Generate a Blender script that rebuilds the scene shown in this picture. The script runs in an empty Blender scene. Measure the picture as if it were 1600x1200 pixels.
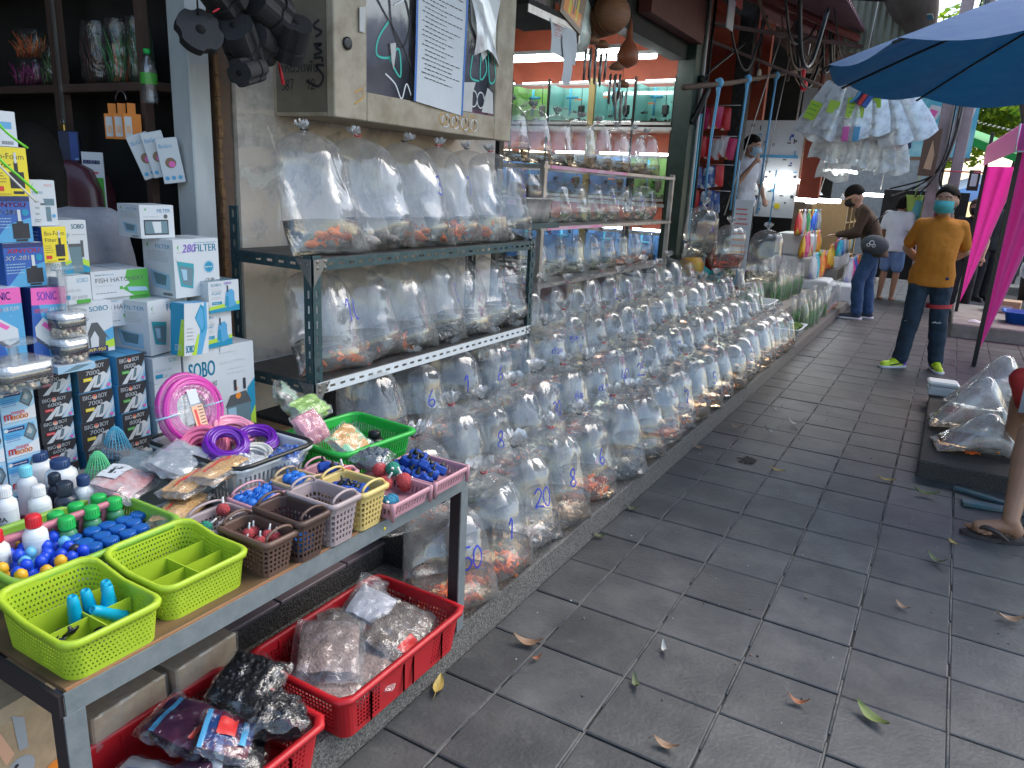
import bpy, bmesh, math, random
from math import sin, cos, pi, radians
from mathutils import Vector, Matrix, noise as mnoise
import numpy as np
random.seed(7)
S = bpy.context.scene
COL = S.collection
# ---------------------------------------------------------------- camera
FPX, YAW, PIT, ROL, CH = 1164.34, -.5169, .2625, .0511, 1.4963
_f = Vector((sin(YAW)*cos(PIT), cos(YAW)*cos(PIT), -sin(PIT)))
_r = Vector((cos(YAW), -sin(YAW), 0)); _u = _r.cross(_f)
CR = _r*cos(ROL)+_u*sin(ROL); CU = -_r*sin(ROL)+_u*cos(ROL); CF = _f
CP = Vector((0, 0, CH))
cam = bpy.data.cameras.new('camera'); camo = bpy.data.objects.new('camera', cam); COL.objects.link(camo)
m3 = Matrix((CR, CU, -CF)).transposed()
camo.matrix_world = Matrix.Translation(CP) @ m3.to_4x4()
cam.sensor_width = 36; cam.lens = FPX/1600*36; cam.clip_start = .05; cam.clip_end = 400
S.camera = camo
# ---------------------------------------------------------------- world, sun, exposure
W = bpy.data.worlds.new('World'); S.world = W; W.use_nodes = True
nt = W.node_tree; bg = nt.nodes['Background']
sky = nt.nodes.new('ShaderNodeTexSky'); sky.sky_type = 'NISHITA'; sky.sun_disc = False
SUN_EL, SUN_AZ = radians(50), radians(32)      # azimuth from +Y towards +X
sky.sun_elevation = SUN_EL; sky.sun_rotation = SUN_AZ; sky.air_density = 1.3; sky.dust_density = 1.7; sky.ozone_density = .6
nt.links.new(sky.outputs[0], bg.inputs[0]); bg.inputs[1].default_value = .15
sl = bpy.data.lights.new('sun', 'SUN'); sl.energy = 1.1; sl.angle = radians(48); sl.color = (1, .95, .87)
so = bpy.data.objects.new('sun', sl); COL.objects.link(so)
sd = Vector((sin(SUN_AZ)*cos(SUN_EL), cos(SUN_AZ)*cos(SUN_EL), sin(SUN_EL)))
so.rotation_euler = sd.to_track_quat('Z', 'Y').to_euler()
S.view_settings.view_transform = 'Standard'; S.view_settings.look = 'None'
S.view_settings.gamma = 1; S.view_settings.exposure = 1.38; S.view_settings.use_curve_mapping = False
S.render.engine = 'CYCLES'
cy = S.cycles
cy.max_bounces = 8; cy.diffuse_bounces = 3; cy.glossy_bounces = 3; cy.transmission_bounces = 4
cy.transparent_max_bounces = 48; cy.caustics_reflective = False; cy.caustics_refractive = False
cy.use_adaptive_sampling = True; cy.adaptive_threshold = .02; cy.use_denoising = True
cy.sample_clamp_indirect = 6

# ---------------------------------------------------------------- helpers
def ray(px, py): return CR*((px-800)/FPX)+CU*((600-py)/FPX)+CF
def onz(px, py, z): d = ray(px, py); return CP+d*((z-CP.z)/d.z)
def onx(px, py, x): d = ray(px, py); return CP+d*(x/d.x)
def ony(px, py, y): d = ray(px, py); return CP+d*(y/d.y)
ORD = 'first second third fourth fifth sixth seventh eighth ninth tenth eleventh twelfth thirteenth fourteenth fifteenth sixteenth seventeenth eighteenth nineteenth twentieth'.split()
ORD += ['twenty-'+o for o in ORD[:9]]+['thirtieth']+['thirty-'+o for o in ORD[:9]]
MATS = {}
def mat(name, col=(.5,.5,.5), rough=.5, metal=0, var=0, vscale=8, bump=0, bscale=60, col2=None, emit=0, alpha=1, trans=0, spec=.5, stretch=None, thr=None, coat=0, objvar=0, ior=1.45, sss=0):
    """principled material with noise-driven colour variation and bump"""
    if name in MATS: return MATS[name]
    m = bpy.data.materials.new(name); m.use_nodes = True; t = m.node_tree; N = t.nodes; L = t.links
    p = N['Principled BSDF']; p.inputs['Base Color'].default_value = (*col, 1); p.inputs['Roughness'].default_value = rough
    p.inputs['Metallic'].default_value = metal; p.inputs['Specular IOR Level'].default_value = spec
    p.inputs['Coat Weight'].default_value = coat; p.inputs['IOR'].default_value = ior
    if trans: p.inputs['Transmission Weight'].default_value = trans
    if alpha < 1: p.inputs['Alpha'].default_value = alpha
    if emit: p.inputs['Emission Color'].default_value = (*col, 1); p.inputs['Emission Strength'].default_value = emit
    if var or bump or col2:
        tc = N.new('ShaderNodeTexCoord'); src = tc.outputs['Object']
        if stretch:
            mp = N.new('ShaderNodeMapping'); mp.inputs['Scale'].default_value = stretch; L.new(src, mp.inputs[0]); src = mp.outputs[0]
    if var or col2:
        n = N.new('ShaderNodeTexNoise'); n.inputs['Scale'].default_value = vscale; n.inputs['Detail'].default_value = 6; n.inputs['Roughness'].default_value = .65
        L.new(src, n.inputs[0])
        r = N.new('ShaderNodeValToRGB')
        if thr: r.color_ramp.elements[0].position, r.color_ramp.elements[1].position = thr
        else: r.color_ramp.elements[0].position = .3; r.color_ramp.elements[1].position = .7
        c2 = col2 or tuple(min(1, c*(1+var)) for c in col)
        c1 = col if col2 else tuple(c*(1-var) for c in col)
        r.color_ramp.elements[0].color = (*c1, 1); r.color_ramp.elements[1].color = (*c2, 1)
        L.new(n.outputs[0], r.inputs[0]); out = r.outputs[0]
        if objvar:
            oi = N.new('ShaderNodeObjectInfo'); mr = N.new('ShaderNodeMapRange'); mr.inputs[3].default_value = 1-objvar; mr.inputs[4].default_value = 1+objvar
            L.new(oi.outputs['Random'], mr.inputs[0]); hm = N.new('ShaderNodeVectorMath'); hm.operation = 'SCALE'
            L.new(out, hm.inputs[0]); L.new(mr.outputs[0], hm.inputs['Scale']); out = hm.outputs[0]
        L.new(out, p.inputs['Base Color'])
    if bump:
        n2 = N.new('ShaderNodeTexNoise'); n2.inputs['Scale'].default_value = bscale; n2.inputs['Detail'].default_value = 5
        L.new(src, n2.inputs[0]); b = N.new('ShaderNodeBump'); b.inputs['Strength'].default_value = bump; b.inputs['Distance'].default_value = .01
        L.new(n2.outputs[0], b.inputs['Height']); L.new(b.outputs[0], p.inputs['Normal'])
    MATS[name] = m; return m
def film(name, refl=.10, haze=.06, tint=(.97,.975,.975), rough=.1, wr=.5, scale=14, stretch=(1,1,.25), hazecol=(.8,.82,.84), droplets=False, gmax=.42):
    """thin clear plastic: transparent + fresnel gloss + a little milky haze, crinkled by a bump"""
    if name in MATS: return MATS[name]
    m = bpy.data.materials.new(name); m.use_nodes = True; t = m.node_tree; N = t.nodes; L = t.links
    N.remove(N['Principled BSDF']); out = N['Material Output']
    tc = N.new('ShaderNodeTexCoord'); mp = N.new('ShaderNodeMapping'); mp.inputs['Scale'].default_value = stretch; L.new(tc.outputs['Object'], mp.inputs[0])
    n = N.new('ShaderNodeTexNoise'); n.inputs['Scale'].default_value = scale; n.inputs['Detail'].default_value = 4; n.inputs['Distortion'].default_value = .6; L.new(mp.outputs[0], n.inputs[0])
    b = N.new('ShaderNodeBump'); b.inputs['Strength'].default_value = wr; b.inputs['Distance'].default_value = .02; L.new(n.outputs[0], b.inputs['Height'])
    lw = N.new('ShaderNodeLayerWeight'); lw.inputs[0].default_value = .25; L.new(b.outputs[0], lw.inputs['Normal'])
    mr = N.new('ShaderNodeMapRange'); mr.inputs[3].default_value = refl; mr.inputs[4].default_value = gmax; L.new(lw.outputs['Facing'], mr.inputs[0])
    mr.interpolation_type = 'SMOOTHSTEP'
    tr = N.new('ShaderNodeBsdfTransparent'); tr.inputs[0].default_value = (*tint, 1)
    gl = N.new('ShaderNodeBsdfGlossy'); gl.inputs['Roughness'].default_value = rough; L.new(b.outputs[0], gl.inputs['Normal'])
    df = N.new('ShaderNodeBsdfDiffuse'); df.inputs[0].default_value = (*hazecol, 1)
    n2 = N.new('ShaderNodeTexNoise'); n2.inputs['Scale'].default_value = 9; n2.inputs['Detail'].default_value = 6; L.new(tc.outputs['Object'], n2.inputs[0])
    hr = N.new('ShaderNodeMapRange'); hr.inputs[1].default_value = .35; hr.inputs[2].default_value = .75; hr.inputs[3].default_value = haze*.4; hr.inputs[4].default_value = haze*2.2; L.new(n2.outputs[0], hr.inputs[0])
    hz = hr.outputs[0]
    if droplets:
        v = N.new('ShaderNodeTexVoronoi'); v.inputs['Scale'].default_value = 90; L.new(tc.outputs['Object'], v.inputs[0])
        cr = N.new('ShaderNodeMapRange'); cr.inputs[1].default_value = .16; cr.inputs[2].default_value = .10; cr.inputs[3].default_value = 0; cr.inputs[4].default_value = .35; L.new(v.outputs['Distance'], cr.inputs[0])
        ad = N.new('ShaderNodeMath'); ad.operation = 'ADD'; L.new(hz, ad.inputs[0]); L.new(cr.outputs[0], ad.inputs[1]); hz = ad.outputs[0]
    m1 = N.new('ShaderNodeMixShader'); L.new(hz, m1.inputs[0]); L.new(tr.outputs[0], m1.inputs[1]); L.new(df.outputs[0], m1.inputs[2])
    m2 = N.new('ShaderNodeMixShader'); L.new(mr.outputs[0], m2.inputs[0]); L.new(m1.outputs[0], m2.inputs[1]); L.new(gl.outputs[0], m2.inputs[2])
    L.new(m2.outputs[0], out.inputs[0]); MATS[name] = m; return m

class MB:
    """collects simple shapes; build() links them as ONE mesh object"""
    def __init__(s): s.v = []; s.f = []; s.m = []; s.sm = []; s.mats = []; s.T = None; s.mi = 0; s.smooth = False
    def use(s, m, smooth=None):
        if m not in s.mats: s.mats.append(m)
        s.mi = s.mats.index(m)
        if smooth is not None: s.smooth = smooth
        return s
    def add(s, vs, fs, smooth=None):
        o = len(s.v); T = s.T
        s.v += [tuple(T @ Vector(p)) for p in vs] if T else [tuple(p) for p in vs]
        s.f += [tuple(i+o for i in f) for f in fs]; s.m += [s.mi]*len(fs); s.sm += [s.smooth if smooth is None else smooth]*len(fs)
        return s
    def box(s, x0, x1, y0, y1, z0, z1, b=0):
        if b:
            q = []
            for (z, i) in ((z0, b), (z0+b, 0), (z1-b, 0), (z1, b)):
                X0, X1, Y0, Y1 = x0+i, x1-i, y0+i, y1-i; k = b*.999 if not i else b
                q += [(X0+b, Y0, z), (X1-b, Y0, z), (X1, Y0+b, z), (X1, Y1-b, z), (X1-b, Y1, z), (X0+b, Y1, z), (X0, Y1-b, z), (X0, Y0+b, z)]
            fs = [tuple(range(7, -1, -1)), tuple(range(24, 32))]
            for r in range(3):
                for j in range(8): a = r*8+j; c = r*8+(j+1) % 8; fs.append((a, c, c+8, a+8))
            return s.add(q, fs, False)
        vs = [(x0,y0,z0),(x1,y0,z0),(x1,y1,z0),(x0,y1,z0),(x0,y0,z1),(x1,y0,z1),(x1,y1,z1),(x0,y1,z1)]
        return s.add(vs, [(3,2,1,0),(4,5,6,7),(0,1,5,4),(1,2,6,5),(2,3,7,6),(3,0,4,7)], False)
    def cbox(s, c, d, b=0): return s.box(c[0]-d[0]/2, c[0]+d[0]/2, c[1]-d[1]/2, c[1]+d[1]/2, c[2]-d[2]/2, c[2]+d[2]/2, b)
    def quad(s, a, b, c, d): return s.add([a, b, c, d], [(0,1,2,3)], False)
    def rings(s, R, close=True, cap0=False, cap1=False, smooth=True):
        n = len(R[0]); vs = [p for r in R for p in r]; fs = []
        for i in range(len(R)-1):
            for j in range(n if close else n-1):
                a = i*n+j; b = i*n+(j+1) % n; fs.append((a, b, b+n, a+n))
        if cap0: fs.append(tuple(range(n-1, -1, -1)))
        if cap1: fs.append(tuple(range((len(R)-1)*n, len(R)*n)))
        return s.add(vs, fs, smooth)
    def lathe(s, prof, n=16, c=(0,0,0), cap0=True, cap1=True, sq=None):
        return s.rings([[(c[0]+r*cos(2*pi*j/n), c[1]+r*sin(2*pi*j/n), c[2]+z) for j in range(n)] for r, z in prof], True, cap0, cap1)
    def tube(s, pts, r, n=8, closed=False, caps=True, smooth=True):
        P = [Vector(p) for p in pts]; R = []; K = len(P); up = None
        for i, p in enumerate(P):
            if closed: d = P[(i+1) % K]-P[i-1]
            else: d = P[min(i+1, K-1)]-P[max(i-1, 0)]
            d = d.normalized() if d.length > 1e-9 else Vector((0,0,1))
            if up is None: up = Vector((0,0,1)) if abs(d.z) < .9 else Vector((1,0,0))
            a = d.cross(up).normalized(); b2 = a.cross(d).normalized(); up = b2
            rr = r[i] if hasattr(r, '__len__') else r
            R.append([tuple(p+a*rr*cos(2*pi*j/n)+b2*rr*sin(2*pi*j/n)) for j in range(n)])
        if closed: R.append(R[0])
        return s.rings(R, True, caps and not closed, caps and not closed, smooth)
    def ball(s, c, r, n=10, m=7, sc=(1,1,1), f=None):
        R = []
        for i in range(m+1):
            a = pi*i/m; a = min(max(a, .02), pi-.02)
            R.append([(sin(a)*cos(2*pi*j/n), sin(a)*sin(2*pi*j/n), -cos(a)) for j in range(n)])
        R = [[(c[0]+p[0]*r*sc[0], c[1]+p[1]*r*sc[1], c[2]+p[2]*r*sc[2]) for p in q] for q in R]
        if f: R = [[f(p) for p in q] for q in R]
        return s.rings(R, True, True, True)
    def prism(s, poly, h, map=None, smooth=False):
        n = len(poly); vs = [(x, y, 0) for x, y in poly]+[(x, y, h) for x, y in poly]
        if map: vs = [map(p) for p in vs]
        return s.add(vs, [tuple(range(n-1, -1, -1)), tuple(range(n, 2*n))]+[(i, (i+1) % n, n+(i+1) % n, n+i) for i in range(n)], smooth)
    def sheet(s, fn, nu, nv, smooth=True, closeu=False):
        vs = [tuple(fn(i/nu, j/nv)) for j in range(nv+1) for i in range(nu+1)]; k = nu+1
        return s.add(vs, [(j*k+i, j*k+i+1, (j+1)*k+i+1, (j+1)*k+i) for j in range(nv) for i in range(nu)], smooth)
    def ribbon(s, pts, w, fn=None):
        """flat stroke in 2-D, mapped by fn(x,y)->3-D"""
        n = len(pts); A = []; B = []
        for i in range(n):
            p = pts[i]; q0 = pts[max(i-1, 0)]; q1 = pts[min(i+1, n-1)]; dx, dy = q1[0]-q0[0], q1[1]-q0[1]; l = math.hypot(dx, dy) or 1
            A.append((p[0]-dy/l*w/2, p[1]+dx/l*w/2)); B.append((p[0]+dy/l*w/2, p[1]-dx/l*w/2))
        fn = fn or (lambda x, y: (x, y, 0))
        vs = [fn(*p) for p in A]+[fn(*p) for p in B]
        return s.add(vs, [(i, n+i, n+i+1, i+1) for i in range(n-1)], False)
    def mesh(s, name):
        me = bpy.data.meshes.new(name); me.from_pydata(s.v, [], s.f)
        for m in s.mats: me.materials.append(m)
        me.polygons.foreach_set('material_index', s.m); me.polygons.foreach_set('use_smooth', s.sm); me.update(); return me
    def build(s, name, parent=None, loc=None, rot=None, **k):
        return obj(name, s.mesh(name), parent, loc, rot, **k)
def obj(name, me, parent=None, loc=None, rot=None, label=None, cat=None, group=None, kind=None):
    o = bpy.data.objects.new(name, me); COL.objects.link(o)
    if parent: o.parent = parent
    if loc is not None: o.location = loc
    if rot is not None: o.rotation_euler = rot
    tag(o, label, cat, group, kind); return o
def tag(o, label=None, cat=None, group=None, kind=None):
    if label: o['label'] = label
    if cat: o['category'] = cat
    if group: o['group'] = group
    if kind: o['kind'] = kind
    return o
def thing(name, label, cat, loc=(0,0,0), rotz=0, group=None):
    return obj(name, None, None, loc, (0,0,rotz), label, cat, group)
def copy_tree(o, parent=None):
    c = o.copy(); COL.objects.link(c)
    if parent: c.parent = parent
    for ch in o.children: copy_tree(ch, c)
    return c
def dup(o, loc, rotz=0, label=None, group=None, scale=None):
    c = copy_tree(o); c.location = loc; c.rotation_euler = (0, 0, rotz)
    if label: c['label'] = label
    if group: c['group'] = group
    if scale: c.scale = (scale,)*3 if not hasattr(scale, '__len__') else scale
    return c
def stuffpart(o): o['kind'] = 'stuff'; return o
_tx = {}
def textgeo(s):
    """filled outlines of a word in the built-in font, height 1 = cap height; returns verts, faces, width"""
    if s in _tx: return _tx[s]
    cu = bpy.data.curves.new('t', 'FONT'); cu.body = s; cu.resolution_u = 3; cu.size = 1.42
    o = bpy.data.objects.new('t', cu); COL.objects.link(o); bpy.context.view_layer.update()
    ev = o.evaluated_get(bpy.context.evaluated_depsgraph_get()); me = ev.to_mesh()
    v = [tuple(p.co)[:2] for p in me.vertices]; f = [tuple(p.vertices) for p in me.polygons]
    ev.to_mesh_clear(); bpy.data.objects.remove(o)
    w = max([p[0] for p in v], default=1); _tx[s] = (v, f, w); return _tx[s]
def text(mb, s, x, y, h, fn, w=None, slant=0, bold=0, align=0):
    """write s with its baseline start at (x,y), cap height h, mapped by fn"""
    v, f, tw = textgeo(s); k = h
    kx = h if w is None else w/max(tw, .01)
    x0 = x-(tw*kx/2 if align else 0)
    for b in ((0,) if not bold else (0, bold*h, -bold*h)):
        mb.add([fn(x0+p[0]*kx+slant*p[1]*h+b, y+p[1]*k) for p in v], f, False)
def smoothline(pts, k=5):
    """Catmull-Rom through 2-D or 3-D points"""
    out = []; n = len(pts)
    for i in range(n-1):
        p0, p1, p2, p3 = pts[max(i-1, 0)], pts[i], pts[i+1], pts[min(i+2, n-1)]
        for j in range(k):
            t = j/k
            out.append(tuple(.5*((2*b)+(-a+c)*t+(2*a-5*b+4*c-d)*t*t+(-a+3*b-3*c+d)*t**3) for a, b, c, d in zip(p0, p1, p2, p3)))
    out.append(tuple(pts[-1])); return out
def lerp(a, b, t): return a+(b-a)*t
def interp(x, xs, ys):
    return float(np.interp(x, xs, ys))
def slotted(mb, o, u, v, nrm, L, Wd, pitch, sl, sw, th=.002, nv=1):
    """perforated strip: origin o, along u (length L), across v (width Wd), thickness th towards nrm"""
    o, u, v, nrm = map(Vector, (o, u, v, nrm)); n = max(1, int(L/pitch)); p = L/n; cw = Wd/nv
    for i in range(n):
        for j in range(nv):
            a0, a1 = i*p, (i+1)*p; b0, b1 = j*cw, (j+1)*cw
            h0, h1 = a0+(p-sl)/2, a1-(p-sl)/2; g0, g1 = b0+(cw-sw)/2, b1-(cw-sw)/2
            q = []
            for d in (0, th):
                for (a, b) in ((a0,b0),(a1,b0),(a1,b1),(a0,b1),(h0,g0),(h1,g0),(h1,g1),(h0,g1)):
                    q.append(tuple(o+u*a+v*b+nrm*d))
            fs = []
            for k in range(4):
                l = (k+1) % 4
                fs += [(k, l, 4+l, 4+k), (8+l, 8+k, 12+k, 12+l), (4+k, 4+l, 12+l, 12+k)]
                if k in (0, 2) or (k == 1 and i == n-1) or (k == 3 and i == 0): fs.append((l, k, 8+k, 8+l))
            mb.add(q, fs, False)
def rrect(L, Wd, r, t):
    """point at fraction t round a rounded rectangle L (x) by Wd (y)"""
    r = min(r, L/2-.001, Wd/2-.001); a, b = L-2*r, Wd-2*r; q = pi*r/2; P = 2*a+2*b+4*q; d = (t % 1)*P
    segs = [(a,0),(q,1),(b,2),(q,3),(a,4),(q,5),(b,6),(q,7)]
    for l, k in segs:
        if d <= l or k == 7: break
        d -= l
    if k == 0: return (-a/2+d, -Wd/2)
    if k == 2: return (L/2, -b/2+d)
    if k == 4: return (a/2-d, Wd/2)
    if k == 6: return (-L/2, b/2-d)
    c = {1:(a/2,-b/2,-pi/2), 3:(a/2,b/2,0), 5:(-a/2,b/2,pi/2), 7:(-a/2,-b/2,pi)}[k]
    an = c[2]+d/r; return (c[0]+r*cos(an), c[1]+r*sin(an))
def basket(mb, L, Wd, H, taper=.88, r=.03, nc=60, nr=6, hw=.5, hh=.6, z0=.12, z1=.88, mask=None, th=.0025, rim=.008, top=None, slant=0, rimz=.006):
    """open basket with real holes; x length, y width, z up, base at z=0. mask(t,row)->solid?; top(t)->height factor"""
    def wall(t, v, off=0):
        h = H*(top(t) if top else 1); k = lerp(taper, 1, v); x, y = rrect(L*k-2*off, Wd*k-2*off, r, t); return (x, y, v*h)
    vs = [0, z0]+[lerp(z0, z1, (i+1)/nr) for i in range(nr)]+[1.0]
    for i in range(len(vs)-1):
        for c in range(nc):
            t0, t1 = c/nc, (c+1)/nc; v0, v1 = vs[i], vs[i+1]; hole = 0 < i < len(vs)-2 and not (mask and mask((t0+t1)/2, i-1))
            C = [(t0,v0),(t1,v0),(t1,v1),(t0,v1)]
            if not hole:
                q = [wall(*p) for p in C]+[wall(p[0], p[1], th) for p in C]; mb.add(q, [(0,1,2,3),(7,6,5,4)], False)
            else:
                tm, vm = (t1-t0)*(1-hw)/2, (v1-v0)*(1-hh)/2; s_ = slant*((i % 2)-.5)*(t1-t0) if slant else 0
                D = [(t0+tm+s_,v0+vm),(t1-tm+s_,v0+vm),(t1-tm+s_,v1-vm),(t0+tm+s_,v1-vm)]
                q = [wall(*p) for p in C]+[wall(*p) for p in D]+[wall(p[0], p[1], th) for p in C]+[wall(p[0], p[1], th) for p in D]
                fs = []
                for k in range(4): l = (k+1) % 4; fs += [(k,l,4+l,4+k),(8+l,8+k,12+k,12+l),(4+k,4+l,12+l,12+k)]
                mb.add(q, fs, False)
    n = 48
    mb.add([(*rrect(L*taper, Wd*taper, r, j/n), .002) for j in range(n)], [tuple(range(n))], False)
    R = []
    for (o, dz) in ((0,-rimz*2),(-rim,-rimz*1.6),(-rim*1.1,0),(-rim*.5,rimz*.6),(th*1.5,rimz*.3),(th*1.5,-rimz)):
        R.append([(*rrect(L-2*o, Wd-2*o, r, j/n), (H*(top(j/n) if top else 1))+dz) for j in range(n)])
    mb.rings(R, True, False, False, True)
# ================================================================ materials of the setting
m_tile = mat('paver', (.056,.057,.058), .47, 0, vscale=5, col2=(.115,.113,.107), thr=(.42,.8), bump=.22, bscale=70, objvar=.18)
def worldly(m, dark, light):
    # use world position so no two slabs carry the same pattern; add dark stains and pale dusty blotches
    N = m.node_tree.nodes; L = m.node_tree.links; g = N.new('ShaderNodeNewGeometry'); p = N['Principled BSDF']
    for n in N:
        if n.type == 'TEX_NOISE': L.new(g.outputs['Position'], n.inputs[0])
    src = p.inputs['Base Color'].links[0].from_socket
    for sc, lo, hi, c, amt in ((1.7, .56, .72, dark, .6), (11, .60, .72, light, .45), (60, .66, .72, dark, .7)):
        n = N.new('ShaderNodeTexNoise'); n.inputs['Scale'].default_value = sc; n.inputs['Detail'].default_value = 8; n.inputs['Roughness'].default_value = .7; L.new(g.outputs['Position'], n.inputs[0])
        r = N.new('ShaderNodeMapRange'); r.inputs[1].default_value = lo; r.inputs[2].default_value = hi; r.inputs[4].default_value = amt; L.new(n.outputs[0], r.inputs[0])
        x = N.new('ShaderNodeMix'); x.data_type = 'RGBA'; L.new(r.outputs[0], x.inputs[0]); L.new(src, x.inputs[6]); x.inputs[7].default_value = (*c, 1); src = x.outputs[2]
    L.new(src, p.inputs['Base Color'])
worldly(m_tile, (.030,.028,.026), (.17,.165,.15))
m_grout = mat('grout', (.035,.033,.03), .9, bump=.5, bscale=120, var=.4, vscale=20)
m_kerb = mat('granolithic', (.075,.07,.065), .85, vscale=150, col2=(.24,.225,.205), thr=(.4,.62), bump=1, bscale=170)
m_riser = mat('dark_granolithic', (.03,.028,.026), .85, vscale=150, col2=(.11,.10,.095), thr=(.42,.66), bump=1, bscale=170)
m_mauve = mat('mauve_tile', (.15,.115,.125), .4, var=.12, vscale=6)
m_conc = mat('concrete', (.23,.22,.20), .85, var=.3, vscale=5, bump=.4, bscale=60)
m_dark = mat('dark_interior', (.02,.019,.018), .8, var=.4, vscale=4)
m_black = mat('black_paint', (.012,.014,.014), .35)
m_plaster = None
def tile_mesh(seed):
    rnd = random.Random(seed); mb = MB().use(m_tile); a = .1468; h = .012; b = .003
    dz = [rnd.uniform(-.0012, .0012) for _ in range(4)]; P = [(-a,-a),(a,-a),(a,a),(-a,a)]
    q = [(x, y, -h) for x, y in P]+[(x, y, -b+d) for (x, y), d in zip(P, dz)]+[(x*(1-b/a*1.4), y*(1-b/a*1.4), d) for (x, y), d in zip(P, dz)]
    mb.add(q, [(8,9,10,11)]+[(k, (k+1) % 4, 4+(k+1) % 4, 4+k) for k in range(4)]+[(4+k, 4+(k+1) % 4, 8+(k+1) % 4, 8+k) for k in range(4)], False)
    return mb.mesh('paving_tile')
def proj(p):
    d = Vector(p)-CP; z = d.dot(CF)
    return (800+FPX*d.dot(CR)/z, 600-FPX*d.dot(CU)/z, z) if z > .05 else (-9e9, -9e9, -1)
# ---- ground
g = MB().use(m_conc); g.box(-60, 60, -30, 90, -.5, -.03); g.build('ground', kind='structure')
pv = MB().use(m_grout); pv.box(-1.16, 9, -1.5, 24, -.029, -.006); pave = pv.build('pavement', kind='structure')
tm = [tile_mesh(i) for i in range(6)]; far = MB().use(m_tile); cells = []
for j in range(-9, 74):
    for i in range(-1, 30):
        x = -.965+.3*i+.15; y = 1.686+.3*j+.15
        P = [proj((x+dx, y+dy, 0)) for dx in (-.15, .15) for dy in (-.15, .15)]
        vis = all(p[2] > 0 for p in P) and max(p[0] for p in P) > 0 and min(p[0] for p in P) < 1600 and min(p[1] for p in P) < 1200
        cells.append((0 if vis else 1, y, x, i, j))
cells.sort(); rnd = random.Random(3)
for k, (nv, y, x, i, j) in enumerate(cells):
    if i == -1:
        xm = (-1.148-.965)/2; sx = (.183)/.3
    else: xm = x; sx = 1
    if k < 290 and not nv:
        o = obj('paving_tile', tm[rnd.randrange(6)], pave, (xm, y, rnd.uniform(-.001, .002)), (rnd.uniform(-.004, .004), rnd.uniform(-.004, .004), rnd.uniform(-.003, .003)+(rnd.randrange(4)*pi/2 if sx == 1 else 0)))
        o.scale = (sx, 1, 1)
    else:
        a = .1465; far.box(xm-a*sx, xm+a*sx, y-a, y+a, -.01, rnd.uniform(-.001, .0015))
stuffpart(far.build('distant_paving_tiles', pave))
# light mortar ridges that stand proud in the long joints
mr_ = MB().use(mat('ridge', (.10,.098,.094), .8, var=.4, vscale=30, bump=.5, bscale=90))
for i in range(0, 6):
    x = -.965+.3*i
    for k in range(40):
        y0 = .6+k*.3+rnd.uniform(-.02, .02); L_ = rnd.uniform(.18, .3)
        if y0 < 11: mr_.tube([(x+rnd.uniform(-.0012,.0012), y0, -.003), (x+rnd.uniform(-.001,.001), y0+L_/2, -.0015), (x+rnd.uniform(-.001,.001), y0+L_, -.003)], .0042, 6)
stuffpart(mr_.build('mortar_ridges', pave))
# ---- kerb ledge and steps
kb = MB().use(m_kerb); kb.box(-1.62, -1.15, -1.5, 16, -.02, .115, .006); kb.build('kerb_ledge', kind='structure')
kb = MB().use(m_riser); kb.box(-1.98, -1.61, -1.5, 1.94, .05, .192); stp = kb.build('shop_step', kind='structure')
mt = MB().use(m_mauve); mt.box(-.07, .07, -.147, .147, 0, .012, .002); mtm = mt.mesh('step_tile')
for k in range(7):
    for q in range(2): obj('step_tile', mtm, stp, (-1.683-q*.145, .6+k*.3-.2, .19))
kb = MB().use(m_riser)
prof = [(-1.42, .27), (-1.70, .42), (-1.97, .56)]
for n_, (x, z) in enumerate(prof): kb.box(-2.32, x, 1.95+.003*n_, 7.4-.003*n_, .11, z, .006)
kb.build('stepped_display_bench', label='low grey granolithic bench in steps that carries the rows of fish bags', cat='bench')
# ---- shop floor behind
fl = MB().use(m_dark); fl.box(-7, -1.975, -3, 1.94, -.02, .2); fl.box(-9, -2.325, 1.94, 15, -.02, .25); fl.build('shop_floor', kind='structure')

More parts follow.
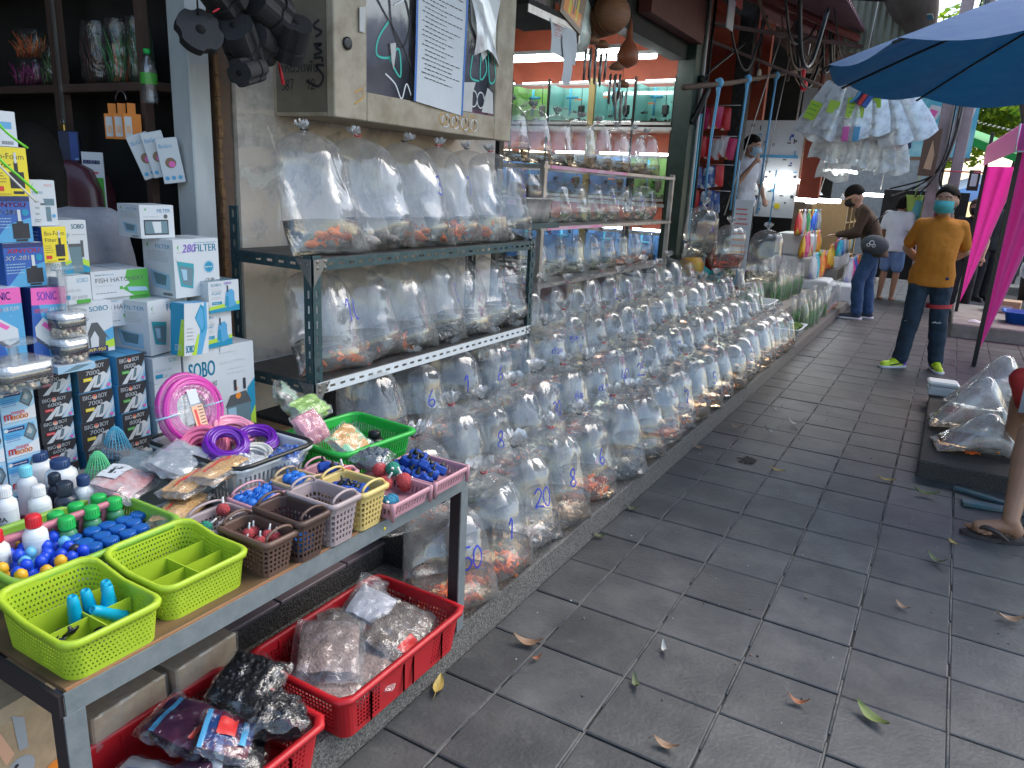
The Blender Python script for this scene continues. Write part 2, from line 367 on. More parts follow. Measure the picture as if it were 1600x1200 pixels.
# ================================================================ bags of fish
m_film = film('bag_film', refl=.075, haze=.07, rough=.05, wr=.36, scale=15, stretch=(1,1,.10), tint=(.985,.988,.99), hazecol=(.88,.9,.92))
m_ruff = film('bag_ruff', refl=.22, haze=.28, rough=.2, wr=.8, scale=40)
m_ink = mat('blue_marker', (.015,.03,.42), .5)
m_band = mat('red_rubber', (.5,.03,.03), .5); m_band2 = mat('black_rubber', (.02,.02,.02), .5)
def water_mat(name, c, refl=.02):
    if name in MATS: return MATS[name]
    m = bpy.data.materials.new(name); m.use_nodes = True; t = m.node_tree; N = t.nodes; L = t.links; N.remove(N['Principled BSDF'])
    tc = N.new('ShaderNodeTexCoord'); n = N.new('ShaderNodeTexNoise'); n.inputs['Scale'].default_value = 14; L.new(tc.outputs['Object'], n.inputs[0])
    b = N.new('ShaderNodeBump'); b.inputs['Strength'].default_value = .3; b.inputs['Distance'].default_value = .02; L.new(n.outputs[0], b.inputs['Height'])
    f = N.new('ShaderNodeFresnel'); f.inputs[0].default_value = 1.25; L.new(b.outputs[0], f.inputs['Normal'])
    ma = N.new('ShaderNodeMath'); ma.operation = 'ADD'; ma.inputs[1].default_value = refl; L.new(f.outputs[0], ma.inputs[0])
    tr = N.new('ShaderNodeBsdfTransparent'); tr.inputs[0].default_value = (*c, 1)
    gl = N.new('ShaderNodeBsdfGlossy'); gl.inputs['Roughness'].default_value = .06; L.new(b.outputs[0], gl.inputs['Normal'])
    df = N.new('ShaderNodeBsdfDiffuse'); df.inputs[0].default_value = (*[min(.9, q*.85) for q in c], 1); m0 = N.new('ShaderNodeMixShader'); m0.inputs[0].default_value = .05; L.new(tr.outputs[0], m0.inputs[1]); L.new(df.outputs[0], m0.inputs[2])
    mx = N.new('ShaderNodeMixShader'); L.new(ma.outputs[0], mx.inputs[0]); L.new(m0.outputs[0], mx.inputs[1]); L.new(gl.outputs[0], mx.inputs[2])
    L.new(mx.outputs[0], N['Material Output'].inputs[0]); MATS[name] = m; return m
m_water = water_mat('clear_water', (.97,.97,.96)); m_water_am = water_mat('amber_water', (.97,.86,.72)); m_water_gr = water_mat('green_water', (.86,.9,.8)); m_water_rd = water_mat('reddish_water', (.97,.82,.74))
BT = [0, .02, .07, .16, .3, .5, .68, .80, .88, .94, .975, 1.0]
BA = [.143, .144, .142, .137, .131, .123, .114, .103, .087, .064, .038, .011]
BB = [.006, .024, .052, .080, .095, .096, .093, .087, .075, .056, .034, .011]
class Bag:
    def __init__(s, seed, W_=.25, H=.36, lean=.24, plump=1, kn=(0, 0), ruff=1):
        s.r = random.Random(seed); s.W = W_/.25; s.H = H; s.lean = lean; s.pl = plump; s.ruff = ruff
        s.ph = [s.r.uniform(0, 6.28) for _ in range(8)]; s.kn = kn; s.cor = s.r.uniform(-.02, .02)
    def p(s, th, t, k=1.0):
        a = interp(t, BT, BA)*s.W*k; b = interp(t, BT, BB)*s.W*s.pl*k
        c, sn = cos(th), sin(th); ph = s.ph
        g = max(0, (t-.62)/.38)**1.5                       # pleats gathering into the neck
        w = 1+.10*g*sin(9*th+ph[0])+.05*g*sin(17*th+ph[1])+.035*sin(3*th+ph[2]+3*t)+.028*sin(5*th+ph[3]-3*t)+.012*sin(11*th+ph[4]+2*t)
        e = 1.0 if t > .3 else lerp(.72, 1, t/.3)
        e = lerp(1.45, 1.0, min(1, max(0, (t-.45)/.45))) if t > .04 else 1
        x = b*1.1*w*math.copysign(abs(c)**e, c)+.004*sin(14*t+ph[5]); y = a*(w*.4+.6)*math.copysign(abs(sn)**1.0, sn)
        z = t*s.H
        # sagging base, dome: rings dip at the sides
        z += -.012*s.W*(1-t)**6*cos(th*2+ph[6])*(t > 0) + (0.03*s.W*(g*(1-g)*4)*(1-abs(sn))*.3)
        x -= s.lean*z*(1-.25*t); x += s.kn[0]*g; y += s.kn[1]*g
        z += .012*(y/a if a else 0)*s.cor*10*(1-t)
        return (x, y, max(z, 0) if t < .05 else z)
    def body(s, mb, n=40, ts=None):
        ts = ts or [0, .01, .03, .06, .1, .15, .2, .27, .34, .42, .5, .57, .64, .7, .75, .8, .84, .87, .9, .925, .95, .97, .985, 1]
        mb.rings([[s.p(2*pi*j/n, t) for j in range(n)] for t in ts], True, True, False)
    def tail(s, mb, n=22):
        c = s.p(0, 1.0); c2 = s.p(pi, 1.0); cx, cy_, cz = (c[0]+c2[0])/2, (c[1]+c2[1])/2, c[2]; r = s.r
        dx, dy = r.uniform(-.015, .01), r.uniform(-.02, .02); R = []; L = .05*s.ruff
        for q, (rr, zz) in enumerate(((.011,0),(.0085,.006),(.012,.014),(.020,.6*L),(.030,.85*L),(.036,1.05*L))):
            R.append([(cx+dx*zz/L+rr*s.ruff*(1+.45*sin(7*a+s.ph[1])*(q > 1)*q/5)*cos(a), cy_+dy*zz/L+rr*1.25*s.ruff*(1+.4*sin(5*a+s.ph[2])*(q > 1)*q/5)*sin(a), cz+zz+.016*s.ruff*sin(6*a+s.ph[3])*(q > 2)+r.uniform(-.003,.003)*(q > 2)) for a in [2*pi*j/n for j in range(n)]])
        mb.rings(R, True, False, False); R2 = [[(lerp(cx, x, .55)+.004, lerp(cy_, y, .6), z+.006) for x, y, z in ring] for ring in R[2:]]
        mb.rings(R2, True, False, False)
    def band(s, mb):
        c = s.p(0, 1.0); c2 = s.p(pi, 1.0); cx, cy_, cz = (c[0]+c2[0])/2, (c[1]+c2[1])/2, c[2]+.006
        mb.tube([(cx+.0125*cos(a), cy_+.0125*sin(a), cz+.002*sin(2*a)) for a in [2*pi*j/12 for j in range(12)]], .0026, 6, True)
    def water(s, mb, tw, n=28):
        ts = [t for t in (0, .02, .05, .09, .13, .17, .21, .25, .3, .35) if t < tw-.01]+[tw]
        mb.rings([[s.p(2*pi*j/n, t, .985) for j in range(n)] for t in ts], True, True, True)
    def surf(s, u, v, off=1.008):
        """u: metres across the front, v: metres up"""
        t = v/s.H; a = interp(t, BT, BA)*s.W; th = math.asin(max(-.97, min(.97, u/a)))
        return s.p(th, t, off)
DIG = {'0': [[(.5,1),(.15,.8),(.1,.35),(.4,0),(.75,.2),(.8,.7),(.5,1)]], '1': [[(.2,.75),(.5,1),(.45,0)]], '2': [[(.1,.75),(.4,1),(.75,.8),(.5,.4),(.1,.02),(.45,.08),(.9,.02)]],
 '3': [[(.15,.9),(.5,1),(.75,.78),(.4,.55),(.8,.3),(.5,0),(.1,.12)]], '4': [[(.45,1),(.1,.4),(.85,.38)],[(.65,.75),(.55,0)]], '5': [[(.8,1),(.3,.97),(.2,.58),(.6,.6),(.8,.3),(.5,0),(.1,.1)]],
 '6': [[(.6,1),(.25,.6),(.15,.2),(.45,0),(.75,.2),(.6,.45),(.2,.35)]], '7': [[(.1,.95),(.8,1),(.4,0)]], '8': [[(.5,.5),(.2,.75),(.5,1),(.75,.78),(.5,.5),(.15,.22),(.45,0),(.8,.2),(.5,.5)]],
 '9': [[(.75,.7),(.4,.5),(.2,.8),(.5,1),(.75,.75),(.6,0)]], 'x': [[(.1,.6),(.8,0)],[(.8,.6),(.1,0)]], 'c': [[(.8,.55),(.4,.65),(.15,.3),(.4,0),(.8,.1)]], 'm': [[(.1,0),(.15,.6),(.2,.3),(.45,.6),(.5,.1),(.55,.4),(.8,.6),(.9,0)]],
 ' ': [], '/': [[(.8,1),(.2,0)]]}
def handwrite(mb, s, x, y, h, fn, w=.0035, adv=.8, slant=.15):
    for ch in s:
        for st in DIG.get(ch, []):
            mb.ribbon([(x+(p[0]+slant*p[1])*h*.7, y+p[1]*h) for p in smoothline(st, 4)], w, fn)
        x += h*adv*.75
m_fo = mat('goldfish_orange', (.85,.15,.01), .3, col2=(.9,.4,.1), vscale=14, thr=(.5,.66)); m_fw = mat('goldfish_white', (.85,.45,.25), .3, col2=(.85,.8,.75), vscale=22, thr=(.4,.5)); m_fb = mat('fish_black', (.02,.02,.025), .3); m_fg = mat('fish_grey', (.2,.2,.17), .3, var=.3)
def fish(mb, c, L, az, el=0, fat=.3, n=8):
    d = Vector((cos(az)*cos(el), sin(az)*cos(el), sin(el))); sde = Vector((-sin(az), cos(az), 0)); up = d.cross(sde)*-1
    if up.z < 0: up = -up
    c = Vector(c); R = []
    for t, k in ((0,.1),(.06,.5),(.2,.9),(.38,1),(.55,.75),(.7,.4),(.78,.2)):
        R.append([tuple(c+d*(.5-t)*L+(sde*cos(a)*.55+up*sin(a))*k*fat*L*.5) for a in [2*pi*j/n for j in range(n)]])
    mb.rings(R, True, True, True)
    e = c+d*(-.26)*L
    for s_ in (1, -1):
        mb.add([e, e-d*.26*L+up*.2*L*s_+sde*.05*L*s_, e-d*.17*L+sde*.03*L, e-d*.3*L+up*.09*L*s_-sde*.04*L], [(0,1,3,2)], False)
    mb.add([c+d*.1*L+up*fat*.45*L, c-d*.15*L+up*fat*.35*L, c-d*.12*L+up*fat*.95*L], [(0,1,2)], False)
    for s_ in (1, -1): mb.add([c+d*.12*L+sde*s_*fat*.2*L, c-d*.02*L+sde*s_*fat*.25*L, c-d*.06*L+sde*s_*fat*.75*L-up*.1*L], [(0,1,2)], False)
fish_mesh = {}
for k_, m_, ft in (('orange', m_fo, .34), ('calico', m_fw, .36), ('black', m_fb, .34), ('grey', m_fg, .22), ('slim', m_fo, .22)):
    mb = MB().use(m_); fish(mb, (0,0,0), 1, 0, 0, ft, 10); mb.use(m_fb); mb.ball((.4,.07,.03), .022, 6, 4); mb.ball((.4,-.07,.03), .022, 6, 4); fish_mesh[k_] = mb.mesh('goldfish')
SHAPES = {}
def bag_meshes(key, seed, W_, H, lean, plump, tw, wm, ruff=1, hi=True):
    if key in SHAPES: return SHAPES[key]
    b = Bag(seed, W_, H, lean, plump, ruff=ruff); out = {'bag': b}
    mb = MB().use(m_film); b.body(mb, 40 if hi else 24, None if hi else [0, .04, .1, .2, .34, .5, .64, .75, .83, .89, .94, .97, 1]); out['film'] = mb.mesh('film')
    mb = MB().use(m_ruff); b.tail(mb, 22 if hi else 14); out['gathered_top'] = mb.mesh('gathered_top')
    mb = MB().use(m_band if seed % 2 else m_band2); b.band(mb); out['rubber_band'] = mb.mesh('rubber_band')
    mb = MB().use(wm); b.water(mb, tw, 28 if hi else 18); out['water'] = mb.mesh('water'); SHAPES[key] = out; return out
def shoal(b, n, kind, seed, L=(.03, .05), tw=.3):
    r = random.Random(seed); mb = MB().use({'orange': m_fo, 'calico': m_fw, 'black': m_fb, 'grey': m_fg}[kind])
    for i in range(n):
        t = r.uniform(.05, tw*.85); a = interp(t, BT, BA)*b.W*.7; bb = interp(t, BT, BB)*b.W*.5; z = t*b.H
        fish(mb, (r.uniform(-bb, bb)-b.lean*z, r.uniform(-a, a), z), r.uniform(*L), r.uniform(0, 6.28), r.uniform(-.3, .3), .32, 6)
    return mb.mesh('small_fish')
MARKS = {}
def mark_mesh(sh, key, s, h=.05, u0=-.03, v0=None, lines=None):
    k = (key, s, h)
    if k in MARKS: return MARKS[k]
    mb = MB().use(m_ink); b = sh['bag']; v0 = v0 if v0 is not None else b.H*.52
    fn = lambda x, y: b.surf(x, y)
    if s.isascii(): handwrite(mb, s, u0, v0, h, fn, .0048)
    else:
        yy = v0+h*.6
        for ln in s.split('\n'):
            if ln.isascii(): handwrite(mb, ln, u0+.01, yy-.005, h*.55, fn, .003)
            else: text(mb, ln, u0-.02, yy, h*.42, fn, slant=.2)
            yy -= h*.85
    MARKS[k] = mb.mesh('marking'); return MARKS[k]
def place_bag(key, args, loc, rz, label, group, mark=None, mh=.058, shoal_=None, band=True, scale=1, u0=-.03):
    sh = bag_meshes(key, *args)
    t = thing('fish_bag', label, 'bag of fish', loc, rz, group); t.scale = (scale,)*3 if not hasattr(scale, '__len__') else scale
    for nm in ('film', 'gathered_top', 'rubber_band', 'water'):
        if nm == 'rubber_band' and not band: continue
        obj(nm, sh[nm], t)
    if mark: obj('marking', mark_mesh(sh, key, mark, mh, u0), t)
    if shoal_: stuffpart(obj('small_fish', shoal_, t))
    return t, sh['bag']
rb = random.Random(11)
FISHCOL = {'orange': 'orange goldfish', 'calico': 'orange and white goldfish', 'black': 'black fish', 'grey': 'small grey fish'}
def fishes(t, b, n, kind, L, tw, where, r):
    """single goldfish, each a thing of its own inside a bag t"""
    M = Matrix.Translation(t.location) @ Matrix.Rotation(t.rotation_euler.z, 4, 'Z') @ Matrix.Diagonal((*t.scale, 1))
    for i in range(n):
        tt = r.uniform(.05, tw*.8); a = interp(tt, BT, BA)*b.W*.58; bb = interp(tt, BT, BB)*b.W*.38; z = max(tt*b.H, L*.16)
        p = M @ Vector((r.uniform(-bb, bb)-b.lean*z, r.uniform(-a, a), z))
        o = obj('goldfish', fish_mesh[kind], None, p, (0, r.uniform(-.35, .35), r.uniform(0, 6.28)), where, 'goldfish', 'goldfish swimming in the bags')
        k = L*r.uniform(.8, 1.15); o.scale = (k, k, k)
# ---- front row on the kerb ledge
row0 = [1.84, 2.10, 2.356, 2.614, 2.937, 3.273, 3.587, 3.874, 4.15, 4.442, 4.75, 5.06, 5.369, 5.66, 5.95, 6.22, 6.48, 6.74, 7.0, 7.24]
marks0 = {0: '50', 1: '1', 2: '20', 3: '8', 4: '6', 8: '7', 10: '5', 13: '3'}
cols0 = ['orange', 'orange', 'calico', 'calico', 'orange', 'black', 'black', 'orange', 'orange', 'orange', 'orange', 'orange', 'orange', 'grey', 'orange', 'grey', 'orange', 'orange', 'grey', 'orange']
for i, y in enumerate(row0):
    v = i % 6; kind = cols0[i]; hi = i < 9
    H = [.335, .35, .37, .385, .365, .375][v]; W_ = [.325, .315, .315, .31, .315, .30][v]; H += .018
    key = 'r0_%d_%d' % (v, hi)
    sh_args = (10+v, W_, H, .34+.03*(v % 3), 1.0+.06*(v % 2), .3, m_water_am if v % 3 != 2 else m_water, 1, hi)
    lab = 'clear bag of %s%s, %s of the front row' % (FISHCOL[kind], ' marked blue %s' % marks0[i] if i in marks0 else '', ORD[i])
    t, b = place_bag(key, sh_args, (-1.222+rb.uniform(-.01,.01), y, .116), rb.uniform(-.5, -.28), lab, 'fish bags in the front row', marks0.get(i), .065,
        shoal(Bag(10+v, W_, H, .22), 16, kind, i, (.035,.055), .28))
    if i < 9: fishes(t, b, 14 if i < 6 else 9, kind, .078, .27, '%s in the water of the %s bag of the front row' % (FISHCOL[kind], ORD[i]), rb)
# ---- rows behind, on the bench steps
rows = [(-1.49, .271, [2.0, 2.24, 2.5, 2.75, 2.99, 3.25, 3.5, 3.76, 4.02, 4.28, 4.54, 4.8, 5.06, 5.33, 5.6, 5.87, 6.14, 6.41, 6.68, 6.95, 7.2], 'second', {2: '8', 4: '30', 5: 'คู่ละ\n 8', 6: 'ตัวละ\n 40', 7: '40', 8: '25', 11: '7', 15: '1'}),
        (-1.765, .421, [2.1, 2.38, 2.66, 2.94, 3.22, 3.5, 3.78, 4.06, 4.34, 4.62, 4.9, 5.18, 5.46, 5.74, 6.02, 6.3, 6.58, 6.86, 7.14], 'third', {1: '6', 2: '1', 3: '6', 5: 'ตัวละ\n 10', 6: 'คู่ละ\n 3', 9: '15'}),
        (-2.035, .561, [3.48, 3.76, 4.06, 4.35, 4.64, 4.93, 5.22, 5.5, 5.8, 6.1, 6.4, 6.7, 7.0], 'fourth', {0: 'คู่ละ\n 30', 5: '5'})]
kinds_r = ['orange', 'orange', 'grey', 'calico', 'black', 'orange', 'orange']
for (x, z, ys, nm, mk) in rows:
    for i, y in enumerate(ys):
        v = (i*5+len(nm)) % 6; hi = y < 3.6; kind = kinds_r[(i*3+len(nm)) % 7]
        H = [.34, .355, .365, .35, .36, .375][v]; W_ = [.30, .305, .285, .295, .28, .295][v]
        lab = 'bag of %s%s, %s along the %s row' % (FISHCOL[kind], ' with blue writing' if i in mk else '', ORD[i], nm)
        place_bag('rk_%d_%d' % (v, hi), (30+v, W_, H, .32+.03*(v % 3), 1.0, .26, [m_water, m_water_rd, m_water_gr][v % 3], .9, hi), (x+rb.uniform(-.012,.012), y+rb.uniform(-.02,.02), z), rb.uniform(-.5, -.2), lab,
            'fish bags in the %s row' % nm, mk.get(i), .065, shoal(Bag(30+v, W_, H, .22), 12, kind, i+50, (.03,.05), .25) if y < 5 else None, scale=rb.uniform(.94, 1.05))
# ================================================================ wall, cabinet, shelving
def plaster():
    m = bpy.data.materials.new('old_plaster'); m.use_nodes = True; t = m.node_tree; N = t.nodes; L = t.links; p = N['Principled BSDF']; p.inputs['Roughness'].default_value = .85
    tc = N.new('ShaderNodeTexCoord')
    def ns(sc, d=8, o=None, dist=0):
        n = N.new('ShaderNodeTexNoise'); n.inputs['Scale'].default_value = sc; n.inputs['Detail'].default_value = d; n.inputs['Roughness'].default_value = .65; n.inputs['Distortion'].default_value = dist; L.new(tc.outputs['Object'], n.inputs[0]); return n
    def ramp(src, els):
        r = N.new('ShaderNodeValToRGB'); e = r.color_ramp.elements
        for i, (pos, c) in enumerate(els):
            if i > 1: e.new(pos)
            e[i].position = pos; e[i].color = (*c, 1)
        L.new(src, r.inputs[0]); return r.outputs[0]
    def mix(f, a, b):
        x = N.new('ShaderNodeMix'); x.data_type = 'RGBA'; L.new(f, x.inputs[0]); L.new(a, x.inputs[6]); L.new(b, x.inputs[7]); return x.outputs[2]
    base = ramp(ns(3).outputs[0], [(.3, (.52,.43,.35)), (.7, (.68,.59,.49))])
    grey = ramp(ns(25).outputs[0], [(.35, (.38,.335,.29)), (.65, (.56,.50,.44))])
    pat = ramp(ns(2.2, 10, dist=1.2).outputs[0], [(.48, (0,0,0)), (.53, (1,1,1))])
    c1 = mix(pat, base, grey)
    cream = ramp(ns(9).outputs[0], [(.3, (.55,.50,.42)), (.7, (.68,.63,.55))])
    pat2 = ramp(ns(5.5, 10, dist=.8).outputs[0], [(.60, (0,0,0)), (.615, (1,1,1))])
    c2 = mix(pat2, c1, cream)
    brown = ramp(ns(14).outputs[0], [(.3, (.10,.07,.05)), (.7, (.2,.15,.11))])
    pat3 = ramp(ns(3.1, 9, dist=.5).outputs[0], [(.64, (0,0,0)), (.76, (.8,.8,.8))])
    c3 = mix(pat3, c2, brown)
    L.new(c3, p.inputs['Base Color'])
    b = N.new('ShaderNodeBump'); b.inputs['Strength'].default_value = .5; b.inputs['Distance'].default_value = .01; L.new(ns(5.5, 10, dist=.8).outputs[0], b.inputs['Height']); L.new(b.outputs[0], p.inputs['Normal']); return m
m_plaster = plaster()
mb = MB().use(m_plaster); mb.box(-2.44, -2.3, 1.945, 3.72, .2, 3.3); mb.build('plaster_wall', label='stained peeling plaster wall between the two shops behind the fish bags', cat='wall')
m_white_post = mat('white_post', (.42,.44,.44), .6, var=.18, vscale=6, bump=.2, stretch=(1,1,.3)); m_rust = mat('rusty_frame', (.16,.09,.055), .8, vscale=22, col2=(.10,.075,.06), bump=.5); m_rust2 = mat('rust_edge', (.28,.15,.06), .9, vscale=40, col2=(.10,.05,.03), bump=.8)
mb = MB().use(m_white_post); mb.box(-2.40, -2.30, 1.755, 1.838, .2, 3.3, .004); mb.build('white_door_post', label='pale grey painted steel post at the edge of the dark shop', cat='post')
mb = MB().use(m_rust); mb.box(-2.42, -2.315, 1.872, 1.935, .2, 3.3, .003); mb.use(m_rust2)
for k in range(44):
    z = .2+k*.07; mb.box(-2.322, -2.302-rnd.uniform(0, .006), 1.868, 1.88+rnd.uniform(0, .006), z, z+.068, .002)
mb.build('rusty_shutter_rail', label='rusty brown shutter rail between the white post and the plaster wall', cat='rail')
# ---- electric cabinet
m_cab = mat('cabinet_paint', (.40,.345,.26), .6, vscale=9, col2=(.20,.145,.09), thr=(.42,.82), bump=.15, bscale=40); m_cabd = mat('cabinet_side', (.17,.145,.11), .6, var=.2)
m_paper = mat('paper', (.62,.64,.66), .7, var=.05); m_glass_grime = film('grimy_glass', refl=.10, haze=.03, rough=.08, wr=.05)
m_blueedge = mat('blue_edge', (.05,.17,.5), .5); m_txt = mat('print_black', (.03,.03,.035), .6); m_gr1 = mat('graffiti_white', (.75,.77,.78), .6); m_gr2 = mat('graffiti_teal', (.05,.5,.4), .6); m_gr3 = mat('graffiti_brown', (.5,.3,.1), .7)
t = thing('electric_cabinet', 'dirty cream metal cabinet with glass door, notices and graffiti fixed high on the wall', 'cabinet', (0,0,0))
mb = MB().use(m_cab); Y0, Y1, Z0, Z1 = 2.12, 3.33, 1.70, 3.1
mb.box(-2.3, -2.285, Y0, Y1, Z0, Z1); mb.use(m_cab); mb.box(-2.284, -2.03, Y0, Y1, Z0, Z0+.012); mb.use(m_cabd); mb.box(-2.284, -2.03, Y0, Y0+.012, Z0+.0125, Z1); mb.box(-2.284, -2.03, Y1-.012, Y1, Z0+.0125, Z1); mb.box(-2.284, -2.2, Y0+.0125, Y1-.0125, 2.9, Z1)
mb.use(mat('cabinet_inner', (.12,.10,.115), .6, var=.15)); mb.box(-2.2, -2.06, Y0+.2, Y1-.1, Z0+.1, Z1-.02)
mb.build('housing', t)
mb = MB().use(m_cab); mb.box(-2.028, -1.99, Y0-.004, Y0+.17, Z0-.004, Z1, .004); mb.box(-2.028, -1.99, Y0+.1705, Y1-.13, Z0-.004, Z0+.10, .004); mb.box(-2.028, -1.99, Y1-.13, Y1+.03, Z0-.004, Z1, .004)
dr = mb.build('door', t)
mb = MB().use(m_glass_grime); mb.quad((-1.996, Y0+.171, Z0+.1), (-1.996, Y1-.131, Z0+.1), (-1.996, Y1-.131, Z1), (-1.996, Y0+.171, Z1)); mb.build('glass_pane', dr)
mb = MB().use(m_black); mb.T = Matrix.Translation((-1.99, Y0+.06, 1.95)) @ Matrix.Rotation(pi/2, 4, 'Y'); mb.lathe([(.022,0),(.022,.008),(.016,.01),(.01,.01)], 14); mb.build('lock', dr)
Fc = lambda x: (lambda a, b: (x, a, b))
mb = MB(); fn = Fc(-1.9935); mb.use(m_gr1)
for st in ([(2.33,2.66),(2.34,2.42),(2.40,2.40)], [(2.40,2.44),(2.45,2.62),(2.49,2.42)], [(2.42,2.50),(2.48,2.51)], [(2.50,2.64),(2.56,2.50),(2.52,2.42),(2.6,2.36)], [(2.34,2.28),(2.45,2.25),(2.39,2.20),(2.52,2.18),(2.45,2.13)], [(2.40,1.88),(2.46,1.85),(2.5,1.80),(2.53,1.86),(2.56,1.82)], [(2.33,2.5),(2.45,2.46)]): mb.ribbon(smoothline(st, 5), .006, fn)
for q in range(3): mb.ribbon([(3.02+q*.06+.03*cos(a), 1.86+.035*sin(a)) for a in [i*.5 for i in range(14)]], .005, fn)
mb.use(m_txt)
for st in ([(2.34,2.14),(2.43,2.06),(2.52,1.98),(2.58,1.9)], [(2.42,2.16),(2.50,2.18),(2.55,2.08),(2.5,1.99),(2.44,2.05),(2.42,2.16)]): mb.ribbon(smoothline(st, 5), .008, fn)
mb.use(m_gr2)
for st in ([(2.42,2.07),(2.36,2.0),(2.35,1.94),(2.42,1.94),(2.48,1.98),(2.49,1.88),(2.42,1.94)], [(3.0,2.04),(2.99,1.95),(3.06,1.94)], [(3.07,2.06),(3.07,1.95),(3.12,1.99),(3.1,2.06)], [(3.13,2.08),(3.15,1.95),(3.2,1.97),(3.18,2.06)]): mb.ribbon(smoothline(st, 5), .008, fn)
mb.build('graffiti', dr)
mb = MB().use(m_gr3); fn = Fc(-1.9885)
for q in range(4): mb.ribbon([(2.78+q*.075+.028*cos(a), 1.75+.022*sin(a)*(1+.2*q)) for a in [i*.6 for i in range(12)]], .007, fn)
mb.ribbon([(2.22,1.79),(2.26,1.81),(2.27,1.78),(2.22,1.75)], .008, fn); mb.use(m_gr1)
for q in range(4): mb.ribbon([(2.80+q*.075+.03*cos(a), 1.745+.026*sin(a)) for a in [i*.6 for i in range(12)]], .0035, fn)
mb.build('scratched_writing', dr)
mb = MB().use(m_txt); fs_ = lambda a, b: (-2.02-a, Y0-.0015, b)
handwrite(mb, '587', .26, 1.79, .035, lambda a, b: (-2.28+(a-.26)+.02, Y0-.0015, b), .0035); handwrite(mb, '12', .26, 1.79, .035, lambda a, b: (-2.28+(a-.26)+.15, Y0-.0015, b), .0035)
text(mb, 'ทหนวดฟัน', -2.27, 1.85, .035, lambda a, b: (a, Y0-.0015, b), w=.2)
for k, st in enumerate(([(-.06,2.02),(-.09,2.0),(-.05,1.98),(-.08,1.965)], [(-.09,1.94),(-.05,1.94),(-.08,1.93),(-.05,1.915),(-.09,1.905)], [(-.09,1.895),(-.05,1.895),(-.05,1.88)], [(-.04,1.87),(-.08,1.87),(-.06,1.85),(-.045,1.83),(-.07,1.80),(-.13,1.82)])): mb.ribbon(smoothline([(-2.0+a, b) for a, b in st], 4), .01, lambda a, b: (a, Y0-.0015, b))
mb.build('side_writing', t)
def notice(name, y0, y1, z0, z1, x, label, cat, edge=None, rows=34, curl=0, zt=.03):
    mb = MB().use(m_paper); sk = .04
    f = lambda u, v: (x+curl*sin(v*9)*.006+.004*sin(u*5+v*7), lerp(y0, y1, u)+sk*(v-.5)*.3, lerp(z0, z1, v)-sk*.6*u)
    mb.sheet(f, 6, 14)
    if edge:
        mb.use(edge); 
        for a, b in ((0,.035),(.965,1)): mb.sheet(lambda u, v: (f(lerp(a, b, u), v)[0]+.0015, *f(lerp(a, b, u), v)[1:]), 1, 14)
    mb.use(m_txt); r = random.Random(int(y0*100))
    for k in range(rows):
        v = .95-k*.88/rows; u = .12+(.05 if r.random() < .3 else 0); end = r.choice([.9, .88, .9, .6, .75])
        while u < end:
            w = r.uniform(.03, .09); a = f(u, v); b = f(min(u+w, end), v); h = .0016
            mb.quad((a[0]+.0018, a[1], a[2]-h), (b[0]+.0018, b[1], b[2]-h), (b[0]+.0018, b[1], b[2]+h), (a[0]+.0018, a[1], a[2]+h)); u += w+.018
    return mb.build(name, label=label, cat=cat)
notice('paper_notice', 2.57, 2.93, 1.80, 3.0, -1.983, 'long white typed notice in a blue-edged sleeve on the glass cabinet door', 'notice', m_blueedge, 60)
mb_ = notice('paper_notice', 2.95, 3.17, 2.16, 3.0, -2.05, 'second typed sheet behind the glass, torn at its lower corner', 'notice', None, 34)
m_tape = film('torn_tape', refl=.25, haze=.8, rough=.3, wr=.4)
mb = MB().use(mat('torn_paper', (.55,.54,.52), .8, var=.1))
for P_ in ([(2.96,2.30),(3.06,2.26),(3.10,2.18),(3.12,2.06),(3.08,2.03),(3.02,2.12),(2.98,2.16)], [(2.42,1.99),(2.46,2.0),(2.46,1.96),(2.445,1.9),(2.43,1.93)], [(2.94,1.92),(3.02,1.93),(3.0,1.88),(3.0,1.80),(2.93,1.80)], [(3.09,1.81),(3.13,1.92),(3.17,1.9),(3.18,1.81)], [(2.24,2.08),(2.28,2.09),(2.27,2.0),(2.24,2.0)]):
    xo = -1.986 if P_[0][0] < 2.3 else -1.99
    mb = MB().use(mat('torn_paper', (.55,.54,.52), .8, var=.1)); mb.prism(P_, .0012, lambda p: (xo+p[2]+.004*sin(p[0]*40), p[0], p[1])); mb.build('torn_paper_scrap', dr)
mb = MB()
mb.use(m_tape); mb.sheet(lambda u, v: (-1.985+.02*sin(v*5+u*3), 3.0+.22*u-.05*v, 2.08+.34*v-.1*abs(u-.4)), 8, 8)
mb.build('torn_tape', dr)
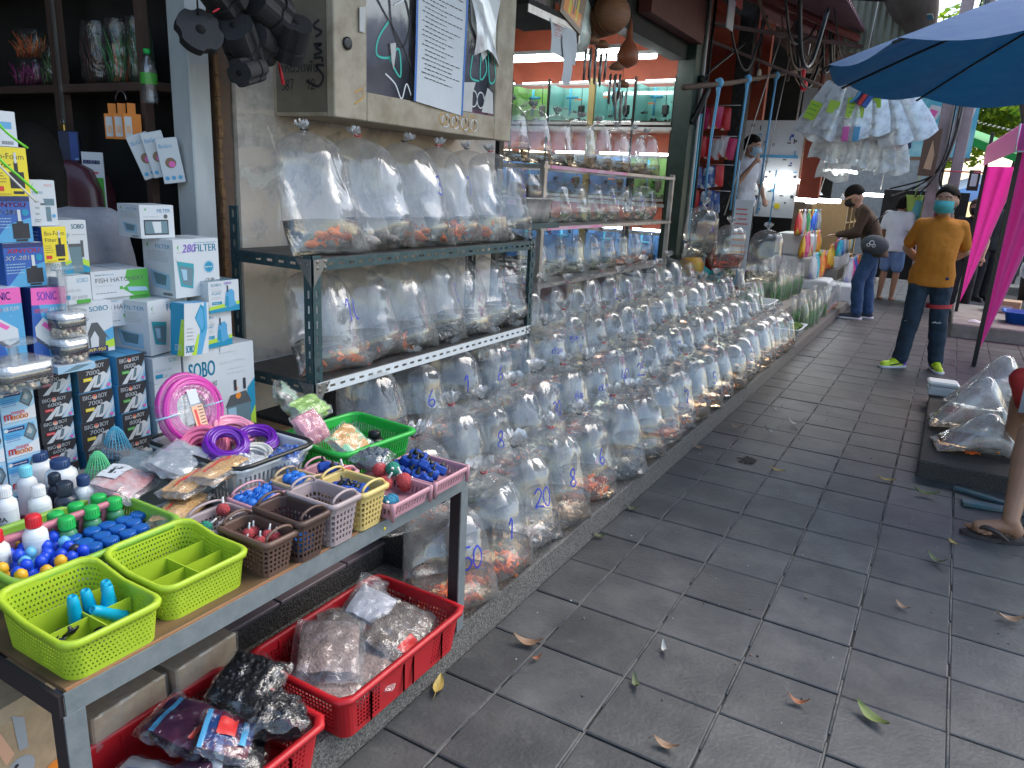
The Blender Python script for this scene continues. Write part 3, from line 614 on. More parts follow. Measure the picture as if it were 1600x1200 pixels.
# ---- blue slotted angle shelf
m_slot = mat('slotted_blue', (.035,.075,.085), .45, .3, vscale=30, col2=(.09,.12,.125), thr=(.5,.75), bump=.15); m_slotw = mat('slotted_white', (.62,.66,.68), .45, var=.08); m_shelfp = mat('shelf_plate', (.07,.07,.07), .5, .4, var=.3, vscale=12)
m_bolt = mat('bolt', (.22,.2,.18), .4, .8)
def slotted_shelf(name, label, x0, x1, y0, y1, zb, zt, levels, mats, post=m_slot, plate=m_shelfp, extra=0):
    t = thing(name, label, 'shelf', (0,0,0))
    for (x, sx) in ((x1, -1), (x0, 1)):
        for (y, sy) in ((y0, 1), (y1, -1)):
            mb = MB().use(post); top = zt+(.14 if x == x0 and y == y0 else 0)+extra
            slotted(mb, (x, y, zb), (0,0,1), (0,sy,0), (sx,0,0), top-zb, .04, .05, .026, .009)
            slotted(mb, (x, y, zb), (0,0,1), (sx,0,0), (0,sy,0), top-zb, .04, .05, .026, .009)
            mb.build('post', t)
    for z, m_ in zip(levels, mats):
        mb = MB().use(m_)
        slotted(mb, (x1+.003, y0+.01, z-.04), (0,1,0), (0,0,1), (-1,0,0), y1-y0-.02, .04, .05, .026, .009, nv=1)
        slotted(mb, (x0-.003, y0+.01, z-.04), (0,1,0), (0,0,1), (1,0,0), y1-y0-.02, .04, .05, .026, .009)
        mb.use(post)
        slotted(mb, (x0+.003, y0-.003, z-.04), (1,0,0), (0,0,1), (0,1,0), x1-x0-.006, .04, .05, .026, .009)
        slotted(mb, (x0+.003, y1+.003, z-.04), (1,0,0), (0,0,1), (0,-1,0), x1-x0-.006, .04, .05, .026, .009)
        mb.build('rail', t)
        mb = MB().use(plate); mb.box(x0+.005, x1-.005, y0+.005, y1-.005, z-.012, z, .002); mb.build('shelf_plate', t)
        mb = MB().use(m_bolt)
        for y in (y0+.02, y0+.055, y1-.02, y1-.05):
            for dz in (-.01, -.03):
                mb.T = Matrix.Translation((x1+.003, y, z+dz)) @ Matrix.Rotation(pi/2, 4, 'Y'); mb.lathe([(.007,0),(.007,.003),(.004,.0045)], 8)
        for x in (x1-.02, x1-.05):
            mb.T = Matrix.Translation((x, y0-.003, z-.02)) @ Matrix.Rotation(pi/2, 4, 'X'); mb.lathe([(.007,0),(.007,.003),(.004,.0045)], 8)
        mb.T = None; mb.use(mat('gusset', (.2,.2,.19), .5, .6)); mb.prism([(0,0),(.07,0),(0,-.09)], .002, lambda p: (x1+.0035+p[2], y0+.002+p[0], z-.002+p[1])); mb.prism([(0,0),(-.07,0),(0,-.09)], .002, lambda p: (x1-.002+p[0], y0-.0035-p[2], z-.002+p[1]))
        mb.build('bolts_and_gussets', t)
    return t
slotted_shelf('slotted_angle_shelf', 'blue slotted steel shelf with a white middle rail in front of the plaster wall', -2.19, -1.80, 1.80, 3.33, .1, 1.235, (1.225, .80), (m_slot, m_slotw))
# bags leaning on the blue shelf
m_water_sh = water_mat('shelf_water', (.93,.93,.90))
SB = [(1.225, [1.98, 2.27, 2.52, 2.76, 3.01, 3.22], ['', '', '3', '7', '', '5'], ['orange', 'calico', 'orange', 'orange', 'orange', 'calico'], 'upper', [.31, .325, .31, .29, .29, .28]),
      (.80, [1.99, 2.22, 2.44, 2.67, 2.88, 3.09, 3.27], ['10', '', '', '3', '', '15', '4'], ['orange', 'orange', 'orange', 'black', 'black', 'calico', 'black'], 'lower', [.30]*7)]
for z, ys, mk, kk, nm, ws in SB:
    for i, y in enumerate(ys):
        key = 'sb%d' % (i % 4+(4 if z < 1 else 0)); wd = ws[i]; args = (60+i % 4+(4 if z < 1 else 0), wd, .41 if z > 1 else .355, .47, .95, .27, m_water_sh, .55, True)
        lab = 'bag of %s%s on the %s blue shelf, %s along' % (FISHCOL[kk[i]], ' marked '+mk[i] if mk[i] else '', nm, ORD[i])
        t, b = place_bag(key, args, (-1.875, y, z+.001), rb.uniform(-.2, 0), lab, 'fish bags on the blue shelf', mk[i] or None, .07, u0=.02)
        fishes(t, b, 4, kk[i], .09, .26, '%s in the %s bag on the %s blue shelf' % (FISHCOL[kk[i]], ORD[i], nm), rb)
# small rusted peeling paper at foot of the wall
# ---- silver shelf with rows of bags
m_alu = mat('worn_aluminium', (.5,.5,.5), .35, .7, vscale=10, col2=(.35,.3,.28)); m_pinktape = mat('pink_tape', (.75,.15,.4), .5, col2=(.6,.5,.52), vscale=6)
t = thing('steel_display_rack', 'tall narrow steel rack with pink-taped shelves full of small fish bags', 'shelf', (0,0,0))
RX0, RX1, RY0, RY1 = -2.62, -2.24, 4.2, 6.62
for y in (RY0, RY1):
    for x in (RX0, RX1):
        mb = MB().use(m_alu if x == RX1 else m_black); mb.box(x-.018, x+.018, y-.018, y+.018, .25, 1.64 if x == RX1 else 1.7, .002); mb.build('post', t)
for z, dz in ((.885,.02), (1.25,.02), (1.625,.02)):
    mb = MB().use(m_alu); mb.box(RX0+.02, RX1+.0195, RY0-.03, RY1+.03, z-.03, z-.006, .002); mb.use(m_pinktape if z > 1 else m_alu); mb.box(RX1+.02, RX1+.023, RY0+.05, RY0+(1.3 if z > 1.5 else .9), z-.028, z-.008); mb.build('shelf_plate', t)
kinds2 = [['grey']*8, ['grey','grey','grey','grey','grey','orange','grey','grey'], ['grey','grey','grey','grey','grey','orange','orange','orange']]
for r_, z in enumerate((1.625, 1.25, .885)):
    for i in range(8):
        y = 4.0+i*.335 if r_ == 0 else 4.38+i*.29; kd = kinds2[r_][i]
        if r_ == 0 and i == 0: y = 4.02
        col = {0: m_water_am, 1: m_water_gr, 2: m_water_gr}[r_] if kd == 'grey' else m_water_rd
        key = 'k%d%d%s' % (r_, i % 3, kd); H = (.33 if r_ == 0 else .27, .28, .285)[r_]
        lab = 'bag of %s on the steel rack %s shelf, %s along' % (FISHCOL[kd], ('top', 'middle', 'bottom')[r_], ORD[i])
        place_bag(key, (80+r_*3+i % 3, .28 if i < 1 and r_ == 0 else .25, H, .25, .9, .24, col, .8 if r_ == 0 else .4, False), (-2.36, y, z+.001), rb.uniform(-.35, -.05), lab, 'fish bags on the %s shelf of the steel rack' % ('top', 'middle', 'bottom')[r_], {(1, 4): 'ตัวละ\n 90', (1, 6): '4'}.get((r_, i)), .05,
            shoal(Bag(80, .25, H, .25), 9, kd, i+r_*10, (.03,.05), .22))
# plastic tub with brown feed bags on the rack's near side
m_tub = film('frosted_plastic', refl=.08, haze=.45, rough=.3, wr=.05, hazecol=(.55,.52,.5)); m_feed = mat('brown_feed', (.10,.065,.045), .95, var=.3, vscale=80, bump=1, bscale=200)
def tubbox(x, y, z, w, d, h, label):
    t = thing('plastic_tub', label, 'tub', (x, y, z)); mb = MB().use(m_tub)
    R = [[(*rrect(w*k, d*k, .03, j/32), zz) for j in range(32)] for k, zz in ((.86,0),(.9,h*.5),(.95,h*.92),(1.02,h*.93),(1.02,h),(.97,h),(.93,h*.9),(.84,.01))]
    mb.rings(R, True, True, True); mb.build('shell', t); mb = MB().use(m_feed); mb.rings([[(*rrect(w*k, d*k, .03, j/24), zz) for j in range(24)] for k, zz in ((.82,.006),(.85,h*.6))], True, True, True); mb.build('feed', t)
    mb = MB().use(m_pinktape); mb.box(w*.1, w*.3, -d/2*1.03-.002, -d/2*1.02, h*.7, h*.9); mb.build('tape', t)
tubbox(-2.06, 3.62, 1.30, .24, .36, .13, 'frosted plastic tub holding brown fish feed beside the blue shelf')
mb = MB().use(m_slot); mb.box(-2.2, -1.92, 3.42, 3.82, 1.27, 1.298); t = mb.build('side_bracket_board', label='small board that carries the plastic feed tub', cat='shelf')
def feedbag(x, y, z, w, h, label, col=m_feed, grp='bags of brown feed in the tub'):
    t = thing('feed_bag', label, 'bag', (x, y, z), rnd.uniform(-.2, .2), grp)
    mb = MB().use(col); mb.rings([[(cos(a)*w*.24*k, sin(a)*w*.47*k, zz) for a in [2*pi*j/16 for j in range(16)]] for k, zz in ((.8,0),(1,.02),(.98,h*.5),(.8,h*.62))], True, True, True); mb.build('feed', t)
    mb = MB().use(m_film); mb.rings([[(cos(a)*w*.26*k, sin(a)*w*.5*(1+.0*k), zz) for a in [2*pi*j/20 for j in range(20)]] for k, zz in ((.7,-.003),(1.05,.02),(1,h*.5),(.6,h*.75),(.15,h*.95),(.05,h))], True, True, False); mb.build('film', t)
feedbag(-2.04, 3.54, 1.40, .16, .17, 'zip bag of brown feed standing in the tub, nearer one'); feedbag(-2.04, 3.72, 1.40, .15, .15, 'zip bag of brown feed standing in the tub, farther one')
# ================================================================ green and dark poles, beams, shop shells
m_green = mat('dark_green_pole', (.012,.03,.022), .4, var=.3); m_redwall = mat('red_orange_wall', (.30,.06,.028), .6, var=.2, vscale=5); m_brownp = mat('brown_pillar', (.17,.12,.085), .8, var=.3, vscale=4, bump=.3)
def post(name, label, x, y, w, d, z0, z1, m, cat='post'):
    mb = MB().use(m); mb.box(x-w/2, x+w/2, y-d/2, y+d/2, z0, z1, .003); return mb.build(name, label=label, cat=cat)
post('shop_post', 'dark green painted steel post at the far end of the open fish shop', -2.3, 6.98, .16, .22, .25, 3.5, m_green)
post('shop_post', 'black steel post beside the plaster wall carrying the cabinet edge', -2.33, 3.80, .05, .05, .25, 3.2, m_black)
mb = MB(); mb.use(mat('cable_white', (.5,.5,.5), .5)); mb.tube([(-2.2, 7.06, z) for z in (.4, 3.4)], .014, 8); mb.use(mat('cable_blue', (.05,.3,.42), .5)); mb.tube([(-2.2, 7.13, z) for z in (.4, 2.2)], .012, 8); mb.use(m_black); mb.tube([(-2.2, 7.20, z) for z in (.4, 3.4)], .016, 8); mb.build('conduit_pipes', label='white, blue and black pipes running up beside the green post', cat='pipe')
post('shop_post', 'mottled black post hung with blue straps, right of the red snack packs', -2.3, 8.83, .16, .16, .25, 3.6, mat('mottled_black', (.015,.015,.015), .7, vscale=20, col2=(.08,.08,.06), thr=(.5,.8), bump=.5))
post('shop_pillar', 'wide brown pillar covered in pale scratches behind the hanging lamps', -2.3, 13.9, .2, .9, .2, 4.2, m_brownp, 'pillar')
mb = MB().use(m_dark); mb.box(-2.44, -2.3, 3.9, 6.85, 2.62, 3.4); mb.build('shop_lintel', label='dark beam over the opening of the fish shop', cat='beam')
t = MB().use(m_dark)
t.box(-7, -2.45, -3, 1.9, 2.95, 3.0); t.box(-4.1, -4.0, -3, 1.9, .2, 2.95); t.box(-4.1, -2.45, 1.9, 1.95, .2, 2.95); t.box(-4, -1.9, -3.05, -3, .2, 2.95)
t.build('left_shop_shell', kind='structure')
t = MB().use(mat('shop_ceiling', (.22,.2,.18), .8, var=.2)); t.box(-7, -2.3, 1.96, 7.2, 3.42, 3.5); t.use(m_redwall); t.box(-7, -2.45, 7.25, 7.32, .25, 3.42); t.use(mat('shop_wall_grey', (.12,.14,.15), .8, var=.2)); t.box(-7, -6.9, 1.96, 7.2, .25, 3.42); t.build('fish_shop_shell', kind='structure')
t = MB().use(m_redwall); t.box(-6, -2.3, 9.95, 10.05, .25, 3.6); t.box(-6, -5.9, 7.33, 9.9, .25, 3.6); t.box(-6, -2.45, 7.33, 9.9, 3.3, 3.4); t.build('red_shop_shell', kind='structure')
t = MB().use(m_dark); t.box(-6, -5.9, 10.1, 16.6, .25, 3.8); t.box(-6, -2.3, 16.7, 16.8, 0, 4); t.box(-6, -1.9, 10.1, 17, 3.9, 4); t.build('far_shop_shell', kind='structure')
# ---- aquariums
m_tankwater = None
def glow(name, c, e):
    m = mat(name, c, .5, emit=e); return m
m_tube = glow('lit_tube', (.95,1,1), 9); m_tankglass = film('tank_glass', refl=.06, haze=.01, rough=.02, wr=0); m_tg = mat('tank_back_green', (.18,.42,.10), .6, var=.25, vscale=2); m_tt = mat('tank_back_teal', (.22,.55,.50), .6, var=.12, vscale=1.5); m_tb = mat('tank_back_blue', (.08,.25,.55), .6)
def fish_tank(x0, x1, z0, z1, back, label, low=False):
    t = thing('fish_tank', label, 'aquarium', ((x0+x1)/2, 6.9, z0), 0, 'lit fish tanks along the shop wall'); w = x1-x0; h = z1-z0
    mb = MB().use(m_tankglass); mb.quad((-w/2, 0, 0), (w/2, 0, 0), (w/2, 0, h), (-w/2, 0, h)); mb.build('front_glass', t)
    mb = MB().use(back); mb.box(-w/2, w/2, .30, .31, 0, h); mb.box(-w/2, -w/2+.006, .0, .299, 0, h); mb.box(w/2-.006, w/2, .0, .299, 0, h); mb.use(mat('tank_bed', (.05,.06,.04), .9, bump=1, bscale=90)); mb.box(-w/2+.007, w/2-.007, .01, .299, 0, .02); mb.build('tank_walls', t)
    mb = MB().use(m_alu); mb.box(-w/2, w/2, -.012, .0-.001, -.02, .004); mb.box(-w/2, w/2, -.012, -.001, h-.012, h+.01); mb.build('trim', t)
    mb = MB().use(m_tube); mb.tube([(-w/2+.04, .12, h+.028), (w/2-.04, .12, h+.028)], .011, 8); mb.build('lamp_tube', t)
    mb = MB().use(mat('pvc_blue', (.03,.32,.5), .4)); mb.tube([(-w*.2, .2, h-.02), (-w*.2, .2, .08)], .012, 8); mb.tube([(-w*.2-.04, .2, h-.1), (-w*.2+.08, .2, h-.1)], .013, 8)
    mb.use(m_black); mb.cbox((w*.22, .1, h*.35), (.06, .05, .09), .01); mb.tube([(w*.22, .1, h*.4), (w*.23, .08, h)], .004, 5); mb.tube([(w*.22, .1, .06), (w*.22, .1, .12)], .02, 8)
    r = random.Random(int(x0*100+z0*1000))
    for k in range(7): mb.ball((r.uniform(-w*.1, w*.4), r.uniform(.05, .2), .03), .018, 6, 4)
    mb.build('fittings', t)
    for k in range(3):
        o = obj('fish', fish_mesh[['grey', 'slim', 'black'][k]], None, (t.location.x+r.uniform(-w*.4, w*.4), 6.9+r.uniform(.06, .2), z0+r.uniform(.06, h*.7)), (0, 0, r.choice([0, pi])), None); o.scale = (.07,)*3
        tag(o, ['grey fish', 'slim orange fish', 'black fish'][k]+' swimming in the '+label.split(' along')[0].split(' on ')[0], 'fish', 'fish swimming in the lit tanks')
for i, (x0, x1, bk, lb) in enumerate(((-4.62, -4.10, m_tg, 'leftmost lit green-backed fish tank'), (-4.08, -3.68, m_tg, 'green-backed lit fish tank left of the teal ones'), (-3.66, -3.24, m_tt, 'teal lit fish tank left of the wooden divider'), (-3.17, -2.78, m_tt, 'teal lit fish tank right of the wooden divider'), (-2.76, -2.40, m_tt, 'teal lit fish tank next to the green post'))):
    fish_tank(x0, x1, 2.10, 2.45, bk, lb+' on the top tier')
    fish_tank(x0, x1, 1.42, 1.80, m_tb if i != 4 else m_tg, lb.replace('green-backed', 'blue').replace('teal', 'dim')+' on the tier below')
    fish_tank(x0, x1, .72, 1.10, m_tb, lb.replace('green-backed', 'blue').replace('teal', 'dim')+' on the lowest tier')
mb = MB().use(m_alu); 
for z in (.68, 1.38, 2.06): mb.box(-4.7, -2.38, 6.87, 7.22, z-.03, z)
for x in (-4.68, -4.09, -3.67, -2.77, -2.385): mb.use(m_dark).box(x-.008, x+.008, 6.88, 6.9, .25, 2.5)
mb.use(mat('oak', (.4,.3,.12), .6)); mb.box(-3.235, -3.175, 6.88, 7.0, .25, 2.5); mb.build('tank_stand', label='three-tier rusty stand that carries the lit fish tanks', cat='stand')
def tubelamp(x0, x1, y, z, label):
    t = thing('tube_light', label, 'lamp', ((x0+x1)/2, y, z), 0, 'fluorescent tubes in the fish shop'); w = x1-x0
    mb = MB().use(m_tube); mb.tube([(-w/2, 0, 0), (w/2, 0, 0)], .017, 10); mb.build('tube', t); mb = MB().use(mat('white_metal', (.7,.7,.7), .4)); mb.box(-w/2-.02, w/2+.02, -.02, .02, .02, .05, .004); mb.build('fitting', t)
tubelamp(-3.6, -2.75, 5.75, 2.5, 'bright tube light above the left tanks'); tubelamp(-2.65, -2.42, 5.75, 2.52, 'short bright tube light by the green post'); tubelamp(-2.62, -1.0+-1.06, 5.8, 2.5, 'bright tube light in front of the green post') if 0 else None
tubelamp(-4.1, -3.1, 6.55, 2.62, 'tube light close above the tank tops'); tubelamp(-3.0, -2.45, 6.5, 2.6, 'second tube light close above the tank tops'); tubelamp(-4.5, -3.6, 4.6, 2.3, 'tube light deep inside the fish shop')
# ================================================================ the sales table
m_galv = mat('galvanised', (.20,.235,.25), .45, .5, vscale=30, col2=(.27,.30,.315), bump=.1); m_darksteel = mat('dark_steel', (.03,.022,.025), .5); m_ply = mat('plywood', (.13,.075,.035), .6, var=.35, vscale=20, stretch=(1,.15,1)); m_plyedge = mat('ply_edge', (.42,.2,.09), .6, vscale=120, col2=(.2,.1,.05), stretch=(1,.05,4))
TZ = .645
t = thing('sales_table', 'low steel-framed table with a plywood top carrying aquarium goods', 'table', (0,0,0))
mb = MB().use(m_ply); mb.box(-2.12, -1.150, .565, 1.752, TZ-.010, TZ, .001); mb.use(m_plyedge)
for k in range(4): mb.box(-1.1498, -1.1465-.0006*(k % 2), .566, 1.752, TZ-.0102+k*.0025, TZ-.0082+k*.0025)
mb.build('tabletop', t)
mb = MB().use(m_galv); mb.box(-1.146, -1.142, .56, 1.765, TZ-.047, TZ-.004); mb.box(-1.18, -1.1462, .562, 1.763, TZ-.016, TZ-.0125)
mb.use(m_darksteel); mb.box(-2.1, -1.147, .552, .560, TZ-.05, TZ-.008); mb.box(-2.1, -1.147, 1.757, 1.765, TZ-.05, TZ-.008); mb.build('frame_rail', t)
for (x, y, z0) in ((-1.145, .555, .116), (-1.145, 1.735, .116), (-2.08, .58, .2), (-2.08, 1.72, .2)):
    mb = MB().use(m_galv); mb.box(x, x+.004, y, y+.036, z0, TZ-.047); mb.use(m_darksteel); mb.box(x-.036, x-.0003, y, y+.004, z0, TZ-.047); mb.build('leg', t)
mb = MB().use(mat('yellow_sticker', (.7,.6,.05), .5)); mb.T = Matrix.Translation((-1.1415, 1.38, .617)) @ Matrix.Rotation(pi/2, 4, 'Y'); mb.lathe([(.005,0),(.005,.0004)], 12); mb.build('sticker', t)

# ---- printed cartons
PC = dict(blue=(.03,.10,.36), sky=(.08,.32,.55), white=(.55,.58,.61), black=(.012,.012,.015), grey=(.35,.37,.38), dgrey=(.08,.09,.1), red=(.6,.04,.04), pink=(.7,.12,.4), yellow=(.75,.6,.03), green=(.07,.35,.05), lime=(.4,.6,.05), teal=(.03,.3,.35), navy=(.02,.03,.12), orange=(.8,.25,.03), lblue=(.30,.47,.60), lgrey=(.55,.58,.6), purple=(.2,.08,.5), steel=(.12,.2,.24), peach=(.7,.4,.25), brown=(.2,.12,.07), aqua=(.01,.24,.40))
def pm(c): return mat('print_'+c, PC[c], .38, coat=.15)
def prt(mb, spec, W_, H, fn0, e=.0005):
    for k, s in enumerate(spec):
        mb.use(pm(s[1])); lv = e*(1+k*.22); fn = lambda a, b, l=lv: fn0(a*W_, b*H, l)
        if s[0] == 'r': a0, b0, a1, b1 = s[2:6]; mb.add([fn(a0, b0), fn(a1, b0), fn(a1, b1), fn(a0, b1)], [(0,1,2,3)], False)
        elif s[0] == 'p': mb.add([fn(*q) for q in s[2]], [tuple(range(len(s[2])))], False)
        elif s[0] == 'c': cx, cy_, r = s[2:5]; ry = (s[5] if len(s) > 5 else r*W_/H); mb.add([fn(cx+r*cos(a), cy_+ry*sin(a)) for a in [2*pi*j/18 for j in range(18)]], [tuple(range(18))], False)
        elif s[0] == 't':
            tx, a, b, h = s[2:6]; w = s[6] if len(s) > 6 else None; sl = s[7] if len(s) > 7 else 0
            text(mb, tx, a*W_, b*H, h*H, lambda x, y, l=lv: fn0(x, y, l), w=None if w is None else w*W_, slant=sl, bold=.03 if len(s) > 8 else 0)
        elif s[0] == 'l':                         # small lines of print: a0 b0 a1 b1 n
            a0, b0, a1, b1, n = s[2:7]; r = random.Random(int(a0*999+b0*77+n))
            for i in range(n):
                b = lerp(b1, b0, (i+.5)/n); a = a0; h = (b1-b0)/n*.32; end = a1-r.uniform(0, .25)*(a1-a0)
                while a < end: w = r.uniform(.02, .07); mb.add([fn(a, b-h/2), fn(min(a+w, end), b-h/2), fn(min(a+w, end), b+h/2), fn(a, b+h/2)], [(0,1,2,3)], False); a += w+.014
        elif s[0] == 'b':
            a0, b0, a1, b1 = s[2:6]; r = random.Random(5); a = a0
            while a < a1: w = r.uniform(.003, .012)*(a1-a0)*8; mb.add([fn(a, b0), fn(min(a+w*.5, a1), b0), fn(min(a+w*.5, a1), b1), fn(a, b1)], [(0,1,2,3)], False); a += w
def carton(name, label, y0, y1, z0, z1, x=-1.95, dep=.12, front=None, side=None, col='white', rz=0, group=None, tilt=0, topcol=None):
    W_, H = y1-y0, z1-z0; t = thing(name, label, 'box', (x-dep/2, (y0+y1)/2, z0), rz, group); t.rotation_euler = (tilt, 0, rz)
    mb = MB().use(pm(col)); mb.box(-dep/2, dep/2, -W_/2, W_/2, 0, H, .0012)
    mb.use(pm(topcol or 'lgrey')); mb.box(-dep/2+.002, dep/2-.002, -W_/2+.002, W_/2-.002, H, H+.0006); mb.use(pm('dgrey')); mb.box(-dep/2+.003, dep/2-.003, -.0004, .0004, H+.0006, H+.0012)
    mb.build('carton', t)
    if front: mb = MB(); prt(mb, front, W_, H, lambda a, b, l: (dep/2+l, a-W_/2, b)); mb.build('front_print', t)
    if side: mb = MB(); prt(mb, side, dep, H, lambda a, b, l: (a-dep/2, -W_/2-l, b)); mb.build('side_print', t)
    return t
def bigboy(num, pill):
    return [('r','black',0,0,1,1), ('p','lblue',[(.62,0),(1,.0),(1,.75)]), ('p','white',[(.68,0),(.76,0),(1,.5),(1,.62)]), ('p','sky',[(.84,0),(.9,0),(1,.2),(1,.3)]),
            ('p','lgrey',[(.12,.02),(.3,.02),(.62,.5),(.5,.5)]), ('p','white',[(.40,.12),(.62,.08),(.92,.46),(.78,.6),(.62,.55)]), ('p','lgrey',[(.5,.14),(.62,.12),(.84,.42),(.78,.5),(.62,.42)]), ('p','dgrey',[(.52,.16),(.64,.22),(.70,.5),(.62,.52)]), ('p','steel',[(.54,.2),(.62,.24),(.67,.46),(.63,.48)]),
            ('t','white','BIG',.08,.76,.15,.26,0,1), ('t','white','BOY',.54,.76,.15,.27,0,1), ('c','white',.44,.82,.075), ('c','red',.44,.84,.055), ('c','peach',.44,.80,.045), ('t','white',num,.22,.55,.15,.42,.1,1),
            ('r',pill,.14,.36,.40,.47), ('l','white',.17,.38,.38,.45,1), ('c','pink',.9,.12,.05)]
m8 = [('r','lblue',0,0,1,1), ('r','sky',0,.55,.9,.9), ('p','white',[(0,0),(1,0),(1,.4),(.3,.12)]), ('r','navy',.04,.74,.62,.86), ('c','lgrey',.08,.8,.06), ('l','white',.14,.76,.6,.84,1), ('l','blue',.06,.45,.5,.68,4), ('p','dgrey',[(.56,.55),(.82,.35),(.97,.6),(.9,.82),(.74,.92)]), ('p','steel',[(.6,.56),(.8,.42),(.92,.62),(.86,.78),(.74,.86)]), ('p','grey',[(.66,.64),(.78,.56),(.84,.66),(.76,.78)]), ('t','red','m',.06,.08,.26,.22,0,1), ('t','red','mega',.28,.22,.12,.4), ('t','orange','8000',.26,.06,.13,.5,.1,1)]
SOBO = lambda y=.8, h=.13, x=.55, w=.38: ('t','aqua','SOBO',x,y,h,w,0,1)
sob_pump = [('r','white',0,0,1,1), SOBO(.84,.09), ('t','aqua','PUMP',.08,.66,.1,.4), ('l','grey',.55,.7,.95,.76,1), ('r','aqua',.1,.56,.42,.62), ('l','grey',.55,.1,.95,.12,1), ('p','lime',[(.0,.18),(.7,.3),(1,.22),(1,.0),(0,0)]), ('p','aqua',[(0,.12),(.6,.22),(1,.1),(1,0),(0,0)]), ('p','steel',[(.42,.54),(.8,.5),(.8,.02),(.5,.0)]), ('r','dgrey',.42,.5,.8,.56), ('r','dgrey',.78,.3,.86,.62), ('p','lblue',[(.05,.38),(.35,.42),(.32,.3),(.1,.28)]), ('r','steel',.15,.16,.28,.26)]
wp = lambda pr: [('r','white',0,0,1,1), ('t','aqua','SOBO',.08,.84,.09,.34,0,1), ('l','grey',.1,.74,.42,.78,1), ('t','grey','submersible',.1,.66,.06,.34), ('t','aqua','PUMP',.1,.57,.07,.3), ('l','grey',.1,.42,.42,.52,2), ('p','lime',[(0,.2),(.5,.26),(1,.3),(1,.1),(0,.0)]), ('p','aqua',[(0,.0),(1,0),(1,.2),(.5,.14),(0,.1)]), ('r','aqua',.1,.26,.42,.35), ('l','white',.13,.28,.4,.33,1), ('p','sky',[(.50,.18),(.54,.5),(.58,.68),(.76,.72),(.84,.62),(.84,.36),(.90,.2),(.7,.12)]), ('p','aqua',[(.52,.2),(.56,.5),(.62,.5),(.64,.16)]), ('r','black',.6,.62,.64,.84), ('l','lgrey',.5,.86,.95,.92,1)]+([('t','purple',pr,.48,.88,.08,.26,.2)] if pr else [])
wps = [('r','lgrey',0,0,1,1), ('l','dgrey',.06,.88,.36,.92,1), ('l','aqua',.5,.84,.9,.92,2), ('l','grey',.08,.34,.9,.8,10), ('p','aqua',[(0,.1),(1,.0),(0,0)]), ('p','lime',[(0,.1),(0,.2),(1,.06),(1,0)])]
filt = lambda pr: [('r','white',0,0,1,1), ('p','green',[(.08,.86),(.12,.92),(.11,.84),(.13,.8)]), ('l','grey',.07,.76,.18,.8,1), ('t','aqua','FILTER',.45,.78,.13,.5,0,1), ('l','aqua',.45,.92,.95,.95,1), ('c','lblue',.76,.5,.12), ('c','aqua',.76,.5,.095), ('l','white',.68,.47,.84,.53,1), ('p','teal',[(.06,.66),(.42,.6),(.42,.46),(.38,.14),(.12,.2)]), ('p','steel',[(.1,.56),(.4,.5),(.36,.18),(.16,.24)]), ('p','lblue',[(.14,.5),(.26,.48),(.26,.3),(.18,.3)]), ('p','lgrey',[(.05,.7),(.44,.63),(.44,.57),(.05,.64)]), ('t','dgrey','CP-08',.66,.24,.06,.2), ('l','grey',.55,.12,.9,.2,2)]+([('t','purple',pr,.18,.78,.14,.28,.2)] if pr else [])
filts = [('r','white',0,0,1,1), ('p','green',[(.12,.88),(.2,.94),(.18,.86),(.22,.82)]), ('t','aqua','FILTER',.42,.84,.07,.5), ('l','grey',.15,.6,.9,.8,6), ('p','lblue',[(.2,.46),(.85,.4),(.85,.12),(.3,.16)]), ('p','steel',[(.3,.42),(.75,.38),(.7,.2),(.38,.22)]), ('b','black',.6,.03,.9,.08)]
xy = lambda n: [('r','blue',0,0,1,1), ('p','sky',[(.0,.0),(1,.0),(1,.55),(.4,.4)]), ('r','navy',0,.9,1,1), ('t','red','XINYOU',.08,.78,.1,.8,.15,1), ('t','white',n,.02,.62,.1,.7,.2,1), ('l','lblue',.03,.3,.5,.56,4), ('r','black',.5,.08,.92,.42), ('r','black',.56,.02,.86,.07), ('r','lgrey',.66,.44,.74,.72), ('r','black',.62,.42,.78,.47), ('c','aqua',.86,.66,.09)]
biof = [('r','yellow',0,0,1,1), ('t','black','Bio-Foam',.08,.76,.12,.84), ('t','black','Filter',.08,.58,.11,.5), ('l','brown',.08,.26,.42,.5,4), ('r','red',.08,.1,.32,.2), ('r','black',.5,.16,.88,.5), ('r','black',.56,.04,.84,.1), ('r','black',.64,.48,.74,.7), ('r','lgrey',.66,.68,.72,.9), ('l','brown',.1,.02,.5,.06,1)]
sonic = [('r','sky',0,0,1,1), ('p','blue',[(0,0),(.5,0),(.2,.8),(0,.8)]), ('r','pink',0,.78,1,1), ('t','purple','SONIC',.16,.84,.11,.56,0,1), ('t','red','IMPORTED',.06,.68,.05,.4,.1), ('t','white','AIR PUMP',.5,.68,.06,.42), ('p','lgrey',[(.06,.5),(.3,.62),(.82,.42),(.82,.26),(.55,.2),(.08,.38)]), ('p','white',[(.1,.5),(.3,.6),(.78,.44),(.55,.36)]), ('p','pink',[(.24,.52),(.34,.56),(.62,.46),(.52,.42)]), ('p','dgrey',[(.08,.37),(.55,.19),(.82,.25),(.82,.23),(.55,.16),(.08,.33)])]+[('c','white',.1+.17*((k*7) % 5)+.02*k, .06+.11*(k*3 % 7), .009) for k in range(12)]
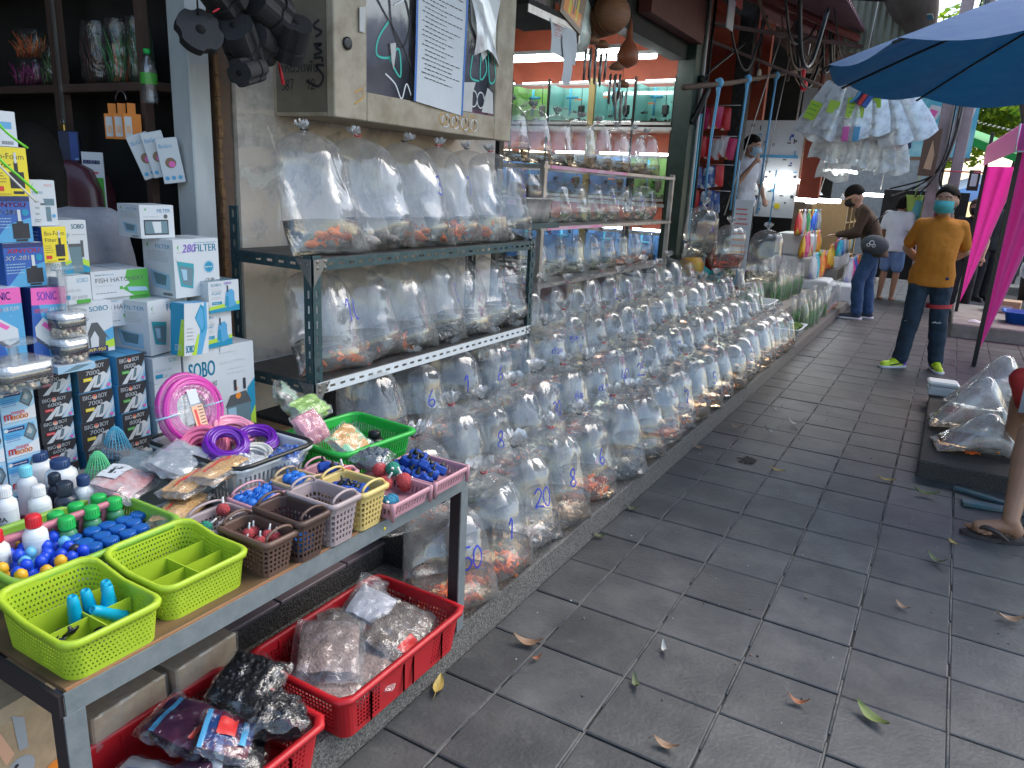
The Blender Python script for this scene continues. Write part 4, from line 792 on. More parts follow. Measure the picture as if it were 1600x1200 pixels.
hatch = [('r','white',0,0,1,1), ('p','green',[(.62,1),(1,1),(1,0),(.72,0),(.52,.3),(.66,.5),(.58,.7)]), ('t','teal','warm',.06,.84,.07,.18,0,1), ('t','sky','time',.25,.84,.07,.14), ('t','dgrey','FISH HATCHERY',.06,.58,.17,.86), ('l','grey',.06,.44,.4,.48,1), ('l','dgrey',.06,.16,.45,.22,1), ('p','lblue',[(.6,.36),(.95,.3),(.98,.14),(.64,.18)]), ('c','green',.5,.34,.03)]
sobo_line = [('r','white',0,0,1,1), ('t','aqua','SOBO',.55,.76,.16,.38), ('t','grey','aquarium mix',.06,.44,.13,.6), ('r','aqua',.06,.18,.32,.34), ('t','grey','air pump',.36,.18,.16,.5)]
sobo_big = [('r','white',0,0,1,1), ('t','aqua','SOBO',.06,.72,.16,.36,0,1), ('t','dgrey','AQUARIUM PUMP',.06,.57,.09,.38), ('t','sky','EXTERNAL FILTER',.06,.46,.07,.38), ('l','grey',.1,.3,.45,.42,3), ('p','lime',[(.82,0),(1,0),(1,.35)]), ('p','aqua',[(.86,.1),(1,.3),(1,.6),(.88,.5)]), ('r','steel',.56,.02,.92,.34), ('r','lblue',.58,.04,.7,.32), ('p','dgrey',[(.54,.34),(.62,.46),(.86,.48),(.94,.34)]), ('c','orange',.74,.44,.04), ('c','peach',.72,.52,.025), ('r','black',.68,.5,.72,.62), ('r','black',.82,.5,.86,.62), ('l','lgrey',.5,.8,.95,.86,1), ('l','lgrey',.6,.68,.9,.78,2), ('r','lgrey',.5,.93,.75,1)]
sob_peng = [('r','white',0,0,1,1), SOBO(.82,.1,.62,.32), ('t','dgrey','aquarium pump',.1,.66,.08,.5), ('p','sky',[(.6,.3),(1,.48),(1,.2),(.7,.1)]), ('p','lime',[(.6,.14),(1,.24),(1,.08),(.7,.06)]), ('p','dgrey',[(.58,.02),(.56,.4),(.64,.6),(.74,.6),(.92,.24),(.86,.3),(.84,.08)]), ('p','white',[(.6,.04),(.6,.3),(.68,.44),(.74,.3),(.72,.06)]), ('r','navy',.5,.0,.88,.12), ('t','yellow','WP-950',.54,.03,.07,.3), ('l','lgrey',.6,.7,.9,.78,2)]
wlab = [('r','white',0,0,1,1), ('p','green',[(.15,.88),(.2,.94),(.18,.86),(.22,.82)]), ('t','aqua','FILTER',.14,.7,.06,.4), ('l','red',.6,.86,.9,.92,2), ('l','grey',.2,.2,.36,.6,3), ('p','steel',[(.52,.6),(.92,.6),(.92,.45),(.58,.45)]), ('r','steel',.58,.1,.76,.42), ('r','dgrey',.4,.46,.56,.5), ('c','sky',.86,.22,.07), ('l','dgrey',.14,.08,.4,.16,2)]
oval = [('r','white',0,0,1,1), ('p','sky',[(.5,.0),(.72,.0),(.95,.5),(.9,1),(.8,1)]), ('p','lime',[(.3,0),(.5,0),(.62,.4),(.55,.4)]), ('p','aqua',[(.42,.72),(.66,.98),(.78,.92),(.86,.5),(.72,.4)]), ('p','sky',[(.47,.7),(.64,.92),(.74,.86),(.8,.56),(.72,.46)]), ('t','aqua','SOBO',.06,.06,.14,.34,.0,1), ('l','grey',.1,.28,.4,.55,4)]
G1 = 'cartons of the black pump brand stacked in columns'
cY = .965
for nm, y0, w, n, zt, num, pill in (('left', .985, .083, 5, .968, '6000', 'red'), ('middle', 1.085, .093, 4, .978, '7000', 'yellow'), ('right', 1.195, .085, 4, .985, '8000', 'green')):
    h = (zt-TZ)/n if nm == 'left' else .082
    for k in range(n):
        z0 = TZ+.0008+k*(h+.0008) if nm != 'right' else TZ+.0008+k*(h+.0008); j = rnd.uniform(-.003, .003)
        carton('pump_carton', 'black pump carton with a %s label, %s from the bottom of the %s stack' % (pill, ORD[k], nm), y0+j, y0+w+j, z0, z0+h, -1.95+rnd.uniform(-.004, .004), .13, bigboy(num, pill), None, 'sky' if nm != 'left' else 'black', rnd.uniform(-.03, .05), G1, topcol='black' if nm == 'left' else 'sky')
for k in range(4): carton('pump_carton', 'pale blue pump carton with grey pump picture, %s from the bottom of its stack' % ORD[k], .828, .905, TZ+.001+k*.085, TZ+.001+k*.085+.084, -1.82, .13, m8, None, 'lblue', .04, 'pale blue pump cartons in a stack', topcol='dgrey')
for k in range(4): carton('pump_carton', 'blue pump carton cut by the picture edge, %s from the bottom' % ORD[k], .745, .822, TZ+.001+k*.085, TZ+.001+k*.085+.084, -1.81, .13, m8, None, 'sky', .02, 'blue pump cartons at the picture edge', topcol='dgrey')
for k in range(4): carton('air_pump_box', 'flat white air pump box beside the big external filter box, %s from the bottom' % ORD[k], 1.30, 1.392, TZ+.001+k*.0775, TZ+.001+k*.0775+.076, -1.94, .14, sobo_line, None, 'white', 0, 'flat white air pump boxes')
carton('external_filter_box', 'large white external filter box behind the coil of magenta hose', 1.40, 1.66, TZ+.001, .955, -1.935, .16, sobo_big, wps, 'white', -.02)
carton('submersible_pump_box', 'white and blue submersible pump box, lower of the two on the big filter box', 1.455, 1.575, .957, 1.065, -1.93, .1, wp(''), wps, 'white', .05, topcol='steel')
carton('submersible_pump_box', 'white and blue submersible pump box with a handwritten 280, upper one', 1.485, 1.60, 1.067, 1.163, -1.92, .13, wp('280'), wps, 'white', .02, topcol='steel')
carton('battery_pump_box', 'slim tilted box with a blue battery air pump picture', 1.345, 1.44, .962, 1.115, -1.87, .05, oval, [('r','aqua',0,0,1,1),('p','lime',[(.5,0),(1,0),(1,.7),(.8,.7)]),('t','white','SOBO',.3,.1,.12,.5)], 'white', .15, tilt=-.08, topcol='sky')
carton('hanging_filter_box', 'plain sided white hang-on filter box under the large one', 1.285, 1.45, .960, 1.118, -1.97, .14, filt(''), filts, 'white', .25)
carton('hanging_filter_box', 'large white hang-on filter box with a handwritten 280', 1.392, 1.555, 1.12, 1.29, -1.95, .13, filt('280'), filts, 'white', .05)
carton('hanging_filter_box', 'small white hang-on filter box topmost of its stack', 1.34, 1.445, 1.292, 1.385, -2.0, .11, [('r','white',0,0,1,1), ('p','green',[(.12,.86),(.2,.92),(.18,.84)]), ('t','sky','FILTER',.5,.78,.11,.4,0,1), ('l','grey',.1,.62,.6,.68,1), ('r','black',.1,.1,.82,.56), ('r','steel',.13,.14,.79,.52), ('p','lgrey',[(.34,.5),(.6,.5),(.6,.16),(.4,.16)]), ('c','dgrey',.75,.66,.06)], filts, 'white', -.05)
carton('fish_hatchery_box', 'white and green fish hatchery box, upper one', 1.19, 1.36, 1.13, 1.205, -2.02, .15, hatch, None, 'white', 0)
carton('fish_hatchery_box', 'white and green fish hatchery box, lower one', 1.20, 1.37, 1.045, 1.128, -2.03, .15, hatch, None, 'white', 0)
carton('penguin_pump_box', 'white pump box with a penguin picture behind the clear filter', 1.045, 1.215, .99, 1.13, -1.98, .15, sob_peng, wps, 'white', .03)
carton('aquarium_pump_box', 'low white pump box with a green stripe above the penguin box', 1.065, 1.155, 1.132, 1.205, -1.97, .13, sobo_line+[('r','green',.5,0,.95,.14)], wps, 'white', .1)
carton('aquarium_pump_box', 'low white pump box under the small yellow box', 1.03, 1.10, 1.132, 1.245, -2.0, .1, sobo_line, wps, 'white', .1)
carton('tall_pump_box', 'tall white and blue internal pump box behind the yellow one', 1.10, 1.19, 1.206, 1.345, -2.02, .1, sob_pump, wps, 'white', 0)
carton('foam_filter_box', 'small yellow foam filter box in the middle of the pile', 1.034, 1.095, 1.247, 1.335, -1.95, .06, biof, [('r','blue',0,0,1,1), ('l','white',.2,.1,.8,.9,8)], 'yellow', .05)
carton('internal_filter_box', 'white internal filter box standing on the yellow and blue boxes', 1.02, 1.085, 1.337, 1.447, -1.96, .06, wlab, None, 'white', .0)
carton('sponge_filter_box', 'blue sponge filter box printed 2813', .93, 1.025, 1.195, 1.30, -1.93, .08, xy('XY-2813'), None, 'blue', .05)
carton('sponge_filter_box', 'blue sponge filter box printed 2811, above the other', .915, 1.005, 1.302, 1.408, -1.93, .08, xy('XY-2811'), None, 'blue', .0)
carton('foam_filter_box', 'larger yellow foam filter box at the top left corner of the pile', .925, 1.01, 1.41, 1.52, -1.93, .07, biof, None, 'yellow', .0)
carton('air_pump_carton', 'blue and pink air pump carton leaning beside the clear corner filter', .955, 1.045, 1.0, 1.192, -1.91, .09, sonic, [('r','navy',0,0,1,1)], 'blue', .12, tilt=-.06, topcol='navy')
carton('air_pump_carton', 'blue and pink air pump carton at the picture edge', .86, .945, 1.03, 1.20, -1.90, .09, sonic, None, 'blue', 0)
carton('air_pump_carton', 'pink topped carton at the picture edge, behind the round filter', .87, .95, .96, 1.028, -1.87, .09, [('r','lblue',0,0,1,1), ('r','pink',0,.5,1,1)], None, 'lblue', 0)
carton('pump_carton', 'flat dark blue carton lying under the clear filters', .98, 1.09, .972, .99, -1.90, .12, [('r','navy',0,0,1,1)], None, 'navy', .1)
# white tag boxes top-left
carton('small_white_box', 'small white and blue carton at the top left picture edge', .955, 1.005, 1.522, 1.60, -1.95, .05, [('r','white',0,0,1,1), ('r','sky',0,.5,.8,.7), ('b','black',.3,.05,.8,.15)], None, 'white')
# ---- clear box filters
m_clear = film('clear_acrylic', refl=.14, haze=.06, rough=.04, wr=.1); m_wool = mat('filter_wool', (.72,.75,.78), .95, bump=1, bscale=120, var=.08); m_carb = mat('carbon', (.02,.022,.025), .9, bump=1, bscale=200); m_pebb = mat('ceramic_pebbles', (.62,.52,.42), .7, var=.15, vscale=60)
def boxfilter(x, y, z, w, d, label, two):
    t = thing('box_filter', label, 'filter', (x, y, z), .1)
    for k in range(2 if two else 1):
        zz = k*.068; tp = .95
        mb = MB().use(m_clear); mb.rings([[(*rrect(d*s, w*s, .015, j/32), zz+h) for j in range(32)] for h, s in ((0, .9), (.064, 1.0))], True, True, True); mb.build('clear_box', t)
        mb = MB().use(m_wool); mb.rings([[(*rrect(d*.95, w*.95, .015, j/24), zz+h) for j in range(24)] for h in (.046, .061)], True, True, True); mb.use(m_carb); mb.rings([[(*rrect(d*.93, w*.93, .015, j/24), zz+h) for j in range(24)] for h in (.024, .0455)], True, True, True); mb.build('filter_layers', t)
        mb = MB().use(m_pebb); r = random.Random(5+k)
        for q in range(90):
            e = rrect(d*.86, w*.86, .015, r.random()); s_ = r.uniform(.75, 1) if r.random() < .8 else r.random(); mb.ball((e[0]*s_, e[1]*s_, zz+r.uniform(.005, .021)), r.uniform(.0035, .006), 6, 4)
        stuffpart(mb.build('ceramic_pebbles', t))
    top = .132 if two else .066
    mb = MB().use(m_clear); mb.lathe([(.011, top), (.011, top+(.1 if two else .03))], 14, cap0=False, cap1=False); mb.lathe([(.0085, top), (.0085, top+(.1 if two else .03))], 14, cap0=False, cap1=False)
    mb.box(-.014, .014, -.02, .05, top+(.1 if two else .03), top+(.112 if two else .045), .003); mb.box(-d*.45, d*.45, -w*.45, w*.45, top-.004, top, .001); mb.build('riser_tube', t)
mb = MB()
boxfilter(-1.90, 1.045, 1.001, .082, .07, 'tall clear two-storey box filter with wool, carbon and pebbles', True)
boxfilter(-1.80, .865, .988, .13, .11, 'low round-cornered clear box filter with wool, carbon and pebbles', False)
carton('support_carton', 'pale blue carton under the tall clear filter', .99, 1.085, .982, 1.0, -1.86, .13, [('r','lblue',0,0,1,1), ('p','steel',[(.1,.1),(.5,.2),(.9,.8),(.5,.9)])], None, 'lblue')
# ---- crinkled packets
m_wrap = film('wrap', refl=.06, haze=.09, rough=.10, wr=.7, scale=24, stretch=(1,1,1))
m_wrapd = film('dark_wrap', refl=.08, haze=.012, rough=.06, wr=.8, scale=24, stretch=(1,1,1))
def packet(name, label, loc, L_, W_, H, rz, fill, cat='packet', group=None, seed=0, tilt=(0,0), wrap=True, lumps=0, pr=None, hz=.8):
    t = thing(name, label, cat, loc, rz, group); t.rotation_euler = (tilt[0], tilt[1], rz); r = random.Random(seed); off = Vector((r.uniform(0, 50), r.uniform(0, 50), 0))
    def shp(u, v, s, k=1):
        a, b = 2*u-1, 2*v-1; e = max(0, (1-abs(a)**2.6)*(1-abs(b)**2.6))**.55
        n = mnoise.noise(Vector((a*3.2, b*3.2, s))+off)*.35+mnoise.noise(Vector((a*8, b*8, s))+off)*.16
        z = H/2+s*(H/2)*e*k*(1+n)+(mnoise.noise(Vector((a*2.5, b*2.5, 7))+off)*H*.35)*(1-e)
        return (a*L_/2*(1-.06*abs(b)**3), b*W_/2*(1-.06*abs(a)**3), z)
    if fill is not None:
        mb = MB().use(fill)
        for s in (1, -1): mb.sheet(lambda u, v: shp(lerp(.1, .9, u), lerp(.1, .9, v), s, .86), 14, 14)
        if lumps:
            for q in range(lumps): u, v = r.uniform(.15, .85), r.uniform(.15, .85); p = shp(u, v, 1, .84); mb.ball(p, r.uniform(.006, .010), 6, 4)
        c = mb.build('contents', t)
        if lumps: pass
    if wrap:
        mb = MB().use(m_wrapd if group and 'dark packets' in group else m_wrap)
        for s in (1, -1): mb.sheet(lambda u, v: shp(u, v, s), 18, 18)
        mb.build('wrapper', t)
    if pr:
        mb = MB()
        for (c, u0, v0, u1, v1) in pr:
            mb.use(pm(c) if isinstance(c, str) else c); mb.sheet(lambda u, v: (lambda p: (p[0], p[1], p[2]+.0012))(shp(lerp(u0, u1, u), lerp(v0, v1, v), 1)), 6, 6)
        mb.build('printed_label', t)
    return t
m_orange = mat('orange_granules', (.65,.27,.03), .5, col2=(.8,.5,.15), vscale=160, bump=.8, bscale=160); m_wool2 = mat('white_wool', (.7,.7,.7), .9)
for i, (x, y, z, rz, l) in enumerate(((-1.46, 1.02, .70, .5, 'lowest'), (-1.50, 1.085, .735, .35, 'middle'), (-1.475, 1.15, .755, .3, 'topmost'))):
    packet('orange_feed_packet', 'bag of orange granules with red print, %s of the three' % l, (x, y, z), .09, .19 if i else .2, .035, rz, m_orange, 'packet', 'bags of orange granules', i+1, pr=[('red', .38, .2, .44, .8)] if i else [('red', .4, .6, .55, .75), ('red', .3, .2, .34, .5)])
packet('silver_packet', 'silver plastic sachet lying above the orange bags', (-1.60, 1.12, .765), .12, .17, .03, .4, mat('silver_film', (.5,.58,.66), .25, .6, bump=.6, bscale=20), seed=9, tilt=(.1, .35))
packet('barcode_packet', 'clear packet with a white barcode card over red goods', (-1.63, .985, .735), .13, .16, .04, .5, mat('mixed_red', (.5,.12,.12), .6, col2=(.6,.55,.55), vscale=30), seed=12, tilt=(0, .3), pr=[('white', .1, .3, .45, .85), ('black', .2, .45, .27, .75), ('black', .3, .45, .33, .75)])
for i, (x, y, z, s, c) in enumerate(((-1.76, 1.0, .70, .12, 'dgrey'), (-1.72, 1.09, .72, .12, 'steel'), (-1.68, 1.17, .72, .1, 'grey'), (-1.80, 1.08, .74, .1, 'dgrey'))):
    packet('clear_goods_packet', 'crinkled clear packet of %s fittings in the white tray' % ['black', 'blue grey', 'pale', 'small black'][i], (x, y, z), s, s*1.2, .045, i*.7, pm(c), seed=20+i, tilt=(.1*i, .2), group='clear packets of fittings')
packet('sucker_packet', 'clear packet of white round suckers by the blue bottles', (-1.49, 1.235, .735), .10, .13, .04, .3, mat('milky', (.6,.63,.65), .3), seed=31, lumps=10)
packet('blue_parts_packet', 'clear packet of bright blue plastic parts behind the small baskets', (-1.44, 1.335, .735), .09, .12, .045, .5, pm('blue'), seed=32, lumps=22)
packet('grey_starfish_packet', 'clear packet of dark blue spiky toys in front of the green basket', (-1.31, 1.53, .695), .11, .11, .06, .3, mat('slate', (.05,.08,.11), .5), seed=33, lumps=20)
# small white tray and breeder cones
m_cream = mat('cream_plastic', (.5,.55,.48), .4); m_pinkp = mat('pink_plastic', (.5,.17,.21), .45, var=.08); m_limep = mat('lime_plastic', (.36,.50,.03), .38, var=.04); m_lgp = mat('leaf_green_plastic', (.22,.42,.05), .4); m_whitep = mat('white_plastic', (.62,.64,.62), .4); m_grnp = mat('bright_green_plastic', (.02,.38,.05), .38); m_redp = mat('red_plastic', (.42,.012,.018), .4, var=.08, vscale=6)
def mk_basket(name, label, x, y, z, L_, W_, H, m, cat='basket', group=None, rz=0, **kw):
    t = thing(name, label, cat, (x, y, z), rz, group); mb = MB().use(m); basket(mb, L_, W_, H, **kw); mb.build('basket_body', t); return t
mk_basket('white_tray', 'shallow white slotted tray full of clear packets', -1.70, 1.09, TZ, .30, .26, .055, m_cream, nc=72, nr=1, hw=.5, hh=.8, z0=.2, z1=.85)
for nm, x, y, m, sc in (('green', -1.70, .975, (.12,.55,.25), 1), ('blue', -1.80, 1.085, (.08,.35,.5), 1.15)):
    mc = mat('mesh_'+nm, m, .4); t = thing('breeder_cone', 'ribbed %s plastic mesh cone standing on the clear packets' % nm, 'cone', (x, y, .735)); mb = MB().use(mc); H = .085*sc
    for k in range(22): a = 2*pi*k/22; mb.tube([(.036*sc*cos(a), .036*sc*sin(a), 0), (.030*sc*cos(a), .030*sc*sin(a), H*.4), (.016*sc*cos(a), .016*sc*sin(a), H*.85), (.006*cos(a), .006*sin(a), H)], .0013, 4)
    for q in range(12): f = q/12; mb.tube([(lerp(.036, .010, f**1.15)*sc*cos(a), lerp(.036, .010, f**1.15)*sc*sin(a), H*f*.95) for a in [2*pi*j/16 for j in range(16)]], .0009, 4, True)
    mb.build('mesh_cone', t); mb = MB().use(mc); mb.lathe([(.05*sc, -.012), (.045*sc, .0), (.036*sc, .002)], 18); mb.lathe([(.007, H-.004), (.006, H), (0.001, H+.001)], 10); mb.build('collar', t)
# ---- pink basket with bottles (left)
mk_basket('pink_basket', 'pink slotted basket of white medicine bottles at the left edge', -1.72, .80, TZ, .34, .27, .11, m_pinkp, nc=64, nr=2, hw=.5, hh=.7)
m_bott = mat('bottle_white', (.66,.68,.68), .35); m_navy = mat('cap_navy', (.02,.05,.14), .4); m_capred = mat('cap_red', (.6,.02,.03), .4); m_capgreen = mat('cap_green', (.02,.42,.08), .4); m_capw = mat('cap_white', (.7,.7,.7), .4); m_cyan = mat('cap_cyan', (.2,.6,.7), .4); m_capblue = mat('cap_blue', (.01,.1,.38), .35); m_blk2 = mat('bottle_black', (.02,.03,.05), .3); m_bgreen = mat('bottle_green', (.05,.22,.10), .3)
BOT = {}
def bottle(label, x, y, z, r, h, body, cap, ch=.022, group=None, name='bottle', lab=None, cr=.6):
    key = (body.name, cap.name, r, h, bool(lab))
    if key not in BOT:
        mb = MB().use(body); mb.lathe([(r*.9,0),(r,.004),(r,h*.68),(r*.93,h*.76),(r*.6,h*.84),(r*.5,h*.86)], 20); a = mb.mesh('bottle_body')
        mb = MB().use(cap); mb.lathe([(r*cr,h*.86),(r*cr*1.02,h*.86+ch*.1),(r*cr*.97,h*.86+ch*.9),(r*cr*.8,h*.86+ch)], 20)
        for k in range(20): an = 2*pi*k/20; mb.cbox((r*cr*cos(an), r*cr*sin(an), h*.86+ch*.45), (.0012, .0012, ch*.8))
        b = mb.mesh('cap'); c = None
        if lab:
            mb = MB(); fn = lambda a, b_: (r*1.012*cos(a), r*1.012*sin(a), b_)
            mb.use(pm('white')); mb.sheet(lambda u, v: fn(-1.9+2.6*u, lerp(h*.1, h*.62, v)), 12, 1, False); mb.use(pm(lab[1])); f2 = lambda x_, y_: (r*1.02*cos(x_/r-1.5), r*1.02*sin(x_/r-1.5), y_)
            text(mb, lab[0], 0, h*.40, h*.10, f2, bold=.03); mb.use(pm('dgrey')); rr = random.Random(3)
            for q in range(9):
                yy = h*(.14+.026*q); xx = 0
                while xx < r*1.9: w = rr.uniform(.002,.007); mb.add([f2(xx, yy), f2(xx+w, yy), f2(xx+w, yy+.0009), f2(xx, yy+.0009)], [(0,1,2,3)], False); xx += w+.0012
            c = mb.mesh('printed_label')
        BOT[key] = (a, b, c)
    a, b, c = BOT[key]; t = thing(name, label, 'bottle', (x, y, z), rnd.uniform(-.4, .3), group); obj('bottle_body', a, t); obj('cap', b, t)
    if c: obj('printed_label', c, t)
    return t
gw = 'medicine bottles in the pink basket'
bottle('wide white jar with a navy cap, farther of the two jars', -1.83, .905, .70, .035, .105, m_bott, m_navy, .02, gw, lab=None)
bottle('wide white jar with a navy cap, nearer of the two jars', -1.735, .905, .70, .035, .11, m_bott, m_navy, .02, gw, lab=('MS', 'black'))
bottle('white bottle with a navy cap in the basket corner', -1.645, .905, .69, .022, .095, m_bott, m_navy, .024, gw, lab=('BM', 'dgrey'))
bottle('white bottle with a pale blue cap', -1.75, .835, .70, .021, .105, m_bott, m_cyan, .026, gw)
bottle('white bottle with a white cap and black lines', -1.655, .81, .69, .023, .10, m_bott, m_capw, .024, gw, lab=('MS', 'black'))
bottle('white bottle with a white cap at the picture edge', -1.66, .745, .70, .022, .11, m_bott, m_capw, .024, gw, lab=('MA', 'black'))
bottle('black bottle with a black cap in the pink basket, farther', -1.69, .865, .69, .018, .10, m_blk2, m_blk2, .026, gw, cr=.7)
bottle('dark blue bottle with a dark cap in the pink basket, nearer', -1.645, .862, .69, .024, .085, m_blk2, m_blk2, .03, gw, cr=.7)
# ---- green basket with red, green and blue caps
mk_basket('leaf_green_basket', 'leaf green slotted basket holding red, green and blue capped bottles', -1.50, .79, TZ, .255, .34, .095, m_lgp, nc=110, nr=1, hw=.5, hh=.92, z0=.15, z1=.82)
gg = 'bottles in the leaf green basket'
bottle('white bottle with a red cap, at the picture edge', -1.545, .665, .665, .024, .105, m_bott, m_capred, .026, gg, lab=('ZIC', 'red')); bottle('white bottle with a red cap, beside the green capped ones', -1.535, .735, .67, .024, .11, m_bott, m_capred, .026, gg, lab=('ZIC', 'red'))
for i, (x, y) in enumerate(((-1.575,.80), (-1.535,.80), (-1.585,.85), (-1.545,.86), (-1.59,.905), (-1.548,.915))): bottle('green capped green bottle, %s from the left in its group' % ORD[i], x, y, .662, .019, .085, m_bgreen, m_capgreen, .026, gg, cr=.85)
for i in range(13):
    x = -1.51+.033*(i % 3)+rnd.uniform(-.004,.004); y = .80+.037*(i//3)+rnd.uniform(-.004,.004)
    t = bottle('short bottle with a flat blue lid, %s counting from the left' % ORD[i], x, y, .66, .0165, .06, m_blk2, m_capblue, .012, 'blue lidded bottles in the leaf green basket', cr=1.05)
TB = {}
for c, col in (('blue', (.01,.06,.55)), ('light blue', (.12,.4,.6)), ('yellow', (.75,.4,.02)), ('black', (.02,.02,.03))):
    mb = MB().use(mat('toy_'+c.replace(' ', '_'), col, .35)); mb.lathe([(.011,0),(.012,.004),(.012,.018),(.008,.023),(.007,.026),(.0095,.030),(.009,.038),(.004,.043),(.001,.044)], 12); TB[c] = mb.mesh('bottle_body')
for i in range(30):
    x = -1.565+.027*(i % 6)+rnd.uniform(-.005,.005); y = .655+.029*(i//6)+rnd.uniform(-.006,.006); c = 'blue' if rnd.random() < .55 else rnd.choice(['light blue', 'light blue', 'yellow', 'black'])
    if i in (5, 11): c = 'yellow'
    o = obj('toy_bottle', TB[c], None, (x, y, .675+rnd.uniform(0,.012)), (rnd.uniform(-.2,.2), rnd.uniform(-.2,.2), 0), '%s animal shaped bottle, %s in the heap counted from the far left' % (c, ORD[i]), 'bottle', 'animal shaped bottles in the leaf green basket'); o.scale = (1.25,)*3
mb = MB().use(mat('fill_white', (.4,.45,.5), .6, var=.3, vscale=40)); mb.box(-1.60, -1.36, .65, .95, .655, .672); stuffpart(mb.build('small_goods_under_bottles', label='pale goods lying under the small bottles in the green basket', cat='goods'))
# ---- lime divided trays
def limetray(label, x, y, L_, W_, H, back):
    t = thing('divided_tray', label, 'tray', (x, y, TZ), 0, 'lime green divided trays')
    # height rises toward the back (-x)
    tp = lambda tt: 1+back*max(0, min(1, (-rrect(L_, W_, .03, tt)[0]/(L_/2)-.1)*1.1)) 
    mb = MB().use(m_limep); basket(mb, L_, W_, H, taper=.93, r=.028, nc=96, nr=7, hw=.42, hh=.45, z0=.1, z1=.86, rim=.005, top=tp, slant=.5); mb.build('tray_body', t)
    hh = H*.93
    for q in (0, 1): mb = MB().use(m_limep); yy = -W_*.0+q*0; 
    mb = MB().use(m_limep); mb.box(-L_*.18, L_*.44, -.0012, .0012, .003, hh*.82); mb.build('divider', t)
    mb = MB().use(m_limep); mb.box(L_*.10, L_*.1025+.001, -W_*.45, W_*.45, .003, hh*.80); mb.build('divider', t)
    mb = MB().use(m_limep); mb.box(-L_*.185, -L_*.178, -W_*.45, W_*.45, .003, hh*.88); mb.build('divider', t)
    return t
limetray('lime green divided tray holding blue cones and black suckers, nearest to us', -1.255, .662, .225, .178, .078, .28)
limetray('lime green divided tray, nearly empty, beside the brown baskets', -1.268, .872, .20, .198, .078, .25)
mb = MB().use(mat('teal_cone', (.0,.32,.5), .4)); R = [(.0115,0),(.0125,.003),(.011,.012),(.0115,.014),(.010,.024),(.0105,.026),(.009,.036),(.0095,.038),(.0075,.048),(.005,.050),(.004,.046)]
mb.lathe(R, 14); cm = mb.mesh('cone_body')
for i, (x, y, a) in enumerate(((-1.26,.655,.05), (-1.262,.687,.15), (-1.245,.702,-.1), (-1.262,.722,.1), (-1.235,.728,.9))): 
    o = obj('plug_cone', cm, None, (x, y, TZ+.02), (a, 0, 0), 'turquoise ribbed cone in the nearest lime tray, %s from the left' % ORD[i], 'cone', 'turquoise cones in the lime tray'); o.scale = (1.15, 1.15, 1.5)
mb = MB().use(m_black); mb.lathe([(.003,0),(.013,.004),(.015,.008),(.006,.006),(.004,.012),(.006,.016),(.001,.018)], 14); sm_ = mb.mesh('sucker_body')
for i, (x, y) in enumerate(((-1.235,.612), (-1.225,.628), (-1.245,.622), (-1.175,.625), (-1.168,.645), (-1.18,.652), (-1.165,.612))): obj('suction_cup', sm_, None, (x, y, TZ+.034+.008*(i % 2)), (rnd.uniform(-1,1), rnd.uniform(-1,1), 0), 'black rubber suction cup in the nearest lime tray, %s from the left' % ORD[i], 'suction cup', 'black suction cups in the lime tray')
# ---- small perforated baskets on the front edge
m_br = mat('brown_plastic', (.13,.075,.055), .45, var=.1); m_br2 = mat('dark_brown_plastic', (.085,.05,.04), .45); m_gp = mat('grey_plastic', (.36,.29,.29), .45); m_yl = mat('cream_yellow_plastic', (.62,.47,.17), .45); m_pk2 = mat('dusty_pink_plastic', (.5,.26,.30), .45)
def smallbasket(name, label, x, y, L_, W_, H, m, rz=0, handle=True, group='small perforated baskets on the table edge'):
    t = mk_basket(name, label, x, y, TZ, L_, W_, H, m, 'basket', group, rz, taper=.82, r=.014, nc=36, nr=5, hw=.55, hh=.62, z0=.1, z1=.78, rim=.006)
    if handle:
        for s in (1, -1):
            mb = MB().use(m); mb.tube([(L_*.5*s*.9, W_*.42*cos(a), H+.004+.018*sin(a)) for a in [pi*k/10 for k in range(11)]], .0035, 6); mb.build('handle', t)
    return t
smallbasket('perforated_basket', 'reddish brown perforated basket of red air stones', -1.215, 1.035, .15, .088, .088, m_br)
smallbasket('perforated_basket', 'dark brown perforated basket of blue pieces', -1.205, 1.125, .15, .09, .105, m_br2)
smallbasket('perforated_basket', 'mauve grey perforated basket, third along the table edge', -1.20, 1.222, .15, .093, .112, m_gp)
smallbasket('perforated_basket', 'cream yellow perforated basket with blue foam pieces', -1.20, 1.325, .15, .095, .105, m_yl)
smallbasket('perforated_basket', 'low grey basket with green and red air stones behind the brown one', -1.355, 1.05, .11, .12, .07, m_gp)
smallbasket('perforated_basket', 'small pink handled basket heaped with blue balls', -1.36, 1.18, .12, .12, .075, m_pk2)
smallbasket('perforated_basket', 'small tan handled basket with dark blue balls', -1.35, 1.29, .11, .09, .085, mat('tan_plastic', (.5,.36,.2), .45))
smallbasket('perforated_basket', 'small dusty pink handled basket with flat blue pieces', -1.335, 1.385, .12, .09, .085, m_pk2)
def slottray(label, x, y, L_, W_, H, m): 
    t = mk_basket('slotted_tray', label, x, y, TZ, L_, W_, H, m, 'tray', 'dusty pink slotted trays', 0, taper=.92, r=.01, nc=54, nr=1, hw=.5, hh=.8, z0=.2, z1=.8, rim=.004)
    for s in (1, -1):
        mb = MB().use(m); mb.lathe([(.005,-.002),(.007,.03),(.008,H+.004)], 8, (L_*.5, s*W_*.47, 0)); mb.build('foot_post', t)
slottray('dusty pink slotted tray heaped with red and green air stones', -1.215, 1.46, .2, .17, .042, m_pk2); slottray('dusty pink slotted tray heaped with blue foam blocks at the table corner', -1.215, 1.642, .2, .17, .042, m_pk2)
